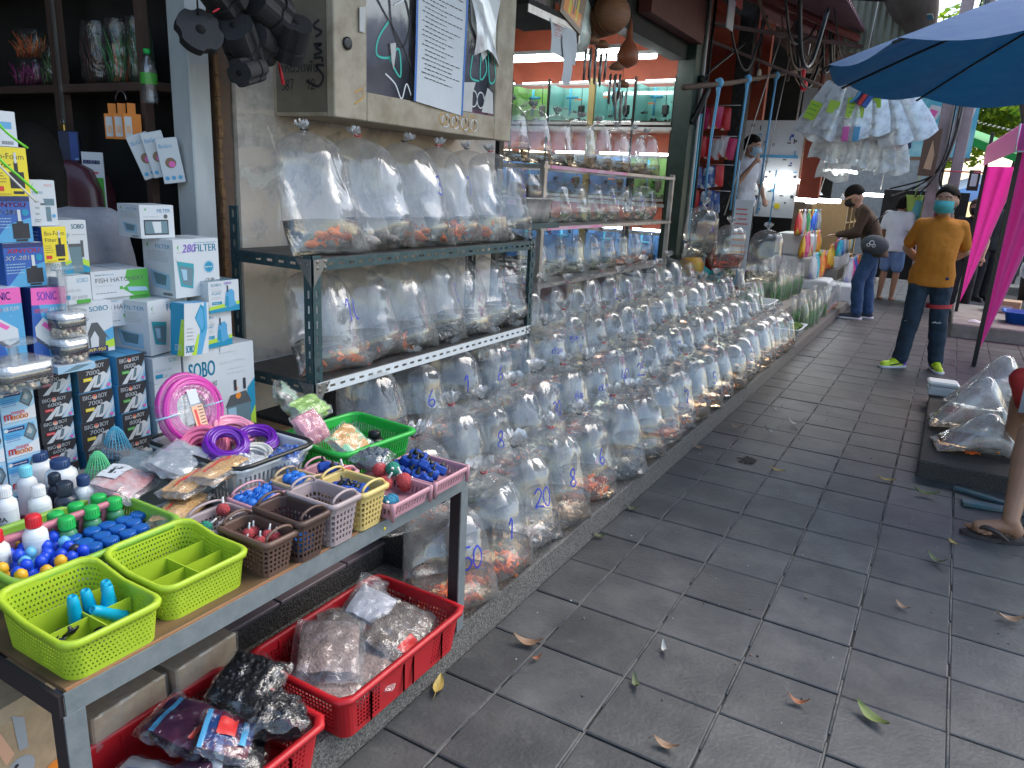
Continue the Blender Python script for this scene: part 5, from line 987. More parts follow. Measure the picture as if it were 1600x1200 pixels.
m_sred = mat('stone_red', (.48,.07,.075), .9, var=.15, bump=.8, bscale=220); m_sgr = mat('stone_green', (.03,.25,.17), .9, bump=.8, bscale=220); m_sbl = mat('stone_blue', (.03,.2,.33), .9, bump=.8, bscale=220); m_bblue = mat('ball_blue', (.02,.16,.55), .45); m_fblue = mat('foam_blue', (.01,.06,.32), .7); m_stem = mat('stem_white', (.65,.65,.62), .5)
AS = {}
for c, m in (('red', m_sred), ('green', m_sgr), ('teal', m_sbl)):
    mb = MB().use(m); mb.ball((0,0,0), .019, 14, 9, (1,1,.95)); b_ = mb.mesh('stone'); mb = MB().use(m_stem); mb.lathe([(.003,.015),(.0042,.02),(.0026,.024),(.0026,.036)], 8); AS[c] = (b_, mb.mesh('stem'))
def airstone(c, x, y, z, label, rot=None, s=1):
    t = thing('air_stone', label, 'air stone', (x, y, z), 0, 'round air stones'); t.rotation_euler = rot or (rnd.uniform(-1,1), rnd.uniform(-.6,1), 0); t.scale = (s,)*3
    obj('stone', AS[c][0], t); obj('stem', AS[c][1], t)
for i, (c, x, y, z) in enumerate((('red',-1.29,1.39,.735),('red',-1.27,1.425,.70),('green',-1.24,1.435,.695),('red',-1.26,1.50,.715),('green',-1.225,1.515,.72),('red',-1.215,1.47,.695),('red',-1.175,1.50,.705),('teal',-1.15,1.405,.678),('teal',-1.16,1.43,.672),('red',-1.2,1.54,.672),('green',-1.19,1.385,.672))):
    airstone(c, x, y, z, '%s air stone in the heap on the pink tray, %s from the left' % (c, ORD[i]), s=1.1)
for i, (c, x, y, z) in enumerate((('green',-1.365,1.015,.70),('red',-1.385,1.08,.715),('red',-1.33,1.035,.685),('teal',-1.35,1.06,.68))): airstone(c, x, y, z, '%s air stone in the low grey basket, %s from the left' % (c, ORD[i]), s=.85)
for i, (x, y, z) in enumerate(((-1.24,1.03,.715),(-1.20,1.025,.71),(-1.20,1.05,.715),(-1.255,1.055,.705),(-1.19,1.06,.71),(-1.23,1.01,.70))): airstone('red', x, y, z, 'small red air stone in the reddish brown basket, %s of six' % ORD[i], (rnd.uniform(-.3,.3), rnd.uniform(0,.3), 0), .75)
mb = MB().use(m_bblue); mb.ball((0,0,0), .015, 12, 8); mb.lathe([(.0025,.013),(.002,.026)], 6); bm_ = mb.mesh('ball_body')
for i in range(13): obj('blue_ball', bm_, None, (-1.40+.024*(i % 4)+rnd.uniform(-.004,.004), 1.14+.028*(i//4), .715+.012*((i*3) % 3)), (rnd.uniform(-.6,.6), rnd.uniform(-.6,.6), 0), 'bright blue ball in the small pink basket, %s from the left' % ORD[i], 'ball', 'bright blue balls in the small pink basket')
for i in range(5): obj('blue_ball', bm_, None, (-1.37+.022*(i % 3), 1.27+.024*(i//3), .735), (0, .4*i, 0), 'blue ball in the small tan basket, %s from the left' % ORD[i], 'ball', 'blue balls in the small tan basket')
mb = MB().use(m_fblue); mb.cbox((0,0,0), (.036,.03,.026), .005); mb.use(m_black); mb.lathe([(.007,.012),(.008,.018),(.003,.02),(.003,.03)], 10); fm_ = mb.mesh('foam_body')
mb = MB().use(m_fblue); mb.lathe([(.012,-.013),(.019,-.012),(.02,.01),(.017,.014),(.009,.014)], 14); mb.use(m_black); mb.lathe([(.008,.013),(.008,.018),(.003,.02),(.003,.032)], 10); fm2 = mb.mesh('foam_body')
for i in range(17):
    x, y = -1.285+.03*(i % 5)+rnd.uniform(-.006,.006), 1.585+.035*((i//5) % 4)+rnd.uniform(-.006,.006)
    obj('foam_filter_piece', [fm_, fm2][i % 2], None, (x, y, .68+(.022 if i in (6, 7, 11, 12, 8) else 0)+rnd.uniform(0,.006)), (rnd.uniform(-.5,.5), rnd.uniform(-.6,.9), rnd.uniform(0,3)), 'blue foam %s with a black nozzle on the corner tray, %s in the heap' % (['block', 'ring'][i % 2], ORD[i]), 'foam piece', 'blue foam pieces on the corner tray')
for i in range(9):
    x, y = (-1.225+.026*(i % 3), 1.30+.024*(i//3)) if i < 6 else (-1.355+.03*(i-6), 1.385)
    obj('foam_filter_piece', fm_, None, (x, y, .735), (rnd.uniform(-.5,.5), rnd.uniform(-.6,.6), rnd.uniform(0,3)), 'blue foam block in the %s, %s from the left' % (('cream yellow basket', ORD[i]) if i < 6 else ('dusty pink handled basket', ORD[i-6])), 'foam piece', 'blue foam blocks in the small baskets')
mb = MB().use(m_bblue); mb.box(-1.255, -1.16, 1.10, 1.15, .655, .69); stuffpart(mb.build('blue_pieces_heap', label='blue pieces seen through the holes of the dark brown basket', cat='goods'))
# ---- white shopping basket with coils of hose
t = mk_basket('shopping_basket', 'white slotted basket with a black handle holding coils of hose', -1.605, 1.29, TZ, .35, .25, .13, m_whitep, taper=.86, r=.03, nc=78, nr=2, hw=.5, hh=.85, z0=.12, z1=.80, rim=.01, mask=lambda t_, r_: abs((t_*4) % 1-.0) < .03)
mb = MB().use(m_black); R_ = [(*rrect(.37, .27, .035, j/40), .135) for j in range(40)]; mb.tube([p for p in R_], .006, 8, True); mb.build('handle', t)
def coil(label, c, R, r, n, rot, m, th=.0045, flat=.5, name='hose_coil'):
    t = thing(name, label, 'hose', c, 0, 'coils of hose'); t.rotation_euler = rot; rr = random.Random(n)
    mb = MB().use(m)
    for k in range(n):
        a0 = rr.uniform(0, 6.28); q = 2*pi*k/n; r1 = R+r*cos(q)*rr.uniform(.6,1); z1 = r*flat*sin(q)
        mb.tube([(r1*cos(a)*(1+.03*sin(2*a+a0)), r1*sin(a)*(1+.03*cos(3*a+a0)), z1+.004*sin(a+a0)) for a in [2*pi*j/28 for j in range(28)]], th, 6, True)
    mb.build('hose', t); return t
m_mag = mat('hose_magenta', (.52,.03,.30), .28, coat=.3); m_pinkh = mat('hose_pink', (.75,.16,.30), .3, coat=.3); m_lpink = mat('hose_light_pink', (.8,.32,.42), .3, coat=.3); m_pur = mat('hose_purple', (.13,.01,.32), .25, coat=.4); m_wh = mat('hose_white', (.6,.58,.5), .3, coat=.3)
t = coil('large upright coil of magenta hose with paper price tags', (-1.745, 1.272, .845), .078, .026, 26, (0, 1.25, .08), m_mag, .0062, .55)
mb = MB().use(pm('lgrey')); mb.T = Matrix.Translation((.02,-.0,.03)); mb.box(-.075, -.035, -.02, .012, 0, .0015); mb.use(pm('peach')); mb.box(-.03, .075, -.02, .018, 0, .0015); mb.use(pm('dgrey'))
for k in range(11): mb.box(-.026+k*.009, -.023+k*.009, 0, .015, .0016, .0018)
mb.use(pm('red')); mb.box(-.02, .06, -.014, -.006, .0016, .0018); mb.build('price_tag', t)
mb = MB().use(m_wrap); mb.ball((0,0,0), .108, 20, 10, (1,1,.28)); mb.build('wrapper', t)
mb = MB().use(pm('lblue'))
for a in (pi/2, -pi/2): mb.tube([(.078*cos(a)+.0, .078*sin(a)+.033*cos(q), .018*sin(q)) if 0 else (.078*cos(a)+.033*cos(q)*cos(a), .078*sin(a)+.033*cos(q)*sin(a), .022*sin(q)) for q in [2*pi*j/12 for j in range(12)]], .003, 5, True)
mb.build('cable_tie', t)
coil('pink hose coil lying under the purple one', (-1.67, 1.245, .755), .05, .022, 16, (.5, .5, 0), m_pinkh, .006, 1.2)
coil('shiny purple hose coil on top of the pink one', (-1.575, 1.25, .79), .045, .014, 16, (.2, .55, 0), m_pur, .0052, .8)
coil('second purple hose coil behind the white one', (-1.585, 1.36, .77), .045, .014, 12, (.1, .3, 0), m_pur, .0052, .8)
coil('milky white hose coil at the front of the basket', (-1.515, 1.29, .755), .04, .014, 12, (.1, .25, 0), m_wh, .005, .8)
coil('light pink hose coil at the back of the basket', (-1.68, 1.36, .775), .05, .016, 14, (0, .3, 0), m_lpink, .0055, .8)
# ---- bright green basket with goods
mk_basket('green_basket', 'bright green slotted basket with packets and a black pump beside the white basket', -1.47, 1.61, TZ, .26, .30, .105, m_grnp, nc=100, nr=2, hw=.45, hh=.8, z0=.1, z1=.8, rim=.01, rz=-.08)
packet('pink_fish_packet', 'clear packet with pink fish shapes standing in the green basket', (-1.53, 1.50, .77), .12, .10, .04, .2, mat('pinkish', (.55,.18,.24), .5, var=.2), seed=41, tilt=(.3,.9), pr=None)
packet('orange_green_packet', 'clear packet with orange and green nets at the front of the green basket', (-1.40, 1.52, .745), .12, .13, .04, .4, mat('orange_green', (.6,.3,.08), .5, col2=(.15,.5,.25), vscale=12, thr=(.5,.55)), seed=42, tilt=(.2,.6))
packet('lime_mesh_packet', 'rolled lime green mesh in clear wrap behind the pink packet', (-1.62, 1.58, .78), .10, .16, .05, .2, mat('lime_mesh', (.28,.5,.08), .5, var=.2, vscale=30), seed=43, tilt=(0,.5))
packet('clear_marked_packet', 'loose clear wrap with blue writing left of the green basket', (-1.69, 1.55, .80), .13, .15, .06, .9, mat('pale_greenish', (.25,.45,.3), .5, col2=(.5,.55,.5), vscale=16), seed=44, tilt=(0,.9))
bottle('black submersible pump body in the green basket', -1.415, 1.66, .68, .03, .06, m_black, m_black, .02, None, 'black_pump')['category'] = 'pump'
# ================================================================ below the table
def crate(label, x, y, z, L_, W_, H, rz=0):
    tr = lambda tt: None
    t = thing('red_basket', label, 'basket', (x, y, z), rz, 'red plastic crates under the table'); mb = MB().use(m_redp)
    def mask(tt, r_):
        px, py = rrect(L_, W_, .03, tt)
        if abs(py) > W_*.45: q = (px/L_+.5)          # long sides: panels of holes near both ends
        else: q = .12 if abs(py/W_) < .36 else 0
        if abs(py) > W_*.45: return not (.09 < q < .27 or .73 < q < .91)
        return q == 0
    basket(mb, L_, W_, H, taper=.93, r=.03, nc=140, nr=7, hw=.62, hh=.66, z0=.1, z1=.8, mask=mask, rim=.012, rimz=.007)
    for sx in (-.30, -.04, .04, .30):
        for s in (1, -1):
            k = .965; mb.box(L_*sx*1.0-.004, L_*sx+.004, s*W_*.5*k-.003, s*W_*.5*k+.003+s*.006, .01, H*.93)
    mb.build('crate_body', t)
crate('red crate of feed bags at the foot of the table corner', -1.262, 1.43, .116, .52, .34, .13, pi/2)
crate('red crate heaped with dark packets, nearest to us', -1.27, .84, .116, .52, .36, .13, pi/2)
m_pel = mat('pink_brown_pellets', (.36,.25,.22), .9, var=.3, vscale=70, bump=1, bscale=130); m_pel2 = mat('brown_pellets', (.2,.15,.12), .9, var=.4, vscale=70, bump=1, bscale=130); m_bio = mat('black_bio_balls', (.015,.016,.02), .35, var=.5, vscale=50, bump=1, bscale=60)
g_ = 'feed bags in the red crate'
packet('feed_bag', 'pale pellet bag at the bottom left of the red crate', (-1.24, 1.26, .145), .24, .16, .055, .2, m_pel, 'bag', g_, 51); packet('feed_bag', 'second pale pellet bag along the front of the red crate', (-1.20, 1.38, .15), .18, .2, .05, .5, m_pel, 'bag', g_, 52)
packet('feed_bag', 'big hazy pellet bag on top in the middle of the red crate', (-1.30, 1.33, .19), .20, .24, .07, .7, m_pel, 'bag', g_, 53, (.15, .1)); packet('feed_bag', 'brown pellet bag with a red panel in the red crate', (-1.22, 1.49, .165), .17, .16, .07, .1, m_pel2, 'bag', g_, 54, (.1, .35), pr=[('red', .72, .3, .9, .75)])
packet('feed_bag', 'grey brown pellet bag at the far end of the red crate', (-1.23, 1.60, .165), .16, .15, .06, .3, m_pel2, 'bag', g_, 55, (0, .25)); packet('feed_bag', 'brown pellet bag behind the hazy one', (-1.38, 1.45, .18), .16, .16, .06, 1, m_pel2, 'bag', g_, 56, (0, .2))
packet('white_net_packet', 'shiny packet of folded white netting at the back of the red crate', (-1.345, 1.56, .215), .15, .15, .03, .3, mat('netting', (.55,.55,.62), .4, bump=.8, bscale=30), 'packet', None, 57, (.2, .3)); packet('clear_empty_packet', 'crumpled empty clear packet at the back corner of the red crate', (-1.40, 1.62, .235), .10, .08, .04, .6, None, 'packet', None, 58, (.4, .5))
g_ = 'dark packets in the nearest red crate'
m_bp = mat('blue_red_print', (.015,.06,.22), .3, col2=(.10,.01,.03), vscale=14, thr=(.46,.54))
packet('bio_ball_packet', 'bag of black bio balls at the far corner of the nearest crate', (-1.32, 1.07, .23), .17, .19, .08, .3, m_bio, 'packet', g_, 61, (.2,.1), lumps=40); packet('bio_ball_packet', 'bag of black bio balls spilling over the right side of the crate', (-1.20, 1.03, .205), .17, .16, .09, .9, m_bio, 'packet', g_, 62, (-.2,.35), lumps=40)
packet('printed_packet', 'square clear packet printed in blue and red, on top of the heap', (-1.225, .92, .245), .14, .14, .04, .7, m_bp, 'packet', g_, 63, (.1,.45), pr=[('sky', .08, .1, .16, .9), ('red', .3, .4, .6, .75), ('sky', .7, .3, .8, .8)]); packet('printed_packet', 'dark packet with a blue and red band, left in the heap', (-1.33, .90, .235), .18, .16, .05, .3, mat('dark_mixed', (.015,.02,.05), .35, col2=(.12,.01,.05), vscale=9), 'packet', g_, 64, (0,.2), pr=[('sky', .2, .1, .27, .8), ('red', .7, .2, .76, .8)])
packet('printed_packet', 'dark packet lying low in the front of the heap', (-1.19, .80, .19), .17, .2, .06, .1, MATS["dark_mixed"], 'packet', g_, 65, (0,.2)); packet('net_packet', 'packet of black netting at the bottom of the picture', (-1.2, .92, .18), .15, .18, .06, .8, m_bio, 'packet', g_, 66, (.1,.3), pr=[('white', .1, .1, .3, .9)])
packet('blue_white_packet', 'pale packet with a blue panel at the near end of the crate', (-1.30, .75, .18), .16, .2, .05, .4, mat('pale_mixed', (.35,.38,.42), .4, var=.2), 'packet', g_, 67, (0,.2), pr=[('blue', .2, .2, .7, .7)])
# wrapped blocks and the cardboard bag at the left
m_card = mat('cardboard', (.42,.30,.18), .8, var=.15, vscale=30)
for i, (y, l) in enumerate(((.85, 'nearer'), (1.06, 'farther'))):
    t = thing('wrapped_block', 'tan block wrapped in clear film on the step, %s one' % l, 'block', (-1.545, y, .195 if i else .195), .06, 'tan wrapped blocks on the step'); mb = MB().use(m_card); mb.box(-.09, .09, -.095, .095, 0, .115, .004); mb.build('block', t)
    mb = MB().use(m_wrap); mb.box(-.094, .094, -.1, .1, -.001, .12, .006); mb.build('wrapper', t)
t = thing('hay_bag', 'tan feed carton with pictures of small pets behind the table leg', 'box', (-1.50, .60, .116), .1); mb = MB().use(m_card); mb.box(-.1, .1, -.12, .1, 0, .36, .02); mb.build('carton', t)
mb = MB(); prt(mb, [('r','brown',.25,.0,.9,.4), ('c','grey',.45,.62,.13), ('p','peach',[(.34,.70),(.22,.95),(.32,.93),(.42,.74)]), ('p','grey',[(.46,.74),(.44,.97),(.54,.92),(.54,.73)]), ('c','black',.42,.66,.02), ('c','lgrey',.47,.55,.06), ('c','orange',.75,.46,.13), ('c','white',.75,.44,.06), ('c','black',.70,.50,.012), ('p','peach',[(.36,.36),(.5,.46),(.66,.38),(.5,.28)])], .22, .36, lambda a, b, l: (.1+l+.0005, a-.12, b)); mb.build('front_print', t)
# ================================================================ people
def limb(mb, a, b, ra, rb, n=12):
    a, b = Vector(a), Vector(b); d = b-a; L = d.length; d = d/L if L > 1e-6 else Vector((0,0,1)); up = Vector((0,0,1)) if abs(d.z) < .9 else Vector((1,0,0))
    u = d.cross(up).normalized(); w = u.cross(d); R = []
    for k in range(4): q = -pi/2+.12+(pi/2-.12)*k/4; R.append((a+d*ra*sin(q), ra*cos(q)))
    R.append((a, ra)); R.append((b, rb))
    for k in range(1, 5): q = (pi/2-.12)*k/4; R.append((b+d*rb*sin(q), rb*cos(q)))
    mb.rings([[tuple(c+u*r*cos(2*pi*j/n)+w*r*sin(2*pi*j/n)) for j in range(n)] for c, r in R], True, True, True)
def chain(mb, P):
    for (a, ra), (b, rb_) in zip(P[:-1], P[1:]): limb(mb, a, b, ra, rb_)
def trunk(mb, S_, n=20):
    """S_: list of (cx,cy,cz, half width x, half depth y)"""
    mb.rings([[(cx+hx*cos(a)*abs(cos(a))**-.15 if abs(cos(a)) > .01 else cx, cy_+hy*sin(a), cz) for a in [2*pi*j/n for j in range(n)]] for cx, cy_, cz, hx, hy in S_], True, True, True)
def remesh(mb, name, vox, mats_=None, smooth=4, parent=None, disp=0):
    me = mb.mesh(name); o = bpy.data.objects.new(name, me); COL.objects.link(o)
    r = o.modifiers.new('r', 'REMESH'); r.mode = 'VOXEL'; r.voxel_size = vox; r.use_smooth_shade = True
    s_ = o.modifiers.new('s', 'SMOOTH'); s_.factor = .6; s_.iterations = smooth
    if disp:
        tx = bpy.data.textures.get('fold') or bpy.data.textures.new('fold', 'CLOUDS'); tx.noise_scale = .09; dm = o.modifiers.new('d', 'DISPLACE'); dm.texture = tx; dm.strength = disp; dm.mid_level = .5
    dg = bpy.context.evaluated_depsgraph_get(); ev = o.evaluated_get(dg); m2 = bpy.data.meshes.new_from_object(ev, depsgraph=dg); m2.name = name
    bpy.data.objects.remove(o)
    if not m2.materials: m2.materials.append(mb.mats[0])
    q = obj(name, m2, parent); return q
m_skin = mat('skin', (.42,.24,.16), .5, var=.06, vscale=12); m_skin2 = mat('skin_tan', (.30,.155,.09), .5, var=.1, vscale=14, bump=.1, bscale=50); m_hair = mat('hair', (.008,.007,.006), .75, bump=.4, bscale=120, spec=.15); m_hairb = mat('hair_brown', (.06,.025,.015), .5, bump=.6, bscale=120)
def cloth(n, c, v=.12): return mat('cloth_'+n, c, .85, var=v, vscale=14, bump=.35, bscale=26)
BASE = dict(pel=(0,0,.93), hipL=(.09,0,.90), hipR=(-.09,0,.90), kneL=(.10,-.02,.50), kneR=(-.10,-.02,.50), ankL=(.10,.02,.085), ankR=(-.10,.02,.085),
            chest=(0,0,1.24), neck=(0,.0,1.45), head=(0,-.015,1.585), shL=(.175,0,1.395), shR=(-.175,0,1.395), elL=(.235,.02,1.12), elR=(-.235,.02,1.12), wrL=(.25,-.06,.88), wrR=(-.25,-.06,.88))
def hand(mb, w, d, up, s=1, curl=.3, side=1):
    """palm, four fingers and a thumb from wrist w along d"""
    w, d, up = Vector(w), Vector(d).normalized(), Vector(up); sd = d.cross(up).normalized(); up = sd.cross(d).normalized()
    for q in (-.022, 0, .022): limb(mb, w+sd*q*.6*s, w+d*.075*s+sd*q*s, .015*s, .013*s, 8)
    for k, (o_, l) in enumerate(((-.030,.062), (-.010,.075), (.011,.070), (.031,.052))):
        a = w+d*.08*s+sd*o_*s; b = a+d*l*.55*s-up*curl*l*.4*s; c = b+d*l*.40*s-up*curl*l*.8*s; limb(mb, a, b, .0088*s, .008*s, 8); limb(mb, b, c, .008*s, .0068*s, 8)
    a = w+d*.03*s-sd*.024*s*side; b = a+d*.03*s-sd*.028*s*side; c = b+d*.028*s-sd*.008*s*side-up*.01*s; limb(mb, a, b, .012*s, .0095*s, 8); limb(mb, b, c, .0095*s, .0075*s, 8)
def person(label, loc, rz, J=None, H=1.7, top=None, bottom=None, sleeve='short', shorts=False, shoes=None, sole=None, maskc=None, hair=m_hair, hairlen='short', hat=None, skin=m_skin, belly=0, vox=.013, head_turn=0, head_pitch=0, group=None, barefoot=False, female=False, jacket=False, nolegs=False, wide=1, hs=1.12, toes=(0, 0)):
    j = {k: Vector(v) for k, v in BASE.items()}
    for k, v in (J or {}).items(): j[k] = Vector(v)
    t = thing('person', label, 'person', loc, rz, group); t.scale = (H/1.7,)*3
    hc = j['head']; Rm = Matrix.Translation(hc) @ Matrix.Rotation(head_turn, 4, 'Z') @ Matrix.Rotation(head_pitch, 4, 'X')
    hp = lambda x, y, z: tuple(Rm @ Vector((x*hs, y*hs, z*hs+.01)))
    TR = {'L': Matrix.Rotation(toes[0], 3, 'Z'), 'R': Matrix.Rotation(toes[1], 3, 'Z')}
    W_ = wide; sw = .95 if female else 1
    # torso stations interpolated between pelvis, chest and neck
    def st(f, hx, hy, ext=0):
        a, b, c = j['pel'], j['chest'], j['neck']
        p = a.lerp(b, f*2) if f < .5 else b.lerp(c, (f-.5)*2)
        return (p.x, p.y-ext, p.z, hx, hy)
    def torso(mb, g=0, low=-.14, hi=1):
        S_ = []; k_ = .014 if g > 0 else 0
        for f, hx, hy, e in ((low, .158+k_, .112+k_, 0), (0, .164+k_, .118+k_, 0), (.18, .148*(1-.06*female), .108+belly*.5, belly*.55), (.34, .15*(1-.05*female), .112+belly*.55, belly*.6), (.52, .165*sw, .112+belly*.25, belly*.3+.012*female), (.72, .178*sw, .108, 0), (.86, .168*sw, .088, 0), (.95, .10, .065, 0), (1.02, .058, .055, 0)):
            if f > hi: break
            S_.append(st(f, hx*W_+g, hy+g, e))
        trunk(mb, S_)
    mb = MB().use(skin)
    torso(mb, -.008)
    limb(mb, j['neck']-Vector((0,0,.03)), hc-Vector((0,-.01,.06)), .054, .052)
    mb.ball((0,0,0), 1, 18, 12, (.074,.094,.108), lambda p: hp(p[0]*(1-.22*max(0, -p[2]/.108)), p[1]-.004, p[2]))
    mb.ball((0,0,0), 1, 12, 8, (.052,.05,.05), lambda p: hp(p[0], p[1]-.035, p[2]-.062))
    limb(mb, hp(0,-.086,.012), hp(0,-.104,-.018), .008, .014, 8)                            # nose
    limb(mb, hp(-.022,-.078,-.052), hp(.022,-.078,-.052), .010, .010, 8)                    # lips
    for s in (1, -1): mb.ball((0,0,0), 1, 8, 6, (.012,.022,.032), lambda p: hp(p[0]+s*.076, p[1]+.012, p[2]-.005))
    for s in (1, -1): limb(mb, hp(s*.014,-.082,.032), hp(s*.052,-.068,.030), .011, .009, 8)     # brow ridge
    for S_, a in (('L', 1), ('R', -1)):
        chain(mb, [(j['sh'+S_], .055), (j['sh'+S_].lerp(j['el'+S_], .4), .050), (j['el'+S_], .038), (j['el'+S_].lerp(j['wr'+S_], .3), .040), (j['wr'+S_], .026)])
        d = (j['wr'+S_]-j['el'+S_]).normalized(); hand(mb, j['wr'+S_]+d*.01, d, (0,-1,.2) if abs(d.z) > .6 else (0,0,1), 1, .4, a)
        if not nolegs:
            chain(mb, [(j['hip'+S_], .085), (j['hip'+S_].lerp(j['kne'+S_], .4), .078), (j['kne'+S_], .054), (j['kne'+S_].lerp(j['ank'+S_], .3), .055), (j['ank'+S_], .036)])
            A = j['ank'+S_]; T_ = TR[S_]; limb(mb, A+T_@Vector((0,.015,-.045)), A+T_@Vector((0,-.13,-.062)), .036, .024)
    b = remesh(mb, 'body', vox, parent=t)
    # eyes
    mb = MB().use(mat('eye_white', (.7,.68,.65), .3))
    for s in (1, -1): mb.ball(hp(s*.031,-.079,.012), .0105, 8, 6); 
    mb.use(m_black)
    for s in (1, -1): mb.ball(hp(s*.031,-.0865,.012), .0052, 8, 6); mb.tube([hp(s*.013,-.092,.030), hp(s*.034,-.090,.038), hp(s*.055,-.074,.032)], .0035, 5)
    mb.build('eyes_and_brows', t)
    mb = MB().use(hat or hair)
    if hat:
        mb.ball((0,0,0), 1, 18, 12, (.092,.112,.108), lambda p: hp(p[0], p[1]+.008, max(p[2], -.03 if p[1] > 0 else 0)+.032)); remesh(mb, 'hat', .009, parent=t)
    else:
        mb.ball((0,0,0), 1, 18, 12, (.086,.103,.106), lambda p: hp(p[0], max(p[1], -.078 if p[2] < .03 else -.09)+.010, max(p[2], -.07 if p[1] > .0 else .022)+.024))
        if hairlen == 'short': limb(mb, hp(-.045,.075,-.035), hp(.045,.075,-.035), .03, .03)
        elif hairlen == 'bun': limb(mb, hp(0,.10,.03), hp(0,.13,.01), .035, .03); limb(mb, hp(-.045,.07,-.03), hp(.045,.07,-.03), .035, .035)
        else:
            for s in (-1, 0, 1): limb(mb, hp(s*.05,.055,.0), hp(s*.055,.075,-.17), .045, .03)
        remesh(mb, 'hair', .009, parent=t, disp=.008)
    if maskc:
        mb = MB().use(maskc); f = lambda u, v: (lambda a, z: hp(.079*sin(a)*(1-.1*abs(v-.5)), -.108*cos(a)-.006+.012*(abs(v-.5)*2)**2+(.018 if v < .2 else 0)-.012*math.exp(-((v-.6)/.25)**2)*cos(a)**4, z))(lerp(-1.15, 1.15, u), lerp(-.088, .008, v)*(1-.12*abs(2*u-1)**2)-.004)
        mb.sheet(f, 16, 8); 
        for s in (1, -1):
            mb.tube([hp(s*.072,-.045,-.005), hp(s*.082,0,.01)], .0016, 4); mb.tube([hp(s*.070,-.045,-.07), hp(s*.082,.01,-.02)], .0016, 4)
        mb.build('face_mask', t)
    if top:
        mb = MB().use(top); torso(mb, .014 if not jacket else .024, -.20 if not female else -.12, .96)
        limb(mb, j['neck']-Vector((0,0,.05)), j['neck']-Vector((0,0,.016)), .070, .066)
        for S_ in 'LR': limb(mb, j['neck']-Vector((0,0,.055)), j['sh'+S_]+Vector((0,0,.0)), .062, .066)
        for S_ in 'LR':
            sh, el, wr = j['sh'+S_], j['el'+S_], j['wr'+S_]
            limb(mb, sh, sh.lerp(j['chest'], .25), .068, .07)
            if sleeve == 'short': chain(mb, [(sh, .068), (sh.lerp(el, .35), .066), (sh.lerp(el, .72), .064)])
            elif sleeve == 'long': chain(mb, [(sh, .07), (sh.lerp(el, .5), .062), (el, .056), (el.lerp(wr, .5), .050), (el.lerp(wr, .93), .042)])
        remesh(mb, 'shirt' if not jacket else 'jacket', vox*.95, parent=t, disp=.012, smooth=5)
    if bottom and not nolegs:
        mb = MB().use(bottom); a = j['pel']; trunk(mb, [(a.x, a.y, a.z-.12, .155*W_, .11), (a.x, a.y, a.z-.02, .168*W_, .122), (a.x, a.y, a.z+.07, .158*W_, .118)])
        for S_ in 'LR':
            h, k, n_ = j['hip'+S_], j['kne'+S_], j['ank'+S_]
            if shorts: chain(mb, [(h, .10), (h.lerp(k, .5), .098), (h.lerp(k, .88), .092)])
            else: chain(mb, [(h, .10), (h.lerp(k, .5), .092), (k, .082), (k.lerp(n_, .5), .078), (k.lerp(n_, .86), .070), (k.lerp(n_, .95), .074)])
        remesh(mb, 'trousers' if not shorts else 'shorts', vox*.95, parent=t, disp=.018, smooth=4)
    if shoes and not nolegs:
        for S_, a in (('L', 1), ('R', -1)):
            A = j['ank'+S_]; mb = MB().use(shoes)
            T_ = TR[S_]; limb(mb, A+T_@Vector((0,.025,-.035)), A+T_@Vector((a*.005,-.17,-.052)), .044, .036); limb(mb, A+T_@Vector((0,.012,.0)), A+T_@Vector((0,-.05,-.03)), .048, .044)
            s_ = remesh(mb, 'shoe', .009, parent=t)
            mb = MB().use(sole or m_black); mb.rings([[tuple(A+T_@Vector((p[0]+a*.004, p[1]-.07, -.085+z))) for p in [rrect(.092, .30, .044, q/24) for q in range(24)]] for z in (0, .024)], True, True, True); mb.build('sole', s_)
            if shoes.name.startswith('neon'):
                mb = MB().use(pm('purple')); TA = Matrix.Translation(A) @ T_.to_4x4() @ Matrix.Translation(-A); mb.T = TA; mb.ball((0,0,0), 1, 10, 6, (.049,.045,.042), lambda p: (A.x+p[0], A.y+.035+p[1], A.z-.035+p[2])); mb.use(pm('black')); 
                for s in (1, -1): mb.tube([(A.x+s*.043, A.y-.12, A.z-.05), (A.x+s*.05, A.y-.06, A.z-.04), (A.x+s*.05, A.y+.02, A.z-.02)], .006, 6)
                mb.use(m_neon)
                for q in range(5): mb.tube([(A.x-.03, A.y-.05-.018*q, A.z+.008-.009*q), (A.x, A.y-.06-.018*q, A.z+.016-.009*q), (A.x+.03, A.y-.05-.018*q, A.z+.008-.009*q)], .005, 5)
                mb.build('shoe_trim', s_)
    return t
m_neon = mat('neon_yellow', (.55,.72,.03), .5, var=.08); m_denim = cloth('dark_denim', (.018,.035,.06), .35); m_denim2 = cloth('blue_denim', (.03,.075,.17), .3); m_teal = mat('mask_teal', (.08,.42,.46), .8, bump=.3, bscale=60); m_bmask = mat('mask_black', (.015,.015,.015), .8); m_wmask = mat('mask_blue', (.35,.5,.6), .8)
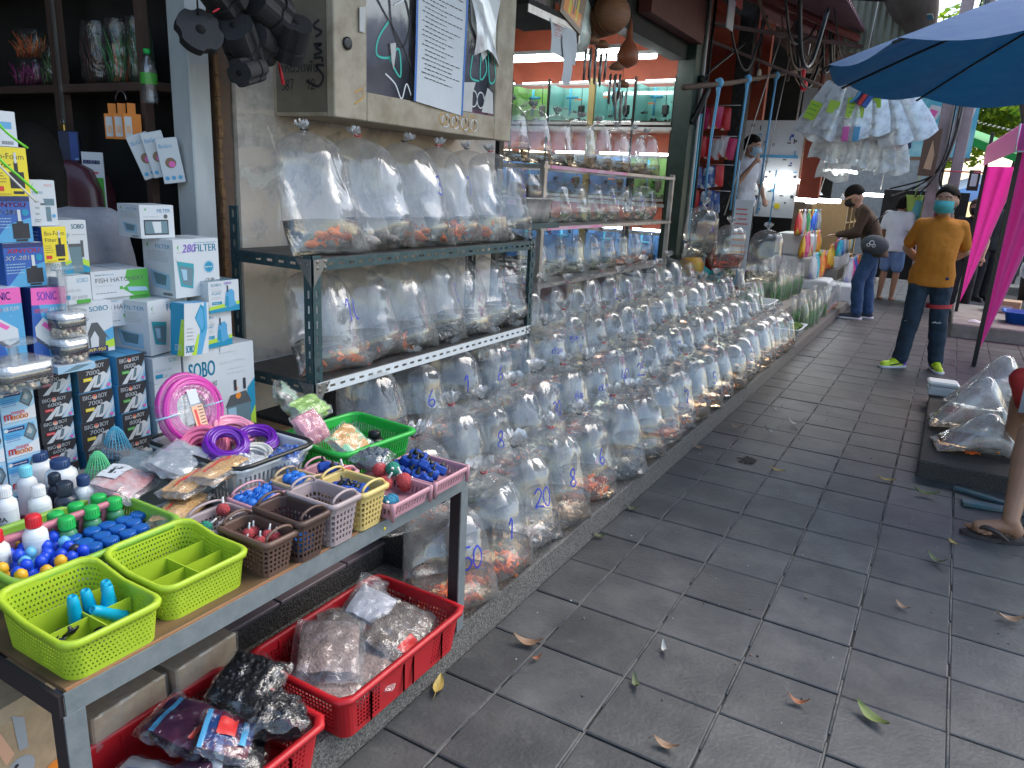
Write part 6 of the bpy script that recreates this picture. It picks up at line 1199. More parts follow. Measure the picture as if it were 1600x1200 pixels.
# man in the orange shirt
PO = dict(kneL=(.12,-.06,.50), ankL=(.17,-.02,.085), kneR=(-.11,-.10,.50), ankR=(-.15,-.12,.085), shL=(.165,.01,1.375), shR=(-.165,.01,1.375), elL=(.255,.12,1.14), elR=(-.255,.12,1.14), wrL=(.06,.19,1.0), wrR=(-.06,.20,.97), head=(0,-.02,1.59))
om = person('man in an orange T-shirt, teal mask and neon yellow shoes standing on the pavement', (-.115, 7.92, 0), .10, PO, 1.63, cloth('orange', (.50,.185,.02), .08), m_denim, 'short', False, m_neon, mat('sole_white', (.6,.6,.65), .5), m_teal, belly=.055, vox=.011, head_turn=-.35, wide=1.06, hs=1.2, toes=(.15, -.9))
mb = MB().use(mat('band_red', (.5,.04,.05), .7)); k = Vector((.105,-.03,.63)); mb.rings([[(k.x+.112*cos(a), k.y+.112*sin(a), k.z+z+.01*cos(a)) for a in [2*pi*q/20 for q in range(20)]] for z in (-.018, .018)]); mb.build('red_leg_band', om)
mb = MB().use(mat('frayed', (.5,.55,.6), .9))
for (x, z) in ((.10,.48), (-.13,.47)):
    for q in range(6): mb.tube([(x-.04+.012*q, -.155-.01*(q % 2), z+.006*(q % 3)), (x-.02+.012*q, -.16, z-.008+.01*(q % 2))], .003, 4)
mb.build('ripped_denim_threads', om)
mb = MB().use(pm('navy')); mb.T = Matrix.Translation((.12,-.135,.90)) @ Matrix.Rotation(-pi/2, 4, 'X'); mb.lathe([(.015,0),(.015,-.004)], 12); mb.build('hem_badge', om)
# man in the brown jacket leaning to the stall
PL = dict(pel=(0,.06,.93), chest=(0,-.05,1.22), neck=(0,-.15,1.41), head=(0,-.25,1.52), shL=(.18,-.12,1.36), shR=(-.18,-.12,1.36), elL=(.24,-.18,1.10), wrL=(.22,-.40,1.06), elR=(-.26,-.05,1.10), wrR=(-.2,-.25,1.02), hipL=(.09,.06,.9), hipR=(-.09,.06,.9), kneL=(.10,-.06,.50), ankL=(.08,-.02,.085), kneR=(-.10,.06,.50), ankR=(-.1,.13,.085))
pl = person('man in a brown jacket, black cap and jeans leaning towards the stall', (-.93, 10.75, 0), -pi/2+.15, PL, 1.72, cloth('brown', (.06,.038,.022)), m_denim2, 'long', False, mat('sneaker_dark', (.04,.05,.06), .6), mat('sole_white', (.6,.6,.65), .5), m_bmask, hat=m_hair, jacket=True, head_pitch=.45, vox=.013)
t = thing('shoulder_bag', 'grey rounded shoulder bag with white print under the arm of the man in brown', 'bag', (-.84, 10.48, .98)); t.rotation_euler = (0, .15, .2)
mb = MB().use(cloth('bag_grey', (.07,.085,.095))); mb.ball((0,0,0), 1, 18, 10, (.17,.09,.12)); mb.build('bag_body', t); mb = MB().use(m_gr1)
for (x, z, r) in ((-.05,.02,.025), (-.02,-.01,.018), (-.08,-.015,.018)): mb.ribbon([(x+r*cos(a), z+r*sin(a)) for a in [q*.5 for q in range(14)]], .008, lambda a, b: (a, -.094*max(0, 1-(a/.17)**2-(b/.12)**2)**.5-.002, b))
mb.build('white_print', t); mb = MB().use(m_black); mb.tube([(-.12,0,.08), (-.1,-.02,.25), (.02,.02,.42)], .01, 6); mb.build('strap', t)
# person in blue shorts
person('person in a white T-shirt, blue shorts and sandals seen from behind beside the stall', (-.78, 13.2, 0), pi-.35, dict(head=(0,-.05,1.54), neck=(0,-.03,1.43), wrL=(.24,-.2,1.0), wrR=(-.24,-.2,1.0)), 1.62, cloth('white_tee', (.55,.58,.62), .05), cloth('blue_shorts', (.12,.2,.36)), 'short', True, None, None, None, skin=m_skin2, vox=.015)
# woman in black, man in black, white shirt, passers-by
m_blkc = cloth('black_cotton', (.015,.015,.018)); person('woman in a black T-shirt and black mask walking behind the man in orange', (.20, 12.6, 0), .1, dict(wrL=(.2,-.12,.90)), 1.58, m_blkc, m_blkc, 'short', False, m_black, None, m_bmask, m_hairb, 'short', vox=.015, female=True)
person('young man with black hair, black jacket and mask looking down to the side', (.52, 14.6, 0), .75, dict(head=(0,-.05,1.57)), 1.74, m_blkc, m_blkc, 'long', False, m_black, None, m_bmask, vox=.015, head_pitch=.3)
person('person in a white shirt walking away beyond the pink tent leg', (.98, 17.0, 0), 2.8, {}, 1.64, cloth('white_tee', (.55,.58,.62)), m_blkc, 'short', False, m_black, vox=.018)
person('person in dark clothes far down the pavement', (.55, 19.5, 0), .2, {}, 1.68, m_blkc, cloth('grey_trousers', (.1,.1,.12)), 'short', False, m_black, None, m_bmask, vox=.018)
person('person in a dark top and shorts carrying a white bag right of the pink tent', (1.32, 15.6, 0), .4, dict(wrR=(-.27,-.1,.85)), 1.62, cloth('navy_top', (.02,.03,.06)), m_blkc, 'short', True, None, skin=m_skin2, vox=.016, female=True)
person('person in dark blue clothes at the right edge of the picture', (1.62, 15.0, 0), .2, {}, 1.7, cloth('navy_top', (.02,.03,.06)), m_blkc, 'short', True, None, skin=m_skin2, vox=.016)
for k, (x, y, c, l) in enumerate(((.85, 21.5, (.5,.5,.52), 'person in a pale top between the poles and the tent, farthest away'), (1.15, 19.0, (.02,.02,.02), 'person in black beyond the pink tent leg, walking closer'), (-.1, 20.5, (.25,.05,.05), 'person in a dull red top far behind the man in orange'))):
    person(l, (x, y, 0), [.3, 2.9, .1][k], {}, 1.66, cloth('far_%d' % k, c), m_blkc, 'short', False, m_black, vox=.02)
t = thing('carrier_bag', 'white translucent carrier bag held by a passer-by at the right edge', 'bag', (1.16, 15.1, .42)); mb = MB().use(film('carrier', refl=.1, haze=.5, rough=.3, wr=1, scale=8, stretch=(1,1,1))); mb.ball((0,0,.14), 1, 12, 8, (.13,.09,.18), lambda p: (p[0]*(1.1-p[2]*1.2), p[1], p[2])); mb.tube([(-.03,0,.28), (-.02,0,.42), (.02,0,.42), (.03,0,.28)], .008, 5); mb.build('bag_body', t)
# woman in white in the red shop, girl by the tanks
person('woman in a white T-shirt with a blue mask standing at the red shop counter', (-2.28, 9.35, .55), .9, dict(elR=(-.22,-.12,1.10), wrR=(-.08,-.24,1.36), elL=(.25,-.02,1.12), wrL=(.16,-.22,.98), head=(.02,-.05,1.57)), 1.62, cloth('white_tee', (.55,.58,.62)), m_blkc, 'short', False, m_black, None, m_wmask, m_hair, 'bun', vox=.015, female=True, head_turn=.5, head_pitch=.2)
person('girl in black and pink bending down by the green post', (-2.45, 7.75, .0), 1.2, dict(pel=(0,.1,.72), chest=(0,-.08,.98), neck=(0,-.2,1.15), head=(0,-.28,1.27), shL=(.15,-.15,1.12), shR=(-.15,-.15,1.12), elL=(.2,-.25,.9), wrL=(.15,-.4,.75), elR=(-.2,-.25,.9), wrR=(-.15,-.4,.75), hipL=(.08,.1,.7), hipR=(-.08,.1,.7), kneL=(.1,-.15,.45), kneR=(-.1,-.15,.45), ankL=(.1,.05,.33), ankR=(-.1,.05,.33)), 1.6, m_blkc, cloth('pink_skirt', (.6,.06,.2)), 'short', True, None, None, None, m_hair, 'long', vox=.015, female=True, head_pitch=.5)
# person in the dark shop
person('person in a grey T-shirt seated with the back to us in the dark shop', (-2.42, 1.27, -.03), -2.1, dict(head=(0,-.1,1.52), neck=(0,-.03,1.42), shL=(.19,.0,1.36), shR=(-.19,0,1.36)), 1.66, cloth('grey_tee', (.17,.18,.21)), m_blkc, 'short', False, None, None, None, m_hair, 'long', nolegs=True, vox=.013)
# ---- seated person at the right edge: legs, red shorts, flip-flops
t = thing('person', 'seated person at the right edge, only the bare legs, red shorts and flip-flops in view', 'person', (0,0,0))
mb = MB().use(m_skin2)
LK, LA = Vector((.485, 4.24, .46)), Vector((.45, 3.93, .105))     # near leg: knee, ankle
chain(mb, [((.95, 4.75, .50), .085), ((.70, 4.5, .50), .075), (LK, .056), (LK.lerp(LA, .28), .060), (LK.lerp(LA, .6), .046), (LA, .036)])
def foot(mb, A, az, s=1, z0=.02):
    d = Vector((cos(az), sin(az), 0)); q = Vector((-sin(az), cos(az), 0)); A = Vector(A)
    limb(mb, A, A+Vector((0,0,-.045))-d*.03, .036*s, .034*s); limb(mb, A+Vector((0,0,-.03)), A+d*.12*s+Vector((0,0,z0+.034-A.z)), .038*s, .026*s)
    for k, (o_, l, r) in enumerate(((-.036,.055,.013), (-.014,.05,.0105), (.005,.043,.0095), (.022,.034,.009), (.038,.022,.0088))):
        a = A+d*(.105-.012*k*.6)*s+q*o_*s; a.z = z0+.022; b = a+d*l*.5*s; b.z = z0+.017; c = a+d*l*s; c.z = z0+.011; limb(mb, A+d*.07*s+q*o_*.7*s+Vector((0,0,z0+.03-A.z)), a, .018*s, .013*s, 8); limb(mb, a, b, r*1.05, r, 8); limb(mb, b, c, r, r*.92, 8)
    return d, q
foot(mb, LA, pi+.12)
FK, FA = Vector((.50, 5.02, .52)), Vector((.475, 4.98, .205))
chain(mb, [((1.0, 5.2, .52), .085), (FK, .056), (FK.lerp(FA, .3), .058), (FK.lerp(FA, .65), .044), (FA, .036)]); foot(mb, FA, pi-.1, 1, .118)
remesh(mb, 'body', .006, parent=t, smooth=3)
mb = MB().use(cloth('red_shorts', (.42,.03,.025), .06)); chain(mb, [((.98, 4.95, .52), .14), ((.74, 4.66, .53), .115), ((.60, 4.48, .54), .10)]); chain(mb, [((1.1, 5.2, .54), .14), ((.7, 5.0, .56), .13), ((.47, 4.93, .585), .07), ((.50, 4.88, .47), .055)]); remesh(mb, 'shorts', .012, parent=t, disp=.02)
mb = MB().use(cloth('striped_cloth', (.45,.48,.5))); mb.sheet(lambda u, v: (lerp(.46, .7, u), lerp(4.72, 4.64, u), lerp(.585, .44, v)+.01*sin(u*20)), 8, 6); mb.build('shirt_hem', t)
def flipflop(A, az, z0, label):
    d = Vector((cos(az), sin(az), 0)); q = Vector((-sin(az), cos(az), 0)); A = Vector((A[0], A[1], z0)); t = thing('flip_flop', label, 'sandal', (0,0,0))
    P = []
    for k in range(28):
        a = 2*pi*k/28; u = cos(a); w = (.046 if u > 0 else .036)*(1-.1*u*u); P.append((A+d*(.055+.135*u)+q*w*sin(a)))
    mb = MB().use(mat('flip_rubber', (.045,.035,.035), .7)); mb.rings([[(p.x, p.y, z0+z) for p in P] for z in (.0, .018)], True, True, True, False); mb.build('sole', t)
    mb = MB().use(mat('strap_brown', (.05,.035,.03), .5)); tp = A+d*.135+Vector((0,0,.03))
    for s in (1, -1):
        c = [tuple(tp), tuple(A+d*.10+q*.026*s+Vector((0,0,.058))), tuple(A+d*.05+q*.044*s+Vector((0,0,.052))), tuple(A-d*.0+q*.042*s+Vector((0,0,.018)))]
        pts = smoothline(c, 5); mb.tube(pts, [.006+.006*sin(pi*i/(len(pts)-1)) for i in range(len(pts))], 8)
    mb.build('strap', t)
flipflop((.45, 3.93), pi+.12, .002, 'brown flip-flop on the near bare foot at the right edge'); flipflop((.475, 4.98), pi-.1, .1005, 'black flip-flop on the far foot on the concrete block')
# ================================================================ inside the dark shop (left)
m_brown = mat('brown_shelf_paint', (.09,.055,.045), .5, var=.2, vscale=8); m_steel = mat('bright_steel_edge', (.35,.33,.32), .35, .8)
t = thing('plant_shelf', 'brown shelf unit with bags of plastic plants inside the dark shop', 'shelf', (0,0,0))
mb = MB().use(m_brown); mb.box(-3.06, -3.02, 1.73, 1.77, .2, 2.6); mb.use(m_steel); mb.box(-3.018, -3.008, 1.725, 1.735, 1.55, 2.6); mb.build('post', t)
for z in (1.745, 2.15): mb = MB().use(m_brown); mb.box(-3.9, -2.46, 1.735, 1.89, z, z+.03, .003); mb.build('shelf_board', t)
mb = MB().use(m_brown); mb.box(-2.55, -2.52, 1.74, 1.77, 1.2, 2.6); mb.build('post', t)
def plantbag(x, z, c1, c2, label, h=.17, w=.12):
    t = thing('plant_bag', label, 'plastic plant', (x, 1.80, z), 0, 'bags of plastic plants on the shelf'); r = random.Random(int(x*100))
    mb = MB()
    for k in range(46):
        c = c1 if k % 3 else c2; mb.use(mat('leaf_'+str(c), c, .5)); a = r.uniform(0, 6.28); s = r.uniform(.3, 1); b = (r.uniform(-w*.35, w*.35), r.uniform(-.03, .03), .01)
        p = (b[0]+w*.25*cos(a)*s, b[1]+.04*sin(a)*s, h*r.uniform(.4, 1)); mb.tube([b, ((b[0]+p[0])/2+.01, (b[1]+p[1])/2, p[2]*.6), p], [.002, .004, .001], 4)
    mb.build('fronds', t); mb = MB().use(m_wrapd); mb.rings([[(cos(a)*w*.5*k, sin(a)*.05*k, zz) for a in [2*pi*j/14 for j in range(14)]] for k, zz in ((.8,0),(1,.03),(1,h*.7),(.8,h*1.1))], True, True, False); mb.build('wrapper', t)
plantbag(-3.32, 1.88, (.6,.12,.03), (.5,.2,.05), 'orange plastic plant bag at the left of the shelf', .10, .2); plantbag(-3.34, 1.775, (.3,.03,.16), (.2,.02,.1), 'purple plastic plant bag under the orange one', .10, .2); plantbag(-3.16, 1.775, (.06,.12,.03), (.1,.15,.05), 'olive green plastic plant bag beside the shelf post', .14)
plantbag(-2.88, 1.775, (.06,.03,.02), (.1,.03,.03), 'dark red brown plastic plant bag', .2, .14); plantbag(-2.74, 1.775, (.05,.2,.06), (.4,.1,.03), 'green plastic plant bag with an orange top', .2, .1); plantbag(-2.62, 1.775, (.06,.1,.04), (.05,.15,.08), 'dark green plastic plant bag at the right of the shelf', .2, .09)
t = thing('water_bottle', 'clear plastic water bottle with green cap and green label hanging by the post', 'bottle', (-2.465, 1.72, 1.70)); mb = MB().use(m_clear); mb.lathe([(.024,0),(.027,.01),(.025,.05),(.027,.06),(.027,.11),(.022,.13),(.010,.15),(.010,.16)], 16); mb.build('bottle_body', t)
mb = MB().use(m_capgreen); mb.lathe([(.0115,.158),(.0115,.175)], 12); mb.build('cap', t); mb = MB().use(pm('green')); mb.lathe([(.0276,.062),(.0276,.098)], 16, cap0=False, cap1=False); mb.build('printed_label', t)
m_chair = mat('maroon_vinyl', (.075,.022,.03), .35, var=.1, coat=.2)
t = thing('armchair', 'high-backed maroon vinyl chair inside the dark shop', 'chair', (-2.80, 1.48, .2)); mb = MB().use(m_chair)
mb.rings([[(x*k, y*.09+.05*z_, z_) for x, y in [rrect(.44, 2, .16, j/32) for j in range(32)]] for k, z_ in ((.8,.45),(.92,.55),(1,.8),(1.02,1.05),(.98,1.2),(.86,1.27),(.6,1.30))], True, True, True); mb.build('backrest', t)
mb = MB().use(m_chair); mb.box(-.25, .25, -.45, .08, .38, .5, .05); mb.build('seat', t); mb = MB().use(m_black); mb.lathe([(.22,0),(.2,.03),(.03,.06),(.03,.38)], 14, (0,-.18,0)); mb.build('pedestal', t)
t.rotation_euler = (0, 0, .6)
m_or = mat('card_orange', (.75,.22,.02), .5)
for i, x in enumerate((-2.655, -2.60, -2.545)):
    t = thing('hanging_card', 'orange carded packet hanging in the dark shop, %s of three' % ORD[i], 'packet', (x, 1.70, 1.58), .75+.1*i, 'orange carded packets'); mb = MB().use(m_or); mb.box(-.028, .028, -.003, .003, 0, .085); mb.box(-.013, .013, -.003, .003, .085, .12); mb.build('card', t); mb = MB().use(pm('white')); mb.quad((-.024,-.0036,.008), (-.002,-.0036,.008), (-.002,-.0036,.075), (-.024,-.0036,.075)); mb.use(pm('peach')); mb.quad((-.02,-.004,.02), (-.006,-.004,.02), (-.006,-.004,.045), (-.02,-.004,.045)); mb.build('print', t)
mb = MB().use(m_steel); mb.tube([(-2.60+.03*cos(a), 1.70, 1.71+.03*sin(a)) for a in [pi*k/10 for k in range(11)]], .002, 6); mb.build('wire_hook', label='thin wire hook above the orange carded packets', cat='hook')
for i, (x, z) in enumerate(((-2.44, 1.455), (-2.40, 1.46), (-2.36, 1.44))):
    t = thing('hanging_packet', 'white and blue carded packet hanging beside the white post, %s of three' % ORD[i], 'packet', (x, 1.70+.01*i, z), -.4, 'white and blue packets by the post'); t.rotation_euler = (0, -.35+.1*i, .85)
    mb = MB().use(pm('white')); mb.box(-.035, .035, -.004, .004, 0, .15, .002); mb.build('card', t); mb = MB(); prt(mb, [('t','sky','BioGro',.1,.78,.09,.6), ('c','brown',.5,.45,.25), ('c','pink',.55,.42,.15), ('c','sky',.2,.12,.1), ('c','sky',.5,.12,.1), ('c','sky',.8,.12,.1)], .07, .15, lambda a, b, l: (a-.035, -.0045-l, b)); mb.build('print', t)
t = thing('paper_sign', 'poster strip with a photo and red writing hanging in the dark shop', 'sign', (-2.66, 1.62, .98), .7); mb = MB().use(m_paper); mb.box(-.04, .03, -.002, .002, .28, .55); mb.box(-.16, .03, .003, .005, .16, .30); mb.build('paper', t)
mb = MB(); prt(mb, [('r','green',.05,.05,.95,.68), ('c','red',.4,.3,.1), ('c','brown',.6,.5,.1), ('l','navy',.05,.8,.95,.95,1), ('l','red',.05,.7,.95,.78,1)], .07, .27, lambda a, b, l: (a-.04, -.0025-l, b+.28)); mb.use(pm('red'))
text(mb, 'ใครต้องการถาม', -.15, .255, .022, lambda a, b: (a, .002, b), w=.17); text(mb, 'ราคาสินค้ากด', -.15, .225, .018, lambda a, b: (a, .002, b), w=.17); text(mb, 'รบกวนสอบถาม', -.15, .20, .018, lambda a, b: (a, .002, b), w=.17); mb.build('print', t)
packet('snack_pack', 'red and yellow shiny pack hanging under the red writing', (-2.66, 1.62, 1.10), .10, .16, .03, 0, mat('red_yellow', (.5,.02,.02), .4, col2=(.7,.5,.05), vscale=22, thr=(.5,.56)), seed=71, tilt=(1.5, 0))
t = thing('blue_hanging_pack', 'tall narrow dark blue pack with pale spots hanging in the shop', 'packet', (-2.79, 1.62, 1.36), .6); mb = MB().use(mat('blue_pack', (.01,.02,.06), .3)); mb.box(-.04, .03, -.01, .01, 0, .24, .003); mb.build('pack', t); mb = MB().use(mat('blue_spots', (.02,.06,.25), .3, col2=(.25,.45,.65), vscale=40, thr=(.6,.66))); mb.box(.0, .028, -.012, -.0102, .01, .235); mb.build('print', t)
t = thing('padlock', 'small brass padlock with keys hanging from the shelf post', 'padlock', (-2.99, 1.71, 1.60)); mb = MB().use(mat('brass', (.5,.33,.1), .35, .9)); mb.box(-.018, .018, -.006, .006, 0, .03, .003); mb.build('lock_body', t); mb = MB().use(m_steel); mb.tube([(.012*cos(a), 0, .03+.018*sin(a)) for a in [pi*k/8 for k in range(9)]], .003, 6)
for k in range(3): mb.tube([(.02+.01*k+.01*cos(a), .002*k, -.02-.015*k+.012*sin(a)) for a in [2*pi*j/10 for j in range(10)]], .0015, 5, True)
mb.build('shackle_and_keys', t)
mb = MB().use(mat('hose_lime', (.15,.6,.03), .4)); mb.tube(smoothline([(-1.93,.90,1.58), (-1.90,.93,1.50), (-1.88,.97,1.45), (-1.88,1.0,1.42)], 5), .003, 6); mb.tube(smoothline([(-1.92,.93,1.62), (-1.90,.95,1.56), (-1.90,1.0,1.52)], 5), .003, 6); mb.use(m_wh)
mb.tube(smoothline([(-1.90,.90,1.52), (-1.88,.94,1.46), (-1.87,.99,1.40)], 5), .0025, 6); mb.build('air_hose', label='lime and white air hoses dangling over the yellow box', cat='hose')
# black hanging filter frames
m_blkpl = mat('black_foam_plastic', (.018,.018,.02), .6, bump=.2, bscale=80)
def cogblock(x, y, z, r, L_, rot, label):
    t = thing('filter_sponge', label, 'sponge', (x, y, z), 0, 'black filter pieces hanging by the cabinet'); t.rotation_euler = rot; mb = MB().use(m_blkpl); n = 32
    R = [[(r*(1 if (j % 8) not in (0, 1) else .87)*cos(2*pi*j/n), r*(1 if (j % 8) not in (0, 1) else .87)*sin(2*pi*j/n), z_) for j in range(n)] for z_ in (-L_/2, -L_*.18, -L_*.17, -L_*.08, -L_*.07, L_/2)]
    for q in (2, 3): R[q] = [(a*.9, b*.9, c) for a, b, c in R[q]]
    mb.rings(R, True, True, True, False); mb.build('sponge_body', t); mb = MB().use(mat('hole_black', (.003,.003,.003), .9)); mb.lathe([(r*.22, L_/2+.0005), (r*.22, L_/2+.001)], 12); mb.build('centre_hole', t)
    return t
cogblock(-2.04, 1.60, 1.885, .068, .03, (.3, 1.15, 0), 'round notched black filter disc hanging leftmost by the cabinet'); cogblock(-2.03, 1.74, 1.885, .058, .13, (.9, .5, .2), 'black foam filter block hanging at a slant, next to the round disc'); cogblock(-2.02, 1.76, 1.80, .042, .11, (1.9, .6, .5), 'small black foam filter block lowest of the hanging ones')
cogblock(-2.0, 1.93, 1.92, .055, .13, (.7, .3, .8), 'black foam filter block hanging beside the cabinet side'); cogblock(-2.02, 1.84, 2.0, .07, .12, (1.2, .2, 0), 'large black foam filter block at the top edge of the picture'); cogblock(-2.02, 1.66, 2.02, .07, .12, (1, .8, 0), 'black foam filter block at the top above the round disc'); cogblock(-2.06, 1.84, 1.90, .06, .14, (1.4, .9, .3), 'black foam filter block in the middle of the hanging cluster')
mb = MB().use(mat('red_ribbon', (.6,.03,.05), .5)); mb.tube([(-2.12, 1.98, 1.86), (-2.115, 1.985, 1.83), (-2.11, 1.99, 1.79)], [.003, .006, .007], 6); mb.tube([(-2.0, 1.62, 1.94), (-2.0, 1.65, 1.96)], .003, 5); mb.build('red_tie', label='frayed red plastic tie hanging in front of the cabinet side', cat='tie')
mb = MB().use(m_black); 
for x, y in ((-2.04,1.60), (-2.03,1.74), (-2.0,1.93), (-2.02,1.84)): mb.tube([(x, y, 1.93), (x-.02, y+.01, 2.6)], .003, 5)
mb.build('cord_bundle', label='black cords that carry the hanging filter blocks', cat='cord')
mb = MB().use(m_dark); mb.box(-2.45, -2.02, 1.2, 2.0, 2.6, 2.66); mb.build('front_canopy_board', label='dark board over the entrance of the left shop', cat='board')
# ================================================================ hanging things over the fish shop opening
m_bamboo = mat('bamboo_brown', (.23,.10,.05), .6, var=.3, vscale=12, stretch=(1,6,6)); m_gourd = mat('gourd', (.30,.09,.04), .4, var=.15)
t = thing('bamboo_basket', 'brown cane roll hanging under the ceiling of the fish shop', 'basket', (-2.3, 5.0, 2.60)); t.rotation_euler = (pi/2, 0, 1.0)
mb = MB().use(m_bamboo); mb.lathe([(.10,-.20),(.115,-.15),(.12,0),(.115,.15),(.10,.2)], 18); mb.build('cane_roll', t); mb = MB().use(m_rust2)
for z in (-.12,-.04,.04,.12): mb.tube([(.121*cos(a), .121*sin(a), z+.02*sin(2*a)) for a in [2*pi*j/18 for j in range(18)]], .004, 5, True)
mb.build('cane_bands', t)
mb = MB().use(m_gourd); t = thing('gourd', 'glossy reddish brown gourd hanging beside the wind chimes', 'gourd', (-2.3, 5.52, 2.46)); mb.lathe([(.01,-.10),(.07,-.07),(.085,-.02),(.06,.05),(.025,.10),(.02,.17),(.006,.24)], 16); mb.build('gourd_body', t); mb = MB().use(m_black); mb.tube([(0,0,.24), (0,0,.9)], .003, 4); mb.build('cord', t)
def chime(x, y, z, label, L_=.22):
    t = thing('wind_chime', label, 'wind chime', (x, y, z), 0, 'wind chimes over the shop opening'); mb = MB().use(m_bamboo); mb.lathe([(.045,0),(.055,.02),(.02,.05)], 12); mb.build('chime_top', t)
    for k in range(6): mb = MB().use(m_steel); a = 2*pi*k/6; mb.tube([(.04*cos(a), .04*sin(a), -.03), (.04*cos(a), .04*sin(a), -.03-L_*(.7+.06*k))], .007, 6); mb.build('chime_tube', t)
    mb = MB().use(m_black); mb.tube([(0,0,.05), (0,0,.7)], .002, 4); mb.build('cord', t)
chime(-2.3, 4.88, 2.42, 'steel wind chime under the cane roll'); chime(-2.3, 5.05, 2.42, 'second steel wind chime under the cane roll'); chime(-2.3, 5.32, 2.32, 'wind chime left of the brown gourd'); chime(-2.3, 5.46, 2.22, 'lowest wind chime beneath the brown gourd')
t = thing('hanging_price_list', 'creased white paper price list hanging beside a small picture', 'paper', (0,0,0)); mb = MB().use(m_paper); mb.sheet(lambda u, v: (-2.2+.01*sin(6*u+3*v), lerp(4.12, 4.46, u)-.03*v, lerp(2.24, 2.42, v)-.02*u), 8, 6); mb.sheet(lambda u, v: (-2.19+.01*sin(5*v), lerp(4.26, 4.38, u), lerp(2.08, 2.34, v)+.05*abs(u-.5)), 5, 6); mb.build('paper', t)
mb = MB(); prt(mb, [('l','red',.05,.5,.35,.9,5), ('l','dgrey',.1,.8,.5,.95,2)], .34, .18, lambda a, b, l: (-2.185+l, a+4.12, b+2.24)); mb.build('writing', t)
t = thing('small_picture', 'small framed golden picture tied to the rack above the price list', 'picture', (-2.19, 4.36, 2.52)); t.rotation_euler = (-.25, 0, 0); mb = MB().use(pm('brown')); mb.box(-.01, .0, -.15, .15, -.09, .12); mb.build('frame', t); mb = MB(); prt(mb, [('r','orange',.1,.1,.9,.5), ('r','yellow',.3,.2,.4,.9), ('r','peach',.42,.5,.6,.95), ('r','yellow',.65,.2,.72,.8), ('r','dgrey',.5,.3,.56,.7), ('r','brown',.1,.05,.9,.15)], .3, .21, lambda a, b, l: (l, a-.15, b-.09)); mb.build('picture_print', t)
t = thing('carrier_bag', 'pale translucent carrier bag hanging under the shop ceiling', 'bag', (-2.35, 4.72, 2.38)); mb = MB().use(film('carrier2', refl=.1, haze=.55, rough=.3, wr=1, scale=6, stretch=(1,1,1), hazecol=(.6,.7,.62))); mb.ball((0,0,.16), 1, 14, 10, (.10,.14,.24), lambda p: (p[0]*(1.1-p[2]*1.2)+.01*sin(p[2]*30), p[1]*(1.2-p[2]*1.4), p[2])); mb.build('bag_body', t)
mb = MB().use(m_dark); mb.box(-2.6, -2.2, 3.84, 4.5, 2.44, 2.47); mb.use(m_alu); mb.box(-2.205, -2.2, 3.84, 4.5, 2.40, 2.44); mb.box(-2.22, -2.2, 4.48, 4.5, 2.35, 3.2); mb.build('high_shelf', label='high dark shelf with an old aquarium just right of the cabinet', cat='shelf')
t = thing('old_aquarium', 'old glass tank with junk on the high dark shelf', 'aquarium', (-2.38, 4.1, 2.475)); mb = MB().use(m_tankglass); mb.box(-.14, .15, -.2, .2, 0, .35); mb.build('glass', t); mb = MB().use(mat('junk', (.12,.16,.07), .8, col2=(.3,.2,.22), vscale=14)); mb.box(-.12, .12, -.18, .18, .003, .12, .02); mb.build('junk', t)
# ================================================================ red shop: beams, hanging snack packs, straps
m_pack = [mat('pack_red', (.55,.02,.03), .3, col2=(.7,.6,.5), vscale=10, thr=(.55,.6)), mat('pack_pink', (.6,.04,.15), .3, col2=(.6,.4,.05), vscale=9, thr=(.55,.6)), mat('pack_blue', (.05,.12,.4), .3, col2=(.65,.7,.75), vscale=12, thr=(.45,.55)), mat('pack_mixed', (.6,.6,.62), .3, col2=(.5,.03,.03), vscale=10, thr=(.5,.55)), mat('pack_black', (.03,.02,.05), .3, col2=(.5,.5,.5), vscale=12, thr=(.6,.66))]
PK = []
for m_ in m_pack:
    mb = MB().use(m_); mb.sheet(lambda u, v: (.012*sin(pi*u)*sin(pi*v), (u-.5)*.09, v*.22), 6, 8); mb.sheet(lambda u, v: (-.012*sin(pi*u)*sin(pi*v), (u-.5)*.09, v*.22), 6, 8); PK.append(mb.mesh('pack_body'))
cn = ['red', 'pink and yellow', 'blue and white', 'white and red', 'black and white']
n_ = 0
for r_, (z, kinds) in enumerate(((2.16, (0,1,1,0,1,0)), (1.86, (0,0,0,0,3,3,1)), (1.56, (4,3,2,2,2,0)), (1.30, (4,3,0,2,2,2)))):
    for i, k in enumerate(kinds):
        o = obj('snack_pack', PK[k], None, (-2.66+i*.075, 8.3+.01*(i % 2), z+rnd.uniform(-.02,.02)), (rnd.uniform(-.12,.12), rnd.uniform(-.1,.1), -1.3+rnd.uniform(-.3,.3)), '%s packet, %s row of hanging packets, %s from the left' % (cn[k], ORD[r_] if r_ < 3 else 'lowest', ORD[i]), 'packet', 'shiny packets hanging in the red shop')
mb = MB().use(m_steel)
for z in (2.40, 2.09, 1.80, 1.53): mb.tube([(-2.72, 8.3, z), (-2.15, 8.3, z)], .005, 6)
mb.build('hanging_rods', label='thin steel rods carrying the shiny packets', cat='rod')
t = thing('net_ball_pack', 'lime and white cloth hanging below the packets', 'cloth', (-2.45, 8.25, 1.22)); mb = MB().use(mat('lime_cloth', (.35,.6,.1), .8, col2=(.65,.65,.65), vscale=5)); mb.sheet(lambda u, v: (.03*sin(9*u), (u-.5)*.28*(1.2-v*.8), -.3+.34*v), 10, 8); mb.build('cloth', t)
m_bstrap = mat('blue_strap', (.12,.36,.6), .5)
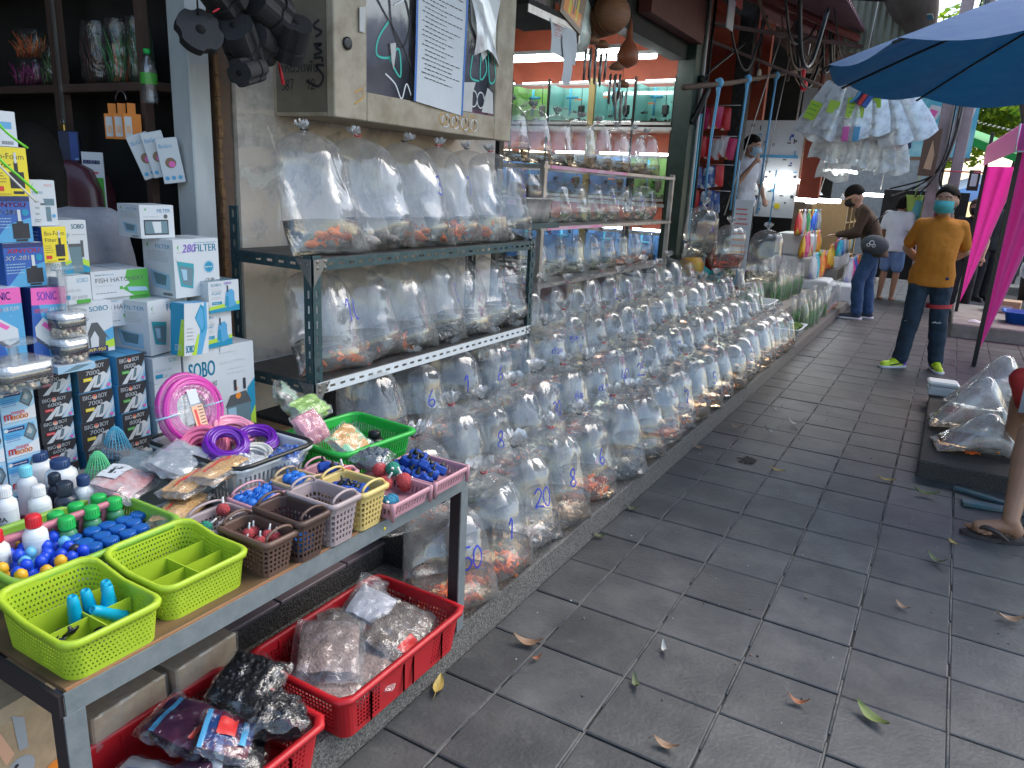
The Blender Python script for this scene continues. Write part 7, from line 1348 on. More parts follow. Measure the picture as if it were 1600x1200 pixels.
mb = MB().use(m_rust); mb.tube([(-1.98, 5.9, 2.27), (-1.98, 7.2, 2.47), (-1.97, 9.4, 2.86), (-1.95, 12, 3.3)], .022, 8); mb.build('horizontal_pole', label='rusty horizontal pole carrying blue straps under the awning', cat='pole')
for i, (y, z0) in enumerate(((6.78, 1.55), (7.72, 1.35), (8.9, 1.3))):
    zt = 2.27+(y-5.9)*.165; t = thing('hanging_strap', 'pale blue plastic strap tied to the rusty pole, %s from the left' % ORD[i], 'strap', (0,0,0), 0, 'blue straps tied to the rusty pole'); mb = MB().use(m_bstrap); mb.tube([(-1.97, y, zt+.03), (-1.96, y-.01, zt-.1), (-1.97, y-.03, (zt+z0)/2), (-1.97, y-.04, z0)], [.03, .014, .012, .010], 6); mb.ball((-1.96, y, zt), .035, 8, 6, (1,1,1.3)); mb.build('strap', t)
m_cord = mat('white_cord', (.4,.37,.33), .7)
for i, (a, b) in enumerate((((-1.9, 8.6, 3.1), (-2.0, 7.6, 1.3)), ((-1.9, 9.2, 3.1), (-1.95, 8.7, 1.3)), ((-1.9, 10.2, 3.3), (-1.9, 9.95, 1.78)), ((-1.8, 12.2, 3.5), (-1.9, 11.9, 1.5)), ((-1.6, 12.6, 3.4), (-1.9, 12.4, 1.4)))):
    mb = MB().use(m_cord); mb.tube([a, tuple(lerp(p, q, .5) for p, q in zip(a, b)), b], .006, 5); mb.build('pale_cord', label='pale cord hanging down under the awning, %s from the left' % ORD[i], cat='cord', group='pale cords under the awning')
# poster with tools, red cabinet, sign board, counter
t = thing('tool_poster', 'white poster covered with small blue and black tool pictures on the red wall', 'poster', (-2.13, 9.93, 0)); mb = MB().use(m_paper); mb.box(-.36, .36, -.01, 0, 1.25, 2.40); mb.build('sheet', t)
mb = MB(); r = random.Random(4); sp = []
for i in range(60):
    a, b = r.uniform(.03, .92), r.uniform(.03, .95); w, h = r.choice(((.02,.05), (.06,.012), (.03,.02), (.05,.03))); sp.append(('r', r.choice(['black', 'black', 'grey', 'sky', 'blue', 'dgrey']), a, b, a+w, b+h))
sp += [('r','sky',.05,.62,.95,.65), ('c','yellow',.72,.12,.05)]; prt(mb, sp, .72, 1.15, lambda a, b, l: (a-.36, -.011-l*.3, b+1.25), .001); stuffpart(mb.build('tool_pictures', t))
mb = MB().use(m_redwall); mb.box(-1.74, -1.50, 9.88, 9.96, 1.5, 2.3, .005); mb.use(mat('grey_box', (.35,.36,.35), .5)); mb.box(-1.82, -1.48, 9.8, 9.86, 2.45, 2.75, .004); mb.build('red_fuse_cabinet', label='red metal cabinet under a grey vent box right of the poster', cat='cabinet')
t = thing('price_sign', 'narrow white sign with faint red lines leaning by the counter', 'sign', (-2.05, 8.55, .5), .3); mb = MB().use(pm('white')); mb.box(-.10, .10, -.015, 0, 0, .95, .003); mb.build('board', t); mb = MB(); prt(mb, [('l','red',.12,.7,.9,.92,4), ('l','orange',.1,.3,.9,.65,5), ('r','lblue',.3,.02,.7,.2)], .2, .95, lambda a, b, l: (a-.1, -.0155-l*.4, b), .0015); mb.build('print', t)
mb = MB().use(mat('counter_grey', (.22,.24,.25), .5)); mb.box(-3.2, -2.5, 8.2, 8.9, .25, 1.12, .01); mb.build('shop_counter', label='grey metal counter with rounded top behind the hanging bags', cat='counter')
# hanging big bags
def hangbag(x, y, z, H, W_, wm, kind, label, seed, tw=.32, orange=False):
    key = 'h%d' % seed; t, b = place_bag(key, (seed, W_, H, 0, .95, tw, wm, 1.1, True), (x, y, z), -.5, label, 'big bags hanging from blue straps', '5' if seed == 201 else None, .05, shoal(Bag(seed, W_, H, 0), 30, kind, seed, (.02,.035), tw), band=False)
    mb = MB().use(m_bstrap); top = H+.02; mb.tube([(0,0,top), (0,0,top+.55)], .006, 5); mb.build('strap', t)
hangbag(-1.98, 6.8, .93, .46, .36, water_mat('pale_water', (.85,.82,.74)), 'grey', 'large knotted bag of tiny fish hanging by the green post, leftmost', 201)
hangbag(-1.80, 7.15, .83, .40, .34, water_mat('red_water', (.62,.22,.14)), 'orange', 'large hanging bag with dark red water, the middle one', 203, .30)
hangbag(-1.60, 7.8, .66, .52, .40, water_mat('pale_water', (.85,.82,.74)), 'calico', 'large hanging bag with pale pink fish at the bottom, rightmost', 205, .2)
t, b = place_bag('h207', (207, .22, .28, 0, .95, .5, water_mat('pond_green', (.25,.4,.15)), .8, True), (-1.85, 7.35, .66), -.4, 'small bag of green water weed below the hanging bags', None, None)
mb = MB().use(mat('yellow_float', (.55,.42,.05), .5, col2=(.6,.2,.05), vscale=6)); mb.ball((-2.1, 7.0, .82), .12, 14, 10, (1,1.1,1)); mb.build('yellow_ball', label='yellow and orange ball behind the leftmost hanging bag', cat='ball')
mb = MB().use(mat('turquoise_cloth', (.02,.35,.42), .6)); mb.sheet(lambda u, v: (-2.1+.25*u, 7.25-.1*v, .80-.1*v+.02*sin(9*u)), 8, 4); mb.build('turquoise_cloth', label='turquoise cloth edge under the red water bag', cat='cloth')
# ================================================================ trays and upright little bags beyond the rows
m_moss = mat('moss', (.06,.13,.015), .9, var=.5, vscale=60, bump=1, bscale=120); m_foam = mat('white_tray', (.6,.64,.66), .5); m_weed = mat('water_weed', (.07,.25,.03), .5, var=.3)
def openbox(name, label, x, y, z, L_, W_, H, m, cat='tray', group=None, rz=0):
    t = thing(name, label, cat, (x, y, z), rz, group); mb = MB().use(m)
    mb.rings([[(*rrect(L_*k, W_*k, .03, j/32), zz) for j in range(32)] for k, zz in ((.85,0),(.97,H*.9),(1.05,H*.92),(1.05,H),(.95,H),(.83,.012))], True, True, True); mb.build('tray_body', t); return t
t1 = openbox('white_tray', 'white plastic tray with cushions of green moss on the ledge', -1.34, 8.15, .116, .30, .50, .09, m_foam)
for i in range(4): mb = MB().use(m_moss); mb.ball((0,0,0), 1, 16, 10, (.065,.10,.035), lambda p: (p[0]+.01*sin(p[1]*60), p[1]+.008*sin(p[0]*70), p[2])); o = mb.build('moss_cushion', None, (-1.41+.13*(i % 2), 8.03+.22*(i//2), .195)); tag(o, 'green moss cushion in the white tray, %s of four' % ORD[i], 'moss', 'moss cushions')
openbox('white_tray', 'white plastic tray holding slanted bags of water weed', -1.72, 8.35, .30, .32, .55, .10, m_foam)
mb = MB().use(m_conc); mb.box(-2.3, -1.5, 7.42, 11.2, .11, .295, .01); mb.build('rear_bench', label='low grey bench behind the moss tray', cat='bench')
SBG = {}
def upright(x, y, z, k, label, group, tilt=0, s=1, green=True):
    key = (k, green)
    if key not in SBG:
        mb = MB().use(m_film); r = random.Random(k)
        mb.rings([[(.03*a_*cos(a)*(1+.1*sin(3*a+k)), .042*b_*sin(a), zz) for a in [2*pi*j/14 for j in range(14)]] for a_, b_, zz in ((.5,1,0),(.9,1,.03),(1,.95,.12),(.9,.9,.2),(.4,.8,.25),(.2,1.1,.285),(.3,1.2,.30))], True, True, False); f = mb.mesh('film')
        mb = MB().use(m_weed if green else m_fo)
        for q in range(12): p = (r.uniform(-.015,.015), r.uniform(-.03,.03), .005); mb.tube([p, (p[0]+r.uniform(-.01,.01), p[1]+r.uniform(-.015,.015), r.uniform(.08,.18) if green else .02)], [.005, .002], 4)
        SBG[key] = (f, mb.mesh('weed' if green else 'fish'))
    t = thing('weed_bag' if green else 'small_fish_bag', label, 'bag', (x, y, z), rnd.uniform(-.5,.3), group); t.rotation_euler = (0, tilt, t.rotation_euler.z); t.scale = (s,)*3
    obj('film', SBG[key][0], t); obj('weed' if green else 'fish', SBG[key][1], t)
n_ = 0
for (xs, y0, y1, z, nm, gr, s) in ((-1.72, 8.15, 8.6, .33, 'tray of slanted weed bags', True, 1.1), (-1.22, 8.55, 9.7, .116, 'front line beyond the moss tray', True, 1.1), (-1.36, 8.55, 10.1, .116, 'second line beyond the moss tray', True, 1.15), (-1.65, 8.8, 10.4, .296, 'rear bench', True, 1.3), (-1.85, 8.0, 10.4, .296, 'rear bench back line', True, 1.5), (-1.24, 9.85, 11.0, .116, 'line at the ledge end', False, 1.1)):
    k = max(5, int((y1-y0)/.105)); 
    for i in range(k): upright(xs+rnd.uniform(-.02,.02), lerp(y0, y1, i/(k-1)), z, n_ % 4, 'upright bag of %s, %s in the %s' % ('water weed' if gr else 'orange fish', ORD[i], nm), 'upright bags on the '+nm, -.25 if 'slanted' in nm else rnd.uniform(-.1,.1), s*rnd.uniform(.9,1.1), gr); n_ += 1
# ================================================================ far stall: stepped foam boxes, packets, lamps, shelf of bottles
for i, (x, y, z, w, d, h) in enumerate(((-1.75, 11.3, .12, .75, .6, .30), (-1.9, 11.45, .425, .6, .5, .27), (-1.45, 11.9, .05, .7, .7, .28), (-1.35, 12.8, .05, .7, .8, .26), (-2.0, 11.9, .70, .5, .9, .3))):
    mb = MB().use(m_foam); mb.box(-w/2, w/2, -d/2, d/2, 0, h, .02); mb.build('foam_box', None, (x, y, z), (0, 0, .04), label='white foam box with green marks stepped under the packets, %s of five' % ORD[i], cat='box', group='white foam boxes of the far stall')
PK2 = []
for nm, c, c2 in (('yellow', (.65,.4,.03), (.6,.1,.03)), ('red', (.6,.02,.02), (.7,.5,.1)), ('clear grey', (.35,.38,.38), (.2,.2,.2)), ('magenta', (.6,.03,.2), (.7,.4,.5)), ('blue', (.02,.08,.4), (.1,.4,.6)), ('turquoise', (.02,.35,.5), (.3,.6,.7)), ('green', (.03,.3,.1), (.5,.6,.1)), ('silver', (.5,.52,.55), (.3,.3,.5)), ('orange', (.7,.2,.03), (.7,.6,.1))):
    mb = MB().use(mat('pouch_'+nm, c, .3, col2=c2, vscale=12, thr=(.52,.58))); mb.rings([[(.025*a_*cos(a), .06*b_*sin(a), zz) for a in [2*pi*j/12 for j in range(12)]] for a_, b_, zz in ((1,1,0),(1.1,1,.05),(.9,.95,.12),(.3,.6,.17),(.1,.35,.19),(.3,.5,.21))], True, True, True); PK2.append((nm, mb.mesh('pouch_body')))
r = random.Random(9); cnt = {}
for (x, y0, y1, z, n, nm) in ((-1.62, 11.1, 12.0, .43, 12, 'lowest step'), (-1.78, 11.2, 12.4, .70, 14, 'second step'), (-1.9, 11.3, 12.8, 1.0, 14, 'third step'), (-1.25, 12.1, 13.2, .34, 14, 'front step'), (-1.55, 12.2, 13.6, .50, 13, 'right step'), (-1.5, 12.4, 13.6, .68, 11, 'right upper step')):
    for i in range(n):
        k = r.randrange(9); c, me = PK2[k]; o = obj('pouch', me, None, (x+r.uniform(-.04,.04), lerp(y0, y1, i/(n-1)), z), (0, r.uniform(-.1,.1), r.uniform(-.5,.2)), '%s pouch on the %s of the far stall, %s from the left' % (c, nm, ORD[i]), 'packet', 'coloured pouches on the far stall'); o.scale = (1.65,)*3
mb = MB().use(m_conc); mb.box(-2.2, -1.2, 12.2, 13.8, .05, .335); mb.box(-2.2, -1.42, 12.21, 13.79, .336, .49); mb.use(m_foam); mb.box(-2.2, -1.45, 12.3, 13.7, .491, .675, .01); mb.build('stall_steps', label='stepped stand beneath the right pouches of the far stall', cat='stand')
m_oak = mat('pale_wood', (.42,.27,.12), .6, var=.15, vscale=12, stretch=(4,4,.5))
t = thing('bottle_shelf', 'pale wooden shelf of small bottles at the far stall', 'shelf', (-1.9, 14.6, 0)); 
for z in (.55, .85, 1.15, 1.45): mb = MB().use(m_oak); mb.box(-.25, .3, -.9, .9, z-.025, z); mb.build('shelf_board', t)
for y in (-.9, -.3, .3, .9): mb = MB().use(m_oak); mb.box(-.25, .31, y-.04, y+.04, .05, 1.5); mb.build('upright', t)
BS = {}
for i in range(4): mb = MB().use(mat('small_bottle_%d' % i, ((.25,.3,.35), (.5,.25,.2), (.05,.05,.08), (.4,.45,.5))[i], .4)); mb.lathe([(.03,0),(.03,.1),(.012,.12)], 8); mb.use(m_capw if i % 2 else m_black); mb.lathe([(.014,.12),(.014,.15)], 8); BS[i] = mb.mesh('bottle_body')
for zi, z in enumerate((.55, .85, 1.15, 1.45)):
    for i in range(12): obj('bottle', BS[(i*7+zi) % 4], None, (-1.72+.05*(i % 2), 13.85+i*.13, z+.001), None, '%s bottle on the %s board of the wooden shelf, %s from the left' % (('blue grey', 'pink', 'black', 'pale')[(i*7+zi) % 4], ('lowest', 'second', 'third', 'top')[zi], ORD[i]), 'bottle', 'small bottles on the wooden shelf')
def hanglamp(x, y, z, kind, label):
    t = thing('hanging_lamp', label, 'lamp', (x, y, z), .3, 'lit lamps over the far stall'); mb = MB().use(m_cord); mb.tube([(0,0,.1), (.02,0,1.4)], .006, 5); mb.build('cord', t)
    if kind == 'cone': mb = MB().use(mat('lamp_white', (.7,.7,.68), .5)); mb.lathe([(.16,0),(.10,.06),(.02,.12)], 16, cap0=False); mb.build('lamp_shade', t); mb = MB().use(m_tube); mb.lathe([(.05,-.13),(.08,-.12),(.085,-.02),(.06,0)], 14); mb.build('bulb', t)
    elif kind == 'fan': mb = MB().use(m_tube); mb.lathe([(.02,-.08),(.11,-.07),(.13,-.02),(.05,0)], 16); mb.tube([(-.32,0,-.02), (-.1,0,0), (.1,0,0), (.32,0,-.02)], .025, 8); mb.build('bulb', t); mb = MB().use(mat('lamp_white', (.7,.7,.68), .5)); mb.lathe([(.02,0),(.02,.08)], 8); mb.build('holder', t)
    else: mb = MB().use(m_tube); mb.tube([(-.4,0,0), (.4,0,0)], .03, 8); mb.build('tube', t)
hanglamp(-1.9, 9.95, 1.70, 'fan', 'lit lamp with two bright blades hanging by the poster'); hanglamp(-1.9, 11.9, 1.56, 'cone', 'lit white cone lamp over the pouches'); hanglamp(-1.9, 11.95, 1.48, 'tube', 'bright tube beside the cone lamp'); hanglamp(-1.9, 14.1, 1.98, 'fan', 'small lit lamp left of the hanging bags'); hanglamp(-1.3, 15.5, 1.62, 'tube', 'lit tube behind the man in brown'); hanglamp(-1.9, 13.3, 2.1, 'tube', 'lit tube high in the far stall')
# bundle of empty white bags and printed packs
m_pb = film('poly_bags', refl=.15, haze=.75, rough=.2, wr=.8, scale=5, stretch=(1,1,1), hazecol=(.75,.78,.8))
def hsheet(label, x, y, z, w, h, m, rz, rx, name='hanging_bag', pr=None, grp='white plastic bags hanging in a bundle'):
    t = thing(name, label, 'plastic bag', (x, y, z), 0, grp); t.rotation_euler = (0, rx, rz); mb = MB().use(m)
    for s in (1, -1): mb.sheet(lambda u, v: ((u-.5)*w*(.5+.5*min(1, v*1.3)), s*(.004+.03*sin(pi*u)*v)+.02*sin(5*u+z*3), -v*h+.02*sin(u*7)), 10, 10)
    mb.build('bag_body', t)
    if pr: mb = MB(); prt(mb, pr, w*.8, h*.5, lambda a, b, l: (a-w*.4, -.036-l, b-h*.85), .001); mb.build('print', t)
for i, (x, y, z, w, h, rz, rx, pr) in enumerate(((-1.30,8.5,2.62,.34,.55,0,.35,[('r','lime',.05,.3,.5,.95), ('l','green',.1,.4,.45,.9,3)]), (-1.18,8.45,2.68,.32,.6,.1,.2,[('r','lime',.2,.5,.6,.9)]), (-1.05,8.4,2.72,.34,.62,0,.0,[('r','lime',.2,.3,.8,.9), ('l','green',.3,.4,.7,.8,3)]), (-.95,8.45,2.74,.3,.62,-.1,-.15,[('r','lime',.3,.5,.8,.95), ('l','dgrey',.4,.6,.7,.9,2)]), (-.85,8.5,2.66,.34,.65,0,-.35,None), (-.75,8.5,2.64,.36,.62,.1,-.5,None), (-1.22,8.6,2.38,.36,.5,0,.15,None), (-1.0,8.62,2.34,.34,.5,.1,.0,None), (-.85,8.6,2.34,.36,.55,0,-.1,None), (-.72,8.62,2.32,.32,.55,.1,-.12,None), (-1.2,8.9,2.2,.34,.5,0,.1,[('c','pink',.4,.5,.08), ('r','teal',.2,.2,.24,.8)]))):
    hsheet('white plastic bag in the hanging bundle%s, %s from the left' % (' with yellow label' if pr and pr[0][1] == 'lime' else '', ORD[i]), x, y, z, w, h, m_pb, rz, rx, pr=pr)
for i, (x, z, c) in enumerate(((-1.06,2.72,'navy'), (-1.02,2.70,'red'), (-.98,2.68,'blue'), (-1.10,2.36,'pink'), (-1.0,2.36,'sky'))):
    t = thing('brush_pack', '%s carded pack hanging in front of the white bags' % c, 'packet', (x, 8.32, z-.3), 0, 'carded packs on the bag bundle'); t.rotation_euler = (0, .5 if i < 3 else 0, 0); mb = MB().use(pm(c)); mb.box(-.03, .03, -.008, .008, 0, .26 if i < 3 else .14, .004); mb.build('card', t)
mb = MB().use(pm('sky')); mb.tube(smoothline([(-1.06,8.3,2.66), (-1.12,8.3,2.60), (-1.1,8.3,2.72), (-1.04,8.3,2.76), (-1.0,8.3,2.66), (-1.03,8.3,2.5), (-1.1,8.3,2.42)], 5), .012, 6); mb.build('blue_hook', label='curled sky blue plastic hook over the bag bundle', cat='hook')
mb = MB().use(m_cord); mb.tube([(-1.0, 8.4, 3.4), (-1.03, 8.38, 2.75)], .004, 4); mb.build('bundle_cord', label='cord that carries the bundle of white bags', cat='cord')
for i, (x, z, c) in enumerate(((-.55,1.42,(.1,.35,.4)), (-.45,1.40,(.25,.3,.08)), (-.33,1.45,(.5,.18,.2)), (-.22,1.40,(.12,.2,.05)), (-.62,1.5,(.3,.45,.1)))):
    t = thing('fishing_net', 'small hand net hanging under the concrete poles, %s from the left' % ORD[i], 'net', (x, 13.2, z), 0, 'small hand nets by the concrete poles'); mb = MB().use(mat('net_%d' % i, c, .8)); mb.lathe([(.12,.12),(.11,0),(.07,-.12),(.02,-.2)], 10, cap0=False); mb.tube([(.12*cos(a), .12*sin(a), .12) for a in [2*pi*j/12 for j in range(12)]], .008, 5, True); mb.tube([(0,0,.12), (0,.05,.5)], .006, 5); mb.build('net', t)
for i in range(16):
    x, z = -.75+.11*(i % 8), 1.15-.22*(i//8); c = [(.5,.1,.15), (.55,.5,.5), (.3,.4,.1), (.6,.3,.1)][i % 4]; o = obj('pouch', PK2[(i*5) % 9][1], None, (x-.1, 13.6, z), (0,0,1.2), 'bright pouch pinned low behind the man in orange, %s of the board' % ORD[i], 'packet', 'pouches on the board behind the man in orange')
mb = MB().use(m_dark); mb.box(-1.1, .1, 13.75, 13.8, .3, 1.7); mb.build('pouch_board', label='dark board of hanging goods behind the man in orange', cat='board')
# ================================================================ banner, concrete poles, cables
m_banner = mat('banner', (.10,.42,.55), .7, col2=(.35,.65,.72), vscale=2, thr=(.4,.6))
t = thing('banner', 'pale blue banner with large pink lettering behind the concrete poles', 'banner', (-1.35, 14.4, 2.25)); mb = MB().use(m_banner); mb.box(0, 1.35, 0, .01, 0, .95); mb.build('cloth', t)
mb = MB(); prt(mb, [('p','pink',[(.12,.1),(.2,.1),(.32,.75),(.22,.75)]), ('p','white',[(.0,.6),(.1,.8),(.22,.7),(.12,.5)]), ('p','pink',[(.02,.62),(.1,.74),(.18,.68),(.12,.56)]), ('p','red',[(.2,.82),(.4,.88),(.3,.95),(.15,.9)]), ('p','white',[(.34,.5),(.5,.85),(.64,.8),(.5,.4)]), ('p','pink',[(.38,.5),(.5,.78),(.58,.74),(.48,.44)]), ('p','navy',[(.2,.1),(.26,.3),(.34,.35),(.36,.15),(.28,.02)]), ('p','white',[(.72,.3),(.82,.9),(.98,.9),(.9,.25)]), ('c','pink',.87,.6,.07), ('p','brown',[(0,0),(1,0),(1,-.06),(0,-.06)])], 1.35, .95, lambda a, b, l: (a, -l-.001, b), .003); mb.build('lettering', t)
m_cpole = mat('pole_concrete', (.33,.27,.27), .85, var=.25, vscale=4, bump=.4, bscale=30)
for i, (x, w) in enumerate(((-.40, .16), (-.14, .15))):
    mb = MB().use(m_cpole); mb.box(x-w/2, x+w/2, 12.95, 13.1, 0, 5, .01); mb.build('concrete_pole', label='square pinkish concrete pole bundled with cables, %s of the pair' % ('left' if i == 0 else 'right'), cat='pole', group='pair of concrete poles')
t = thing('power_cables', 'bundle of black cables running down between the concrete poles', 'cable', (0,0,0)); rr = random.Random(2)
for k in range(9):
    mb = MB().use(m_black if k < 6 else m_conc); x = -.27+rr.uniform(-.05,.05); mb.tube(smoothline([(x+.1, 12.9, 4.6), (x+.02, 12.85, 3.2), (x, 12.85, 2.4+rr.uniform(-.2,.2)), (x-.08-.05*(k % 3), 12.85, 1.9), (x-.35*(k % 3), 12.9, 1.6+.1*(k % 2))], 6), .013, 6); mb.build('cable', t)
mb = MB().use(m_rust); mb.box(-.62, -.40, 12.7, 12.78, 1.9, 2.55, .004); mb.use(mat('peeled', (.5,.33,.2), .8)); mb.prism([(-.56,2.0),(-.46,1.98),(-.45,2.2),(-.50,2.4),(-.53,2.2)], .004, lambda p: (p[0], 12.697-p[2], p[1])); mb.build('rusty_meter_box', label='peeling rusty meter box fixed to the left concrete pole', cat='box')
mb = MB().use(m_black); mb.box(.03, .17, 12.7, 12.76, 1.72, 2.0); mb.use(pm('lgrey')); mb.box(.06, .14, 12.69, 12.7, 1.78, 1.95); mb.build('meter', label='small dark framed meter right of the concrete poles', cat='meter')
mb = MB().use(mat('pink_ribbon', (.7,.15,.2), .6)); mb.tube([(-.3, 12.85, 1.98), (.1, 12.7, 1.97), (.75, 12.5, 1.93)], .012, 5); mb.build('pink_ribbon', label='pink plastic ribbon stretched from the concrete pole to the right', cat='ribbon')
# ================================================================ awnings and roofs
m_roofb = mat('roof_brown', (.07,.04,.035), .8, var=.3, vscale=4); m_corr = mat('corrugated', (.17,.17,.13), .7, var=.25, vscale=3, stretch=(1,1,.2)); m_pinkroof = mat('pinkish_awning', (.25,.13,.14), .8, var=.15)
def corr(name, label, o, u, v, L_, W_, m, amp=.018, per=.09, cat='awning'):
    mb = MB().use(m); o, u, v = Vector(o), Vector(u).normalized(), Vector(v).normalized(); n = u.cross(v).normalized(); k = int(L_/per*6)
    mb.sheet(lambda a, b: tuple(o+u*a*L_+v*b*W_+n*amp*sin(a*L_/per*2*pi)), k, 1); mb.sheet(lambda a, b: tuple(o+u*a*L_+v*b*W_+n*(amp*sin(a*L_/per*2*pi)+.004)), k, 1); return mb.build(name, label=label, cat=cat)
corr('corrugated_awning', 'dark corrugated awning over the fish shop front', (-2.5, 1.0, 3.32), (0,1,0), (1,0,-.12), 6.4, 1.7, m_roofb)
corr('corrugated_awning', 'pinkish brown awning sheet over the red shop', (-2.6, 7.5, 3.6), (0,1,0), (1,0,-.28), 2.6, 1.5, m_pinkroof)
corr('corrugated_awning', 'dark awning sheet over the far stall', (-2.6, 10.3, 3.6), (0,1,0), (1,0,-.1), 6, 1.9, m_roofb)
corr('corrugated_sheet', 'grey vertical corrugated sheet above the blue umbrella tip', (-1.36, 9.0, 2.98), (1,0,0), (0,0,1), .60, .9, m_corr, .012, .07, 'panel')
t = thing('awning_beams', 'dark red beams and struts under the pinkish awning', 'beam', (0,0,0))
for a, b, w in (((-2.4,7.5,3.5),(-1.2,8.9,3.1),.04), ((-2.4,8.2,3.52),(-1.3,9.6,3.15),.04), ((-2.35,7.2,3.0),(-.9,9.4,3.05),.02), ((-2.4,7.1,2.9),(-1.2,9.8,2.6),.015), ((-2.2,9.0,3.4),(-2.2,9.0,2.7),.02), ((-1.9,9.2,3.4),(-1.9,9.2,2.75),.02), ((-1.6,9.6,3.4),(-1.6,9.6,2.6),.03)):
    mb = MB().use(m_roofb if w < .03 else mat('beam_red', (.14,.035,.025), .7)); mb.tube([a, b], w, 6, smooth=False); mb.build('beam', t)
t = thing('overhead_cables', 'tangle of dark cables looping under the awnings', 'cable', (0,0,0)); rr = random.Random(8)
for k in range(16):
    y0 = 6.8+rr.random()*3; z = 2.95+rr.random()*.35; x = -2.1+rr.random()*.9; mb = MB().use(m_black if k % 3 else mat('brown_cable', (.12,.08,.05), .7)); y1 = y0+rr.uniform(.5, 2.2)
    mb.tube(smoothline([(x, y0, z+.2), (x+.05, lerp(y0, y1, .3), z-.12-rr.random()*.25), (x+.1, lerp(y0, y1, .7), z-.1-rr.random()*.3), (x+.15, y1, z+.15)], 6), rr.choice([.008, .012, .018]), 6); mb.build('cable', t)
mb = MB().use(m_black); mb.tube(smoothline([(-2.2,6.95,2.42), (-2.2,7.3,2.6), (-2.1,8.0,2.95)], 4), .012, 6); mb.tube([(-2.2,6.9,2.1), (-2.15,7.1,2.4), (-2.2,7.0,2.5)], .03, 6); mb.build('slanting_cable', label='black cable slanting up from the green post', cat='cable')
mb = MB().use(mat('red_bow', (.65,.02,.04), .5)); mb.ball((-1.75, 9.2, 2.83), .05, 8, 8, (.7,.7,2)); mb.ball((-1.72, 9.2, 2.70), .05, 8, 8, (.8,.8,1.2)); mb.build('red_bow', label='bright red ribbon bow hanging under the awning', cat='bow')
mb = MB().use(mat('cream_tag', (.55,.5,.38), .7)); mb.ball((-2.05, 8.5, 2.72), .06, 8, 6, (.3,1,1)); mb.build('cream_mask', label='small cream bear-shaped piece hanging against the red wall', cat='ornament')
mb = MB().use(pm('lgrey')); mb.box(-2.0, -1.99, 6.9, 7.1, 2.88, 3.12); mb.build('paper_tag', label='crumpled pale tag hanging by the dark cables', cat='paper')
mb = MB().use(mat('dark_red_fascia', (.10,.03,.025), .7, var=.2)); mb.box(-2.28, -2.18, 5.6, 6.9, 2.75, 3.3); mb.build('red_fascia', label='dark red fascia beam left of the green post top', cat='beam')
# ---- blue umbrella
t = thing('market_umbrella', 'large faded blue market umbrella with dark ribs reaching in from the right', 'umbrella', (.80, 5.75, .10)); m_umb = mat('umbrella_blue', (.006,.065,.20), .75, col2=(.03,.12,.22), vscale=5, thr=(.4,.8), stretch=(1,1,4)); NB = 12; RU = 1.72
N = m_umb.node_tree.nodes; L = m_umb.node_tree.links; tl = N.new('ShaderNodeBsdfTranslucent'); tl.inputs[0].default_value = (.02,.22,.5,1); ms = N.new('ShaderNodeMixShader'); ms.inputs[0].default_value = .07; L.new(N['Principled BSDF'].outputs[0], ms.inputs[1]); L.new(tl.outputs[0], ms.inputs[2]); L.new(ms.outputs[0], N['Material Output'].inputs[0])
def umb(a, f): 
    s = 1-.045*(f**2)*(1-abs(sin(a*NB/2)))*0; zz = 2.80-.62*f**1.25; sag = .06*f*(abs(cos(a*NB/2)))**1; return (RU*f*cos(a)*(1-.03*abs(cos(a*NB/2))*f), RU*f*sin(a)*(1-.03*abs(cos(a*NB/2))*f), zz-sag+.03*f)
mb = MB().use(m_umb); mb.sheet(lambda u, v: umb(2*pi*u, .03+.97*v), NB*8, 8); mb.build('canopy', t)
for k in range(NB):
    a = (k+.5)*2*pi/NB*1.0; a = pi/NB+2*pi*k/NB; mb = MB().use(m_black); mb.tube([tuple(Vector(umb(a, f))-Vector((0,0,.012))) for f in (.03,.25,.5,.75,1.02)], .008, 6); mb.tube([(.03*cos(a), .03*sin(a), 2.25), tuple(Vector(umb(a, .5))-Vector((0,0,.015)))], .006, 5); mb.build('rib', t)
mb = MB().use(m_steel); mb.tube([(0,0,0), (0,0,2.85)], .022, 10); mb.build('pole', t)
mb = MB().use(mat('tape_tan', (.4,.33,.2), .7)); mb.box(-1.15, -1.12, -.62, -.48, 2.43, 2.435); mb.build('tape_patch', t)
# ---- pink tent
m_pinkf = mat('pink_fabric', (.68,.11,.36), .55, var=.08, vscale=3); m_pinkl = mat('pale_pink_fabric', (.6,.3,.42), .6, var=.06, vscale=3); m_wtrim = mat('white_trim', (.6,.58,.6), .6)
for m_, c_ in ((m_pinkf, (.8,.04,.4)), (m_pinkl, (.8,.45,.6))):
    N = m_.node_tree.nodes; L = m_.node_tree.links; tl = N.new('ShaderNodeBsdfTranslucent'); tl.inputs[0].default_value = (*c_,1); ms = N.new('ShaderNodeMixShader'); ms.inputs[0].default_value = .5; L.new(N['Principled BSDF'].outputs[0], ms.inputs[1]); L.new(tl.outputs[0], ms.inputs[2]); L.new(ms.outputs[0], N['Material Output'].inputs[0])
t = thing('pink_tent', 'folding tent with magenta pink curtains gathered to its black legs', 'tent', (0,0,0))
PB, PA = Vector((.38, 8.42, 0)), Vector((.19, 11.4, 0)); TT = 2.0
for p in (PA, PB, PB+Vector((3,.2,0)), PA+Vector((3,.2,0))): mb = MB().use(m_black); mb.box(p.x-.02, p.x+.02, p.y-.02, p.y+.02, 0, 2.4, .003); mb.build('leg', t)
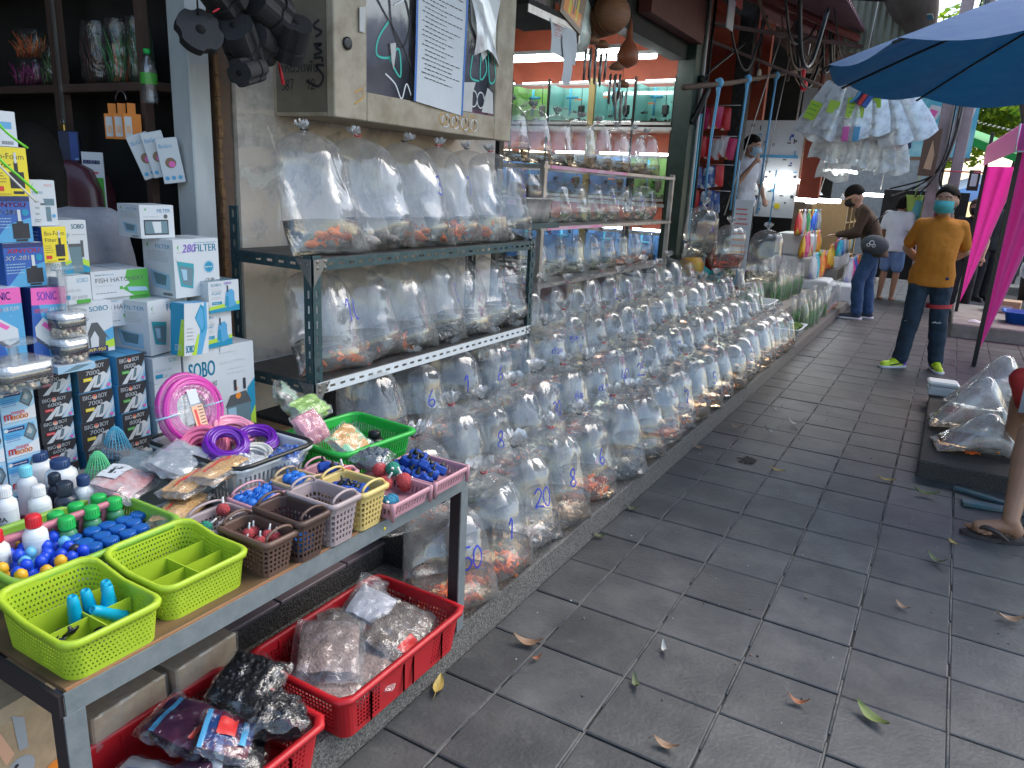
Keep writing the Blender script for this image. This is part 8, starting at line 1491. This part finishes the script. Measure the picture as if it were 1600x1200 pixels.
def curtain(p, q, w, m, z0=.14):
    mb = MB().use(m); d = (q-p); d.z = 0; d.normalize(); n = Vector((-d.y, d.x, 0))
    mb.sheet(lambda u, v: tuple(p+Vector((0,0,lerp(z0, TT, v)))+d*(w*u*v**.9+.012)+n*(.035*v*sin(u*14)+.01)), 18, 10); mb.use(m_wtrim)
    mb.sheet(lambda u, v: tuple(p+Vector((0,0,lerp(z0, TT, v)))+d*(w*(1+.02*u)*v**.9+.012)+n*(.035*v*sin(14)+.014)), 1, 10); mb.build('curtain', t)
curtain(PB, PB+Vector((3,.2,0)), .36, m_pinkf); curtain(PA, PA+Vector((3,.2,0)), .36, m_pinkf, .25)
mb = MB().use(m_pinkf)
mb.sheet(lambda u, v: tuple(PB+Vector((3*u-.03,.2*u-.03,lerp(TT, TT+.24, v)+.0*u))), 6, 2); mb.use(m_pinkl); mb.sheet(lambda u, v: tuple(PB+Vector((-.19*u-.035, 2.98*u, lerp(TT, TT+.24, v)))), 6, 2); mb.build('valance', t)
mb = MB().use(m_pinkf); c = PB+Vector((1.5, 1.6, 3.0)); e = [PB+Vector((-.03,-.03,TT+.24)), PB+Vector((3,.2,TT+.24)), PA+Vector((3,.2,TT+.24)), PA+Vector((-.03,0,TT+.24))]
for k in range(4): mb.add([tuple(e[k]), tuple(e[(k+1) % 4]), tuple(c)], [(0,1,2)], False)
mb.build('roof', t); mb = MB().use(m_wtrim); mb.tube([tuple(PB+Vector((-.04,-.04,TT))), tuple(PB+Vector((-.04,-.04,TT+.24)))], .008, 6); mb.tube([tuple(PB+Vector((-.04,-.04,TT))), tuple(PB+Vector((3,.17,TT)))], .008, 6); mb.build('piping', t)
# ---- distant umbrellas and canvases
def canopy(label, x, y, z, w, d, h, m, name='parasol'):
    t = thing(name, label, 'umbrella', (x, y, 0)); mb = MB().use(m); n = 16; mb.rings([[(w*f*cos(2*pi*j/n), d*f*sin(2*pi*j/n), z+h*(1-f)) for j in range(n)] for f in (1.0, .6, .05)], True, False, True, False); mb.build('canopy', t); mb = MB().use(m_steel); mb.tube([(0,0,0), (0,0,z+h)], .03, 8); mb.build('pole', t)
canopy('bright blue parasol in the distance beyond the walking people', .75, 21, 1.62, 1.6, 1.6, .55, mat('parasol_blue', (.03,.16,.42), .7)); canopy('second blue parasol in the distance beside the tent leg', 1.9, 19, 1.7, 1.3, 1.3, .5, mat('parasol_blue', (.03,.16,.42), .7)); canopy('white parasol far behind the blue one', .4, 25, 1.9, 1.4, 1.4, .5, mat('white_canvas', (.65,.68,.7), .7))
mb = MB().use(mat('green_canvas', (.02,.32,.07), .7)); mb.add([(.0,17,2.75), (1.7,17,2.1), (1.7,18.4,2.4), (.0,18.4,3.0), (0,17,2.6), (1.7,17,1.98)], [(0,1,2,3), (0,4,5,1)], False); mb.build('green_awning', label='bright green canvas awning sloping down beyond the poles', cat='awning')
corr('corrugated_awning', 'grey corrugated roof edge above the green canvas', (-.2, 19, 3.25), (1,0,-.25), (0,1,.1), 3, 1.5, m_corr)
t = thing('building', 'grey shop building closing the far end of the lane', 'building', (-6, 24, 0)); mb = MB().use(mat('far_wall', (.28,.26,.24), .8, var=.2)); mb.box(0, 5.4, 0, 3, 0, 5); mb.build('wall', t)
for i in range(3): mb = MB().use(m_dark); mb.box(.4+i*1.6, 1.6+i*1.6, -.02, .02, 2.8, 4); mb.build('window', t)
# ---- trees
m_bark = mat('bark', (.06,.045,.035), .9, var=.3, vscale=6, bump=1, bscale=20, stretch=(1,1,.3))
m_leaf = []
for i, c in enumerate(((.07,.12,.015), (.12,.19,.02), (.20,.25,.03))):
    m = mat('leaf_%d' % i, c, .55, var=.2, vscale=1.5); p = m.node_tree.nodes['Principled BSDF']; m_leaf.append(m)
    N = m.node_tree.nodes; L = m.node_tree.links; tl = N.new('ShaderNodeBsdfTranslucent'); tl.inputs[0].default_value = (c[0]*2.6, c[1]*2.6, c[2]*1.5, 1); ms = N.new('ShaderNodeMixShader'); ms.inputs[0].default_value = .55; L.new(p.outputs[0], ms.inputs[1]); L.new(tl.outputs[0], ms.inputs[2]); L.new(ms.outputs[0], N['Material Output'].inputs[0])
def tree(label, x, y, trunk_pts, rad, clumps, nl, seed, ls=.10, name='tree'):
    t = thing(name, label, 'tree', (x, y, 0)); mb = MB().use(m_bark); mb.tube(smoothline(trunk_pts, 4), [lerp(rad, rad*.5, i/(4*(len(trunk_pts)-1))) for i in range(4*(len(trunk_pts)-1)+1)], 10); r = random.Random(seed)
    top = Vector(trunk_pts[-1])
    for c in clumps: q = Vector(c[:3]); mb.tube([tuple(top), tuple(top.lerp(q, .5)+Vector((0,0,.2))), tuple(q)], [rad*.4, rad*.25, rad*.1], 6)
    mb.build('trunk', t); L3 = [MB().use(m) for m in m_leaf]
    for c in clumps:
        for k in range(nl):
            while True:
                v = Vector((r.uniform(-1,1), r.uniform(-1,1), r.uniform(-1,1)))
                if v.length < 1: break
            if mnoise.noise(v*2.2+Vector((c[0], c[1], seed))) < -.08: continue
            p = Vector(c[:3])+Vector((v.x*c[3], v.y*c[3], v.z*c[4])); a = Vector((r.uniform(-1,1), r.uniform(-1,1), r.uniform(-.6,.6))).normalized(); b = a.cross(Vector((r.uniform(-1,1), r.uniform(-1,1), r.uniform(-1,1)))).normalized(); s = ls*r.uniform(.6,1.3)
            m = L3[min(2, int(r.random()*3))]; m.add([p-a*s, p+b*s*.4, p+a*s, p-b*s*.4], [(0,1,2,3)], False)
    al = MB(); 
    for i, m in enumerate(L3): al.use(m_leaf[i]); al.add(m.v, m.f, False)
    stuffpart(al.build('crown', t))
tree('dark leaning street tree whose trunk passes above the blue umbrella', -.60, 10.6, [(0,0,2.6) if 0 else (.25,.0,.0), (.2,.0,2.2), (.0,0,3.2), (-.3,0,4.2)], .24, [(0,0,5.4,1.8,.9), (1.4,1,5.6,1.6,.9), (-1.2,1.5,5.5,1.6,.8)], 3200, 4) if 0 else None
tree('street tree with a bent grey trunk and bright leaves beyond the pink tent', .9, 15.5, [(.35,0,0), (.2,0,1.6), (-.1,0,2.6), (-.5,0,3.9)], .13, [(-.2,.6,4.6,1.1,.7), (.8,.9,4.4,1.2,.8), (.3,1.5,3.7,1.1,.7), (1.6,.5,3.9,1.2,.8)], 3000, 4, .08)
tree('leafy tree in the sunlight at the far right', 1.2, 27, [(0,0,0), (0,0,2.5), (.2,0,4)], .2, [(0,0,4.6,2.4,1.4), (-1.6,1,4.2,1.8,1.6), (2.4,0,4.4,2.2,1.8), (.5,1,6.2,2.4,1.5), (3.8,1,6.0,2.4,1.7)], 3600, 6, .14)
tree('tree filling the gap behind the grey building', -1.8, 31, [(0,0,0), (0,0,3), (.2,0,5)], .25, [(0,0,6,2.6,2), (2.4,0,5,2.2,1.8), (4.5,0,6.5,2.5,2)], 3200, 8, .16)
mb = MB().use(m_bark); mb.tube(smoothline([(-.98, 8.8, 4.5), (-.80, 8.8, 3.6), (-.66, 8.85, 3.25), (-.52, 8.9, 3.0), (-.1, 9.2, 2.95)], 4), [.30,.29,.28,.27,.26,.24,.22,.2,.17,.14,.12,.1,.09,.08,.07,.06,.05], 12)
mb.build('leaning_tree_trunk', label='thick dark tree trunk passing over the blue umbrella from the top edge', cat='tree')
# ================================================================ right side: block, bags, foam box, trays, tools
mb = MB().use(m_riser); mb.box(.045, 1.5, 4.62, 6.6, -.01, .10, .008); mb.build('concrete_block', label='low rough concrete slab at the right under the bags of fish', cat='slab')
mb = MB().use(m_conc); mb.box(.15, 6, 10.2, 12.4, -.02, .16, .015); mb.box(.3, 6, 16.2, 20, -.02, .14, .015); mb.build('raised_kerb', kind='structure')
m_lfilm = film('lying_film', refl=.05, haze=.26, rough=.09, wr=.22, scale=8, stretch=(1,1,1), hazecol=(.9,.91,.92))
def lyingbag(label, x, y, z, L_, H, rz, seed, col, sh):
    t = thing('fish_bag', label, 'bag of fish', (x, y, z), rz, 'fish bags lying on the concrete slab'); r = random.Random(seed)
    f = lambda a, s, k=1: None
    mb = MB().use(m_film); n = 28; R = []
    for i in range(21):
        q = i/20; hh = H*(sin(pi*min(1, q*.9+.1))**.8)*(.25+.75*min(1, q*1.6)) if q < .9 else H*lerp(.42, .03, (q-.9)/.1); ww = L_*.36*(1-.35*q*q) if q < .9 else lerp(L_*.25, .012, (q-.9)/.1); x0 = lerp(-L_/2, L_/2, q)
        R.append([(x0+.008*sin(5*a+q*9), ww*cos(a)*(1+.03*sin(7*a+q*6)), max(.002, hh*.5+hh*.5*sin(a)*(1+.05*sin(6*a+9*q)))) for a in [2*pi*j/n for j in range(n)]])
    mb.mats = []; mb.use(m_lfilm); mb.rings(R, True, True, False); mb.build('film', t); mb = MB().use(m_ruff); mb.rings([[(L_/2+e*1.0, rr_*cos(a)*(1+.4*sin(5*a)), .03+rr_*sin(a)) for a in [2*pi*j/16 for j in range(16)]] for e, rr_ in ((0,.012),(.02,.02),(.05,.045),(.07,.05))], True, False, False); mb.build('gathered_top', t)
    mb = MB().use(col); R2 = [[(p[0], p[1]*.96, min(p[2], H*.26)) for p in ring] for ring in R[1:17]]; mb.rings(R2, True, True, True); mb.build('water', t)
    mb = MB().use(sh)
    for k in range(26): fish(mb, (r.uniform(-L_*.4, L_*.2), r.uniform(-L_*.22, L_*.22), r.uniform(.01, H*.2)), r.uniform(.03,.05), r.uniform(0,6.28), 0, .32, 6)
    stuffpart(mb.build('small_fish', t)); return t
lyingbag('big clear bag of red brown fish lying nearest on the slab', .33, 5.0, .102, .44, .27, .15, 1, water_mat('amber2', (.8,.6,.4)), m_fo); lyingbag('big clear bag of pale fish lying second on the slab', .30, 5.5, .102, .46, .40, .0, 2, m_water_am, m_fw); lyingbag('largest clear bag at the back of the slab', .42, 6.1, .102, .5, .46, .2, 3, m_water, m_fg)
packet('crumpled_plastic', 'heap of crumpled clear plastic behind the bags on the slab', (.68, 6.75, .02), .6, .45, .22, .3, None, 'plastic sheet', None, 81)
mb = MB().use(m_foam); mb.box(-.1, .1, -.08, .08, 0, .07, .012); mb.box(-.105, .105, -.085, .085, .072, .11, .012); mb.build('foam_box', None, (.12, 6.42, .101), (0,0,.1), label='small white foam box on the left corner of the slab', cat='box')
t = openbox('blue_tray', 'bright blue plastic tray on the raised kerb at the right', .98, 10.9, .162, .6, .4, .14, mat('blue_tray_plastic', (.01,.10,.45), .4))
mb = MB().use(m_card); mb.box(-.2, .2, -.15, .15, 0, .16, .004); mb.use(pm('lgrey')); mb.box(-.05, .12, -.152, -.15, .02, .1); mb.build('cardboard_box', None, (.72, 11.9, .162), (0,0,-.1), label='brown cardboard box behind the blue tray', cat='box')
mb = MB().use(m_paper); mb.sheet(lambda u, v: (.32+.2*u, 10.45+.15*v, .165+.03*sin(5*u)*sin(4*v)), 6, 6); mb.build('crumpled_paper', label='crumpled white paper on the raised kerb by the tent leg', cat='paper')
mb = MB().use(mat('grey_tarp', (.06,.055,.06), .8)); mb.sheet(lambda u, v: (1.0+.5*u, 11.3+.4*v, .2+.25*u+.05*sin(7*v+3*u)), 8, 8); mb.build('dark_cloth', label='dark folded cloth behind the blue tray', cat='cloth')
m_tool = mat('worn_blue_steel', (.04,.15,.19), .5, .3, vscale=20, col2=(.12,.14,.14))
t = thing('folded_tool', 'worn blue steel tool lying by the concrete slab', 'tool', (.40, 4.33, .004), .1); mb = MB().use(m_tool)
mb.T = Matrix.Rotation(.05, 4, 'Z'); mb.box(-.13, .3, -.03, .03, 0, .022, .003); mb.T = Matrix.Rotation(-.45, 4, 'Z') @ Matrix.Translation((-.02, .13, 0)); mb.box(-.2, .25, -.02, .02, .0, .018, .003); mb.T = None; mb.build('steel_bars', t)
# ---- leaves and litter on the pavement
LM = []
for i, c in enumerate(((.42,.30,.08), (.15,.19,.05), (.28,.17,.10), (.10,.12,.05), (.3,.11,.05), (.4,.4,.36))):
    mb = MB().use(mat('fallen_leaf_%d' % i, c, .6, var=.25, vscale=30)); cu = .25+.1*i
    mb.sheet(lambda u, v: ((u-.5)*.09, (v-.5)*.032*sin(pi*min(max(u, .03), .97))**.8, .003+cu*.05*(abs(u-.5)*2)**2+.35*abs(v-.5)*.03), 8, 4)
    mb.tube([(-.045,0,.003+cu*.05), (-.062,.004,.006)], .0008, 4); LM.append(mb.mesh('leaf_blade'))
LP = [((685,1073),0,'curled yellow leaf nearest to the red crate',1.0,2.0), ((825,1005),2,'brown curled leaf near the table leg',1.1,.3), ((838,1028),4,'small orange-red scrap near the table leg',.45,1), ((1362,1122),1,'long green-brown leaf in the foreground',1.25,-.6), ((1247,1097),4,'pale red-brown leaf on the tiles',.7,.1), ((993,1068),3,'small green leaf on a joint',.7,-1), ((1038,1015),5,'tiny pale leaf in the middle of the tiles',.6,-1), ((1463,876),3,'dark green leaf right of the joint',1.0,-.6), ((1410,948),2,'small tan leaf on the right tiles',.7,-.6), ((1578,968),2,'curled brown leaf at the right edge',1.1,.3), ((937,838),3,'dark leaf close to the kerb',.8,.4), ((988,795),3,'small dark leaf at the foot of the kerb',.8,.4), ((1215,735),0,'yellow brown leaf midway along the tiles',.9,-.1), ((1093,700),2,'brown leaf at the kerb, midway',.9,.3), ((1150,668),2,'tan leaf at the kerb farther off',1.0,.2), ((1385,750),0,'pale leaf left of the slab',1.0,.1), ((1490,848),0,'small leaf near the flip-flop',.7,-.8), ((1040,1165),2,'pinkish leaf at the bottom edge',.8,0), ((1447,772),1,'green leaf in the joint before the slab',1.3,.1), ((1205,675),5,'white scrap on the tiles, left one',1.1,.5), ((1242,663),5,'white scrap on the tiles, right one',1.3,.1), ((1212,640),5,'small white scrap farther off',1.0,.4)]
for (p, k, l, s, a) in LP: q = onz(p[0], p[1], .012); o = obj('fallen_leaf', LM[k], None, (q.x, q.y, .008), (0, 0, a), l+(' fallen on the pavement' if len(l.split()) < 6 else ''), 'leaf', None); o.scale = (s,)*3
mb = MB().use(mat('black_smear', (.012,.011,.01), .8)); q = onz(1168, 718, .01)
mb.add([(q.x+.045*cos(a)*(1+.8*mnoise.noise(Vector((cos(a)*2, sin(a)*2, 1)))+.5*mnoise.noise(Vector((cos(a)*6, sin(a)*6, 3)))), q.y+.07*sin(a)*(1+.8*mnoise.noise(Vector((cos(a)*2, sin(a)*2, 5)))+.5*mnoise.noise(Vector((cos(a)*6, sin(a)*6, 3)))), .0045) for a in [2*pi*j/60 for j in range(60)]], [tuple(range(60))], False); mb.build('dark_stain', label='small black smear on a tile midway along the pavement', cat='stain')
# rusty iron on wall, lots of litter specks
mb = MB(); rr = random.Random(6)
for k in range(260):
    x = -1.1+rr.random()**1.2*2.4; y = 1.2+rr.random()*9; s = rr.uniform(.0015,.005); mb.use([pm('lgrey'), pm('brown'), m_black][k % 3]); mb.ball((x, y, .003), s, 5, 3, (1,1,.5))
stuffpart(mb.build('grit', label='scattered grit and specks on the paving tiles', cat='grit'))
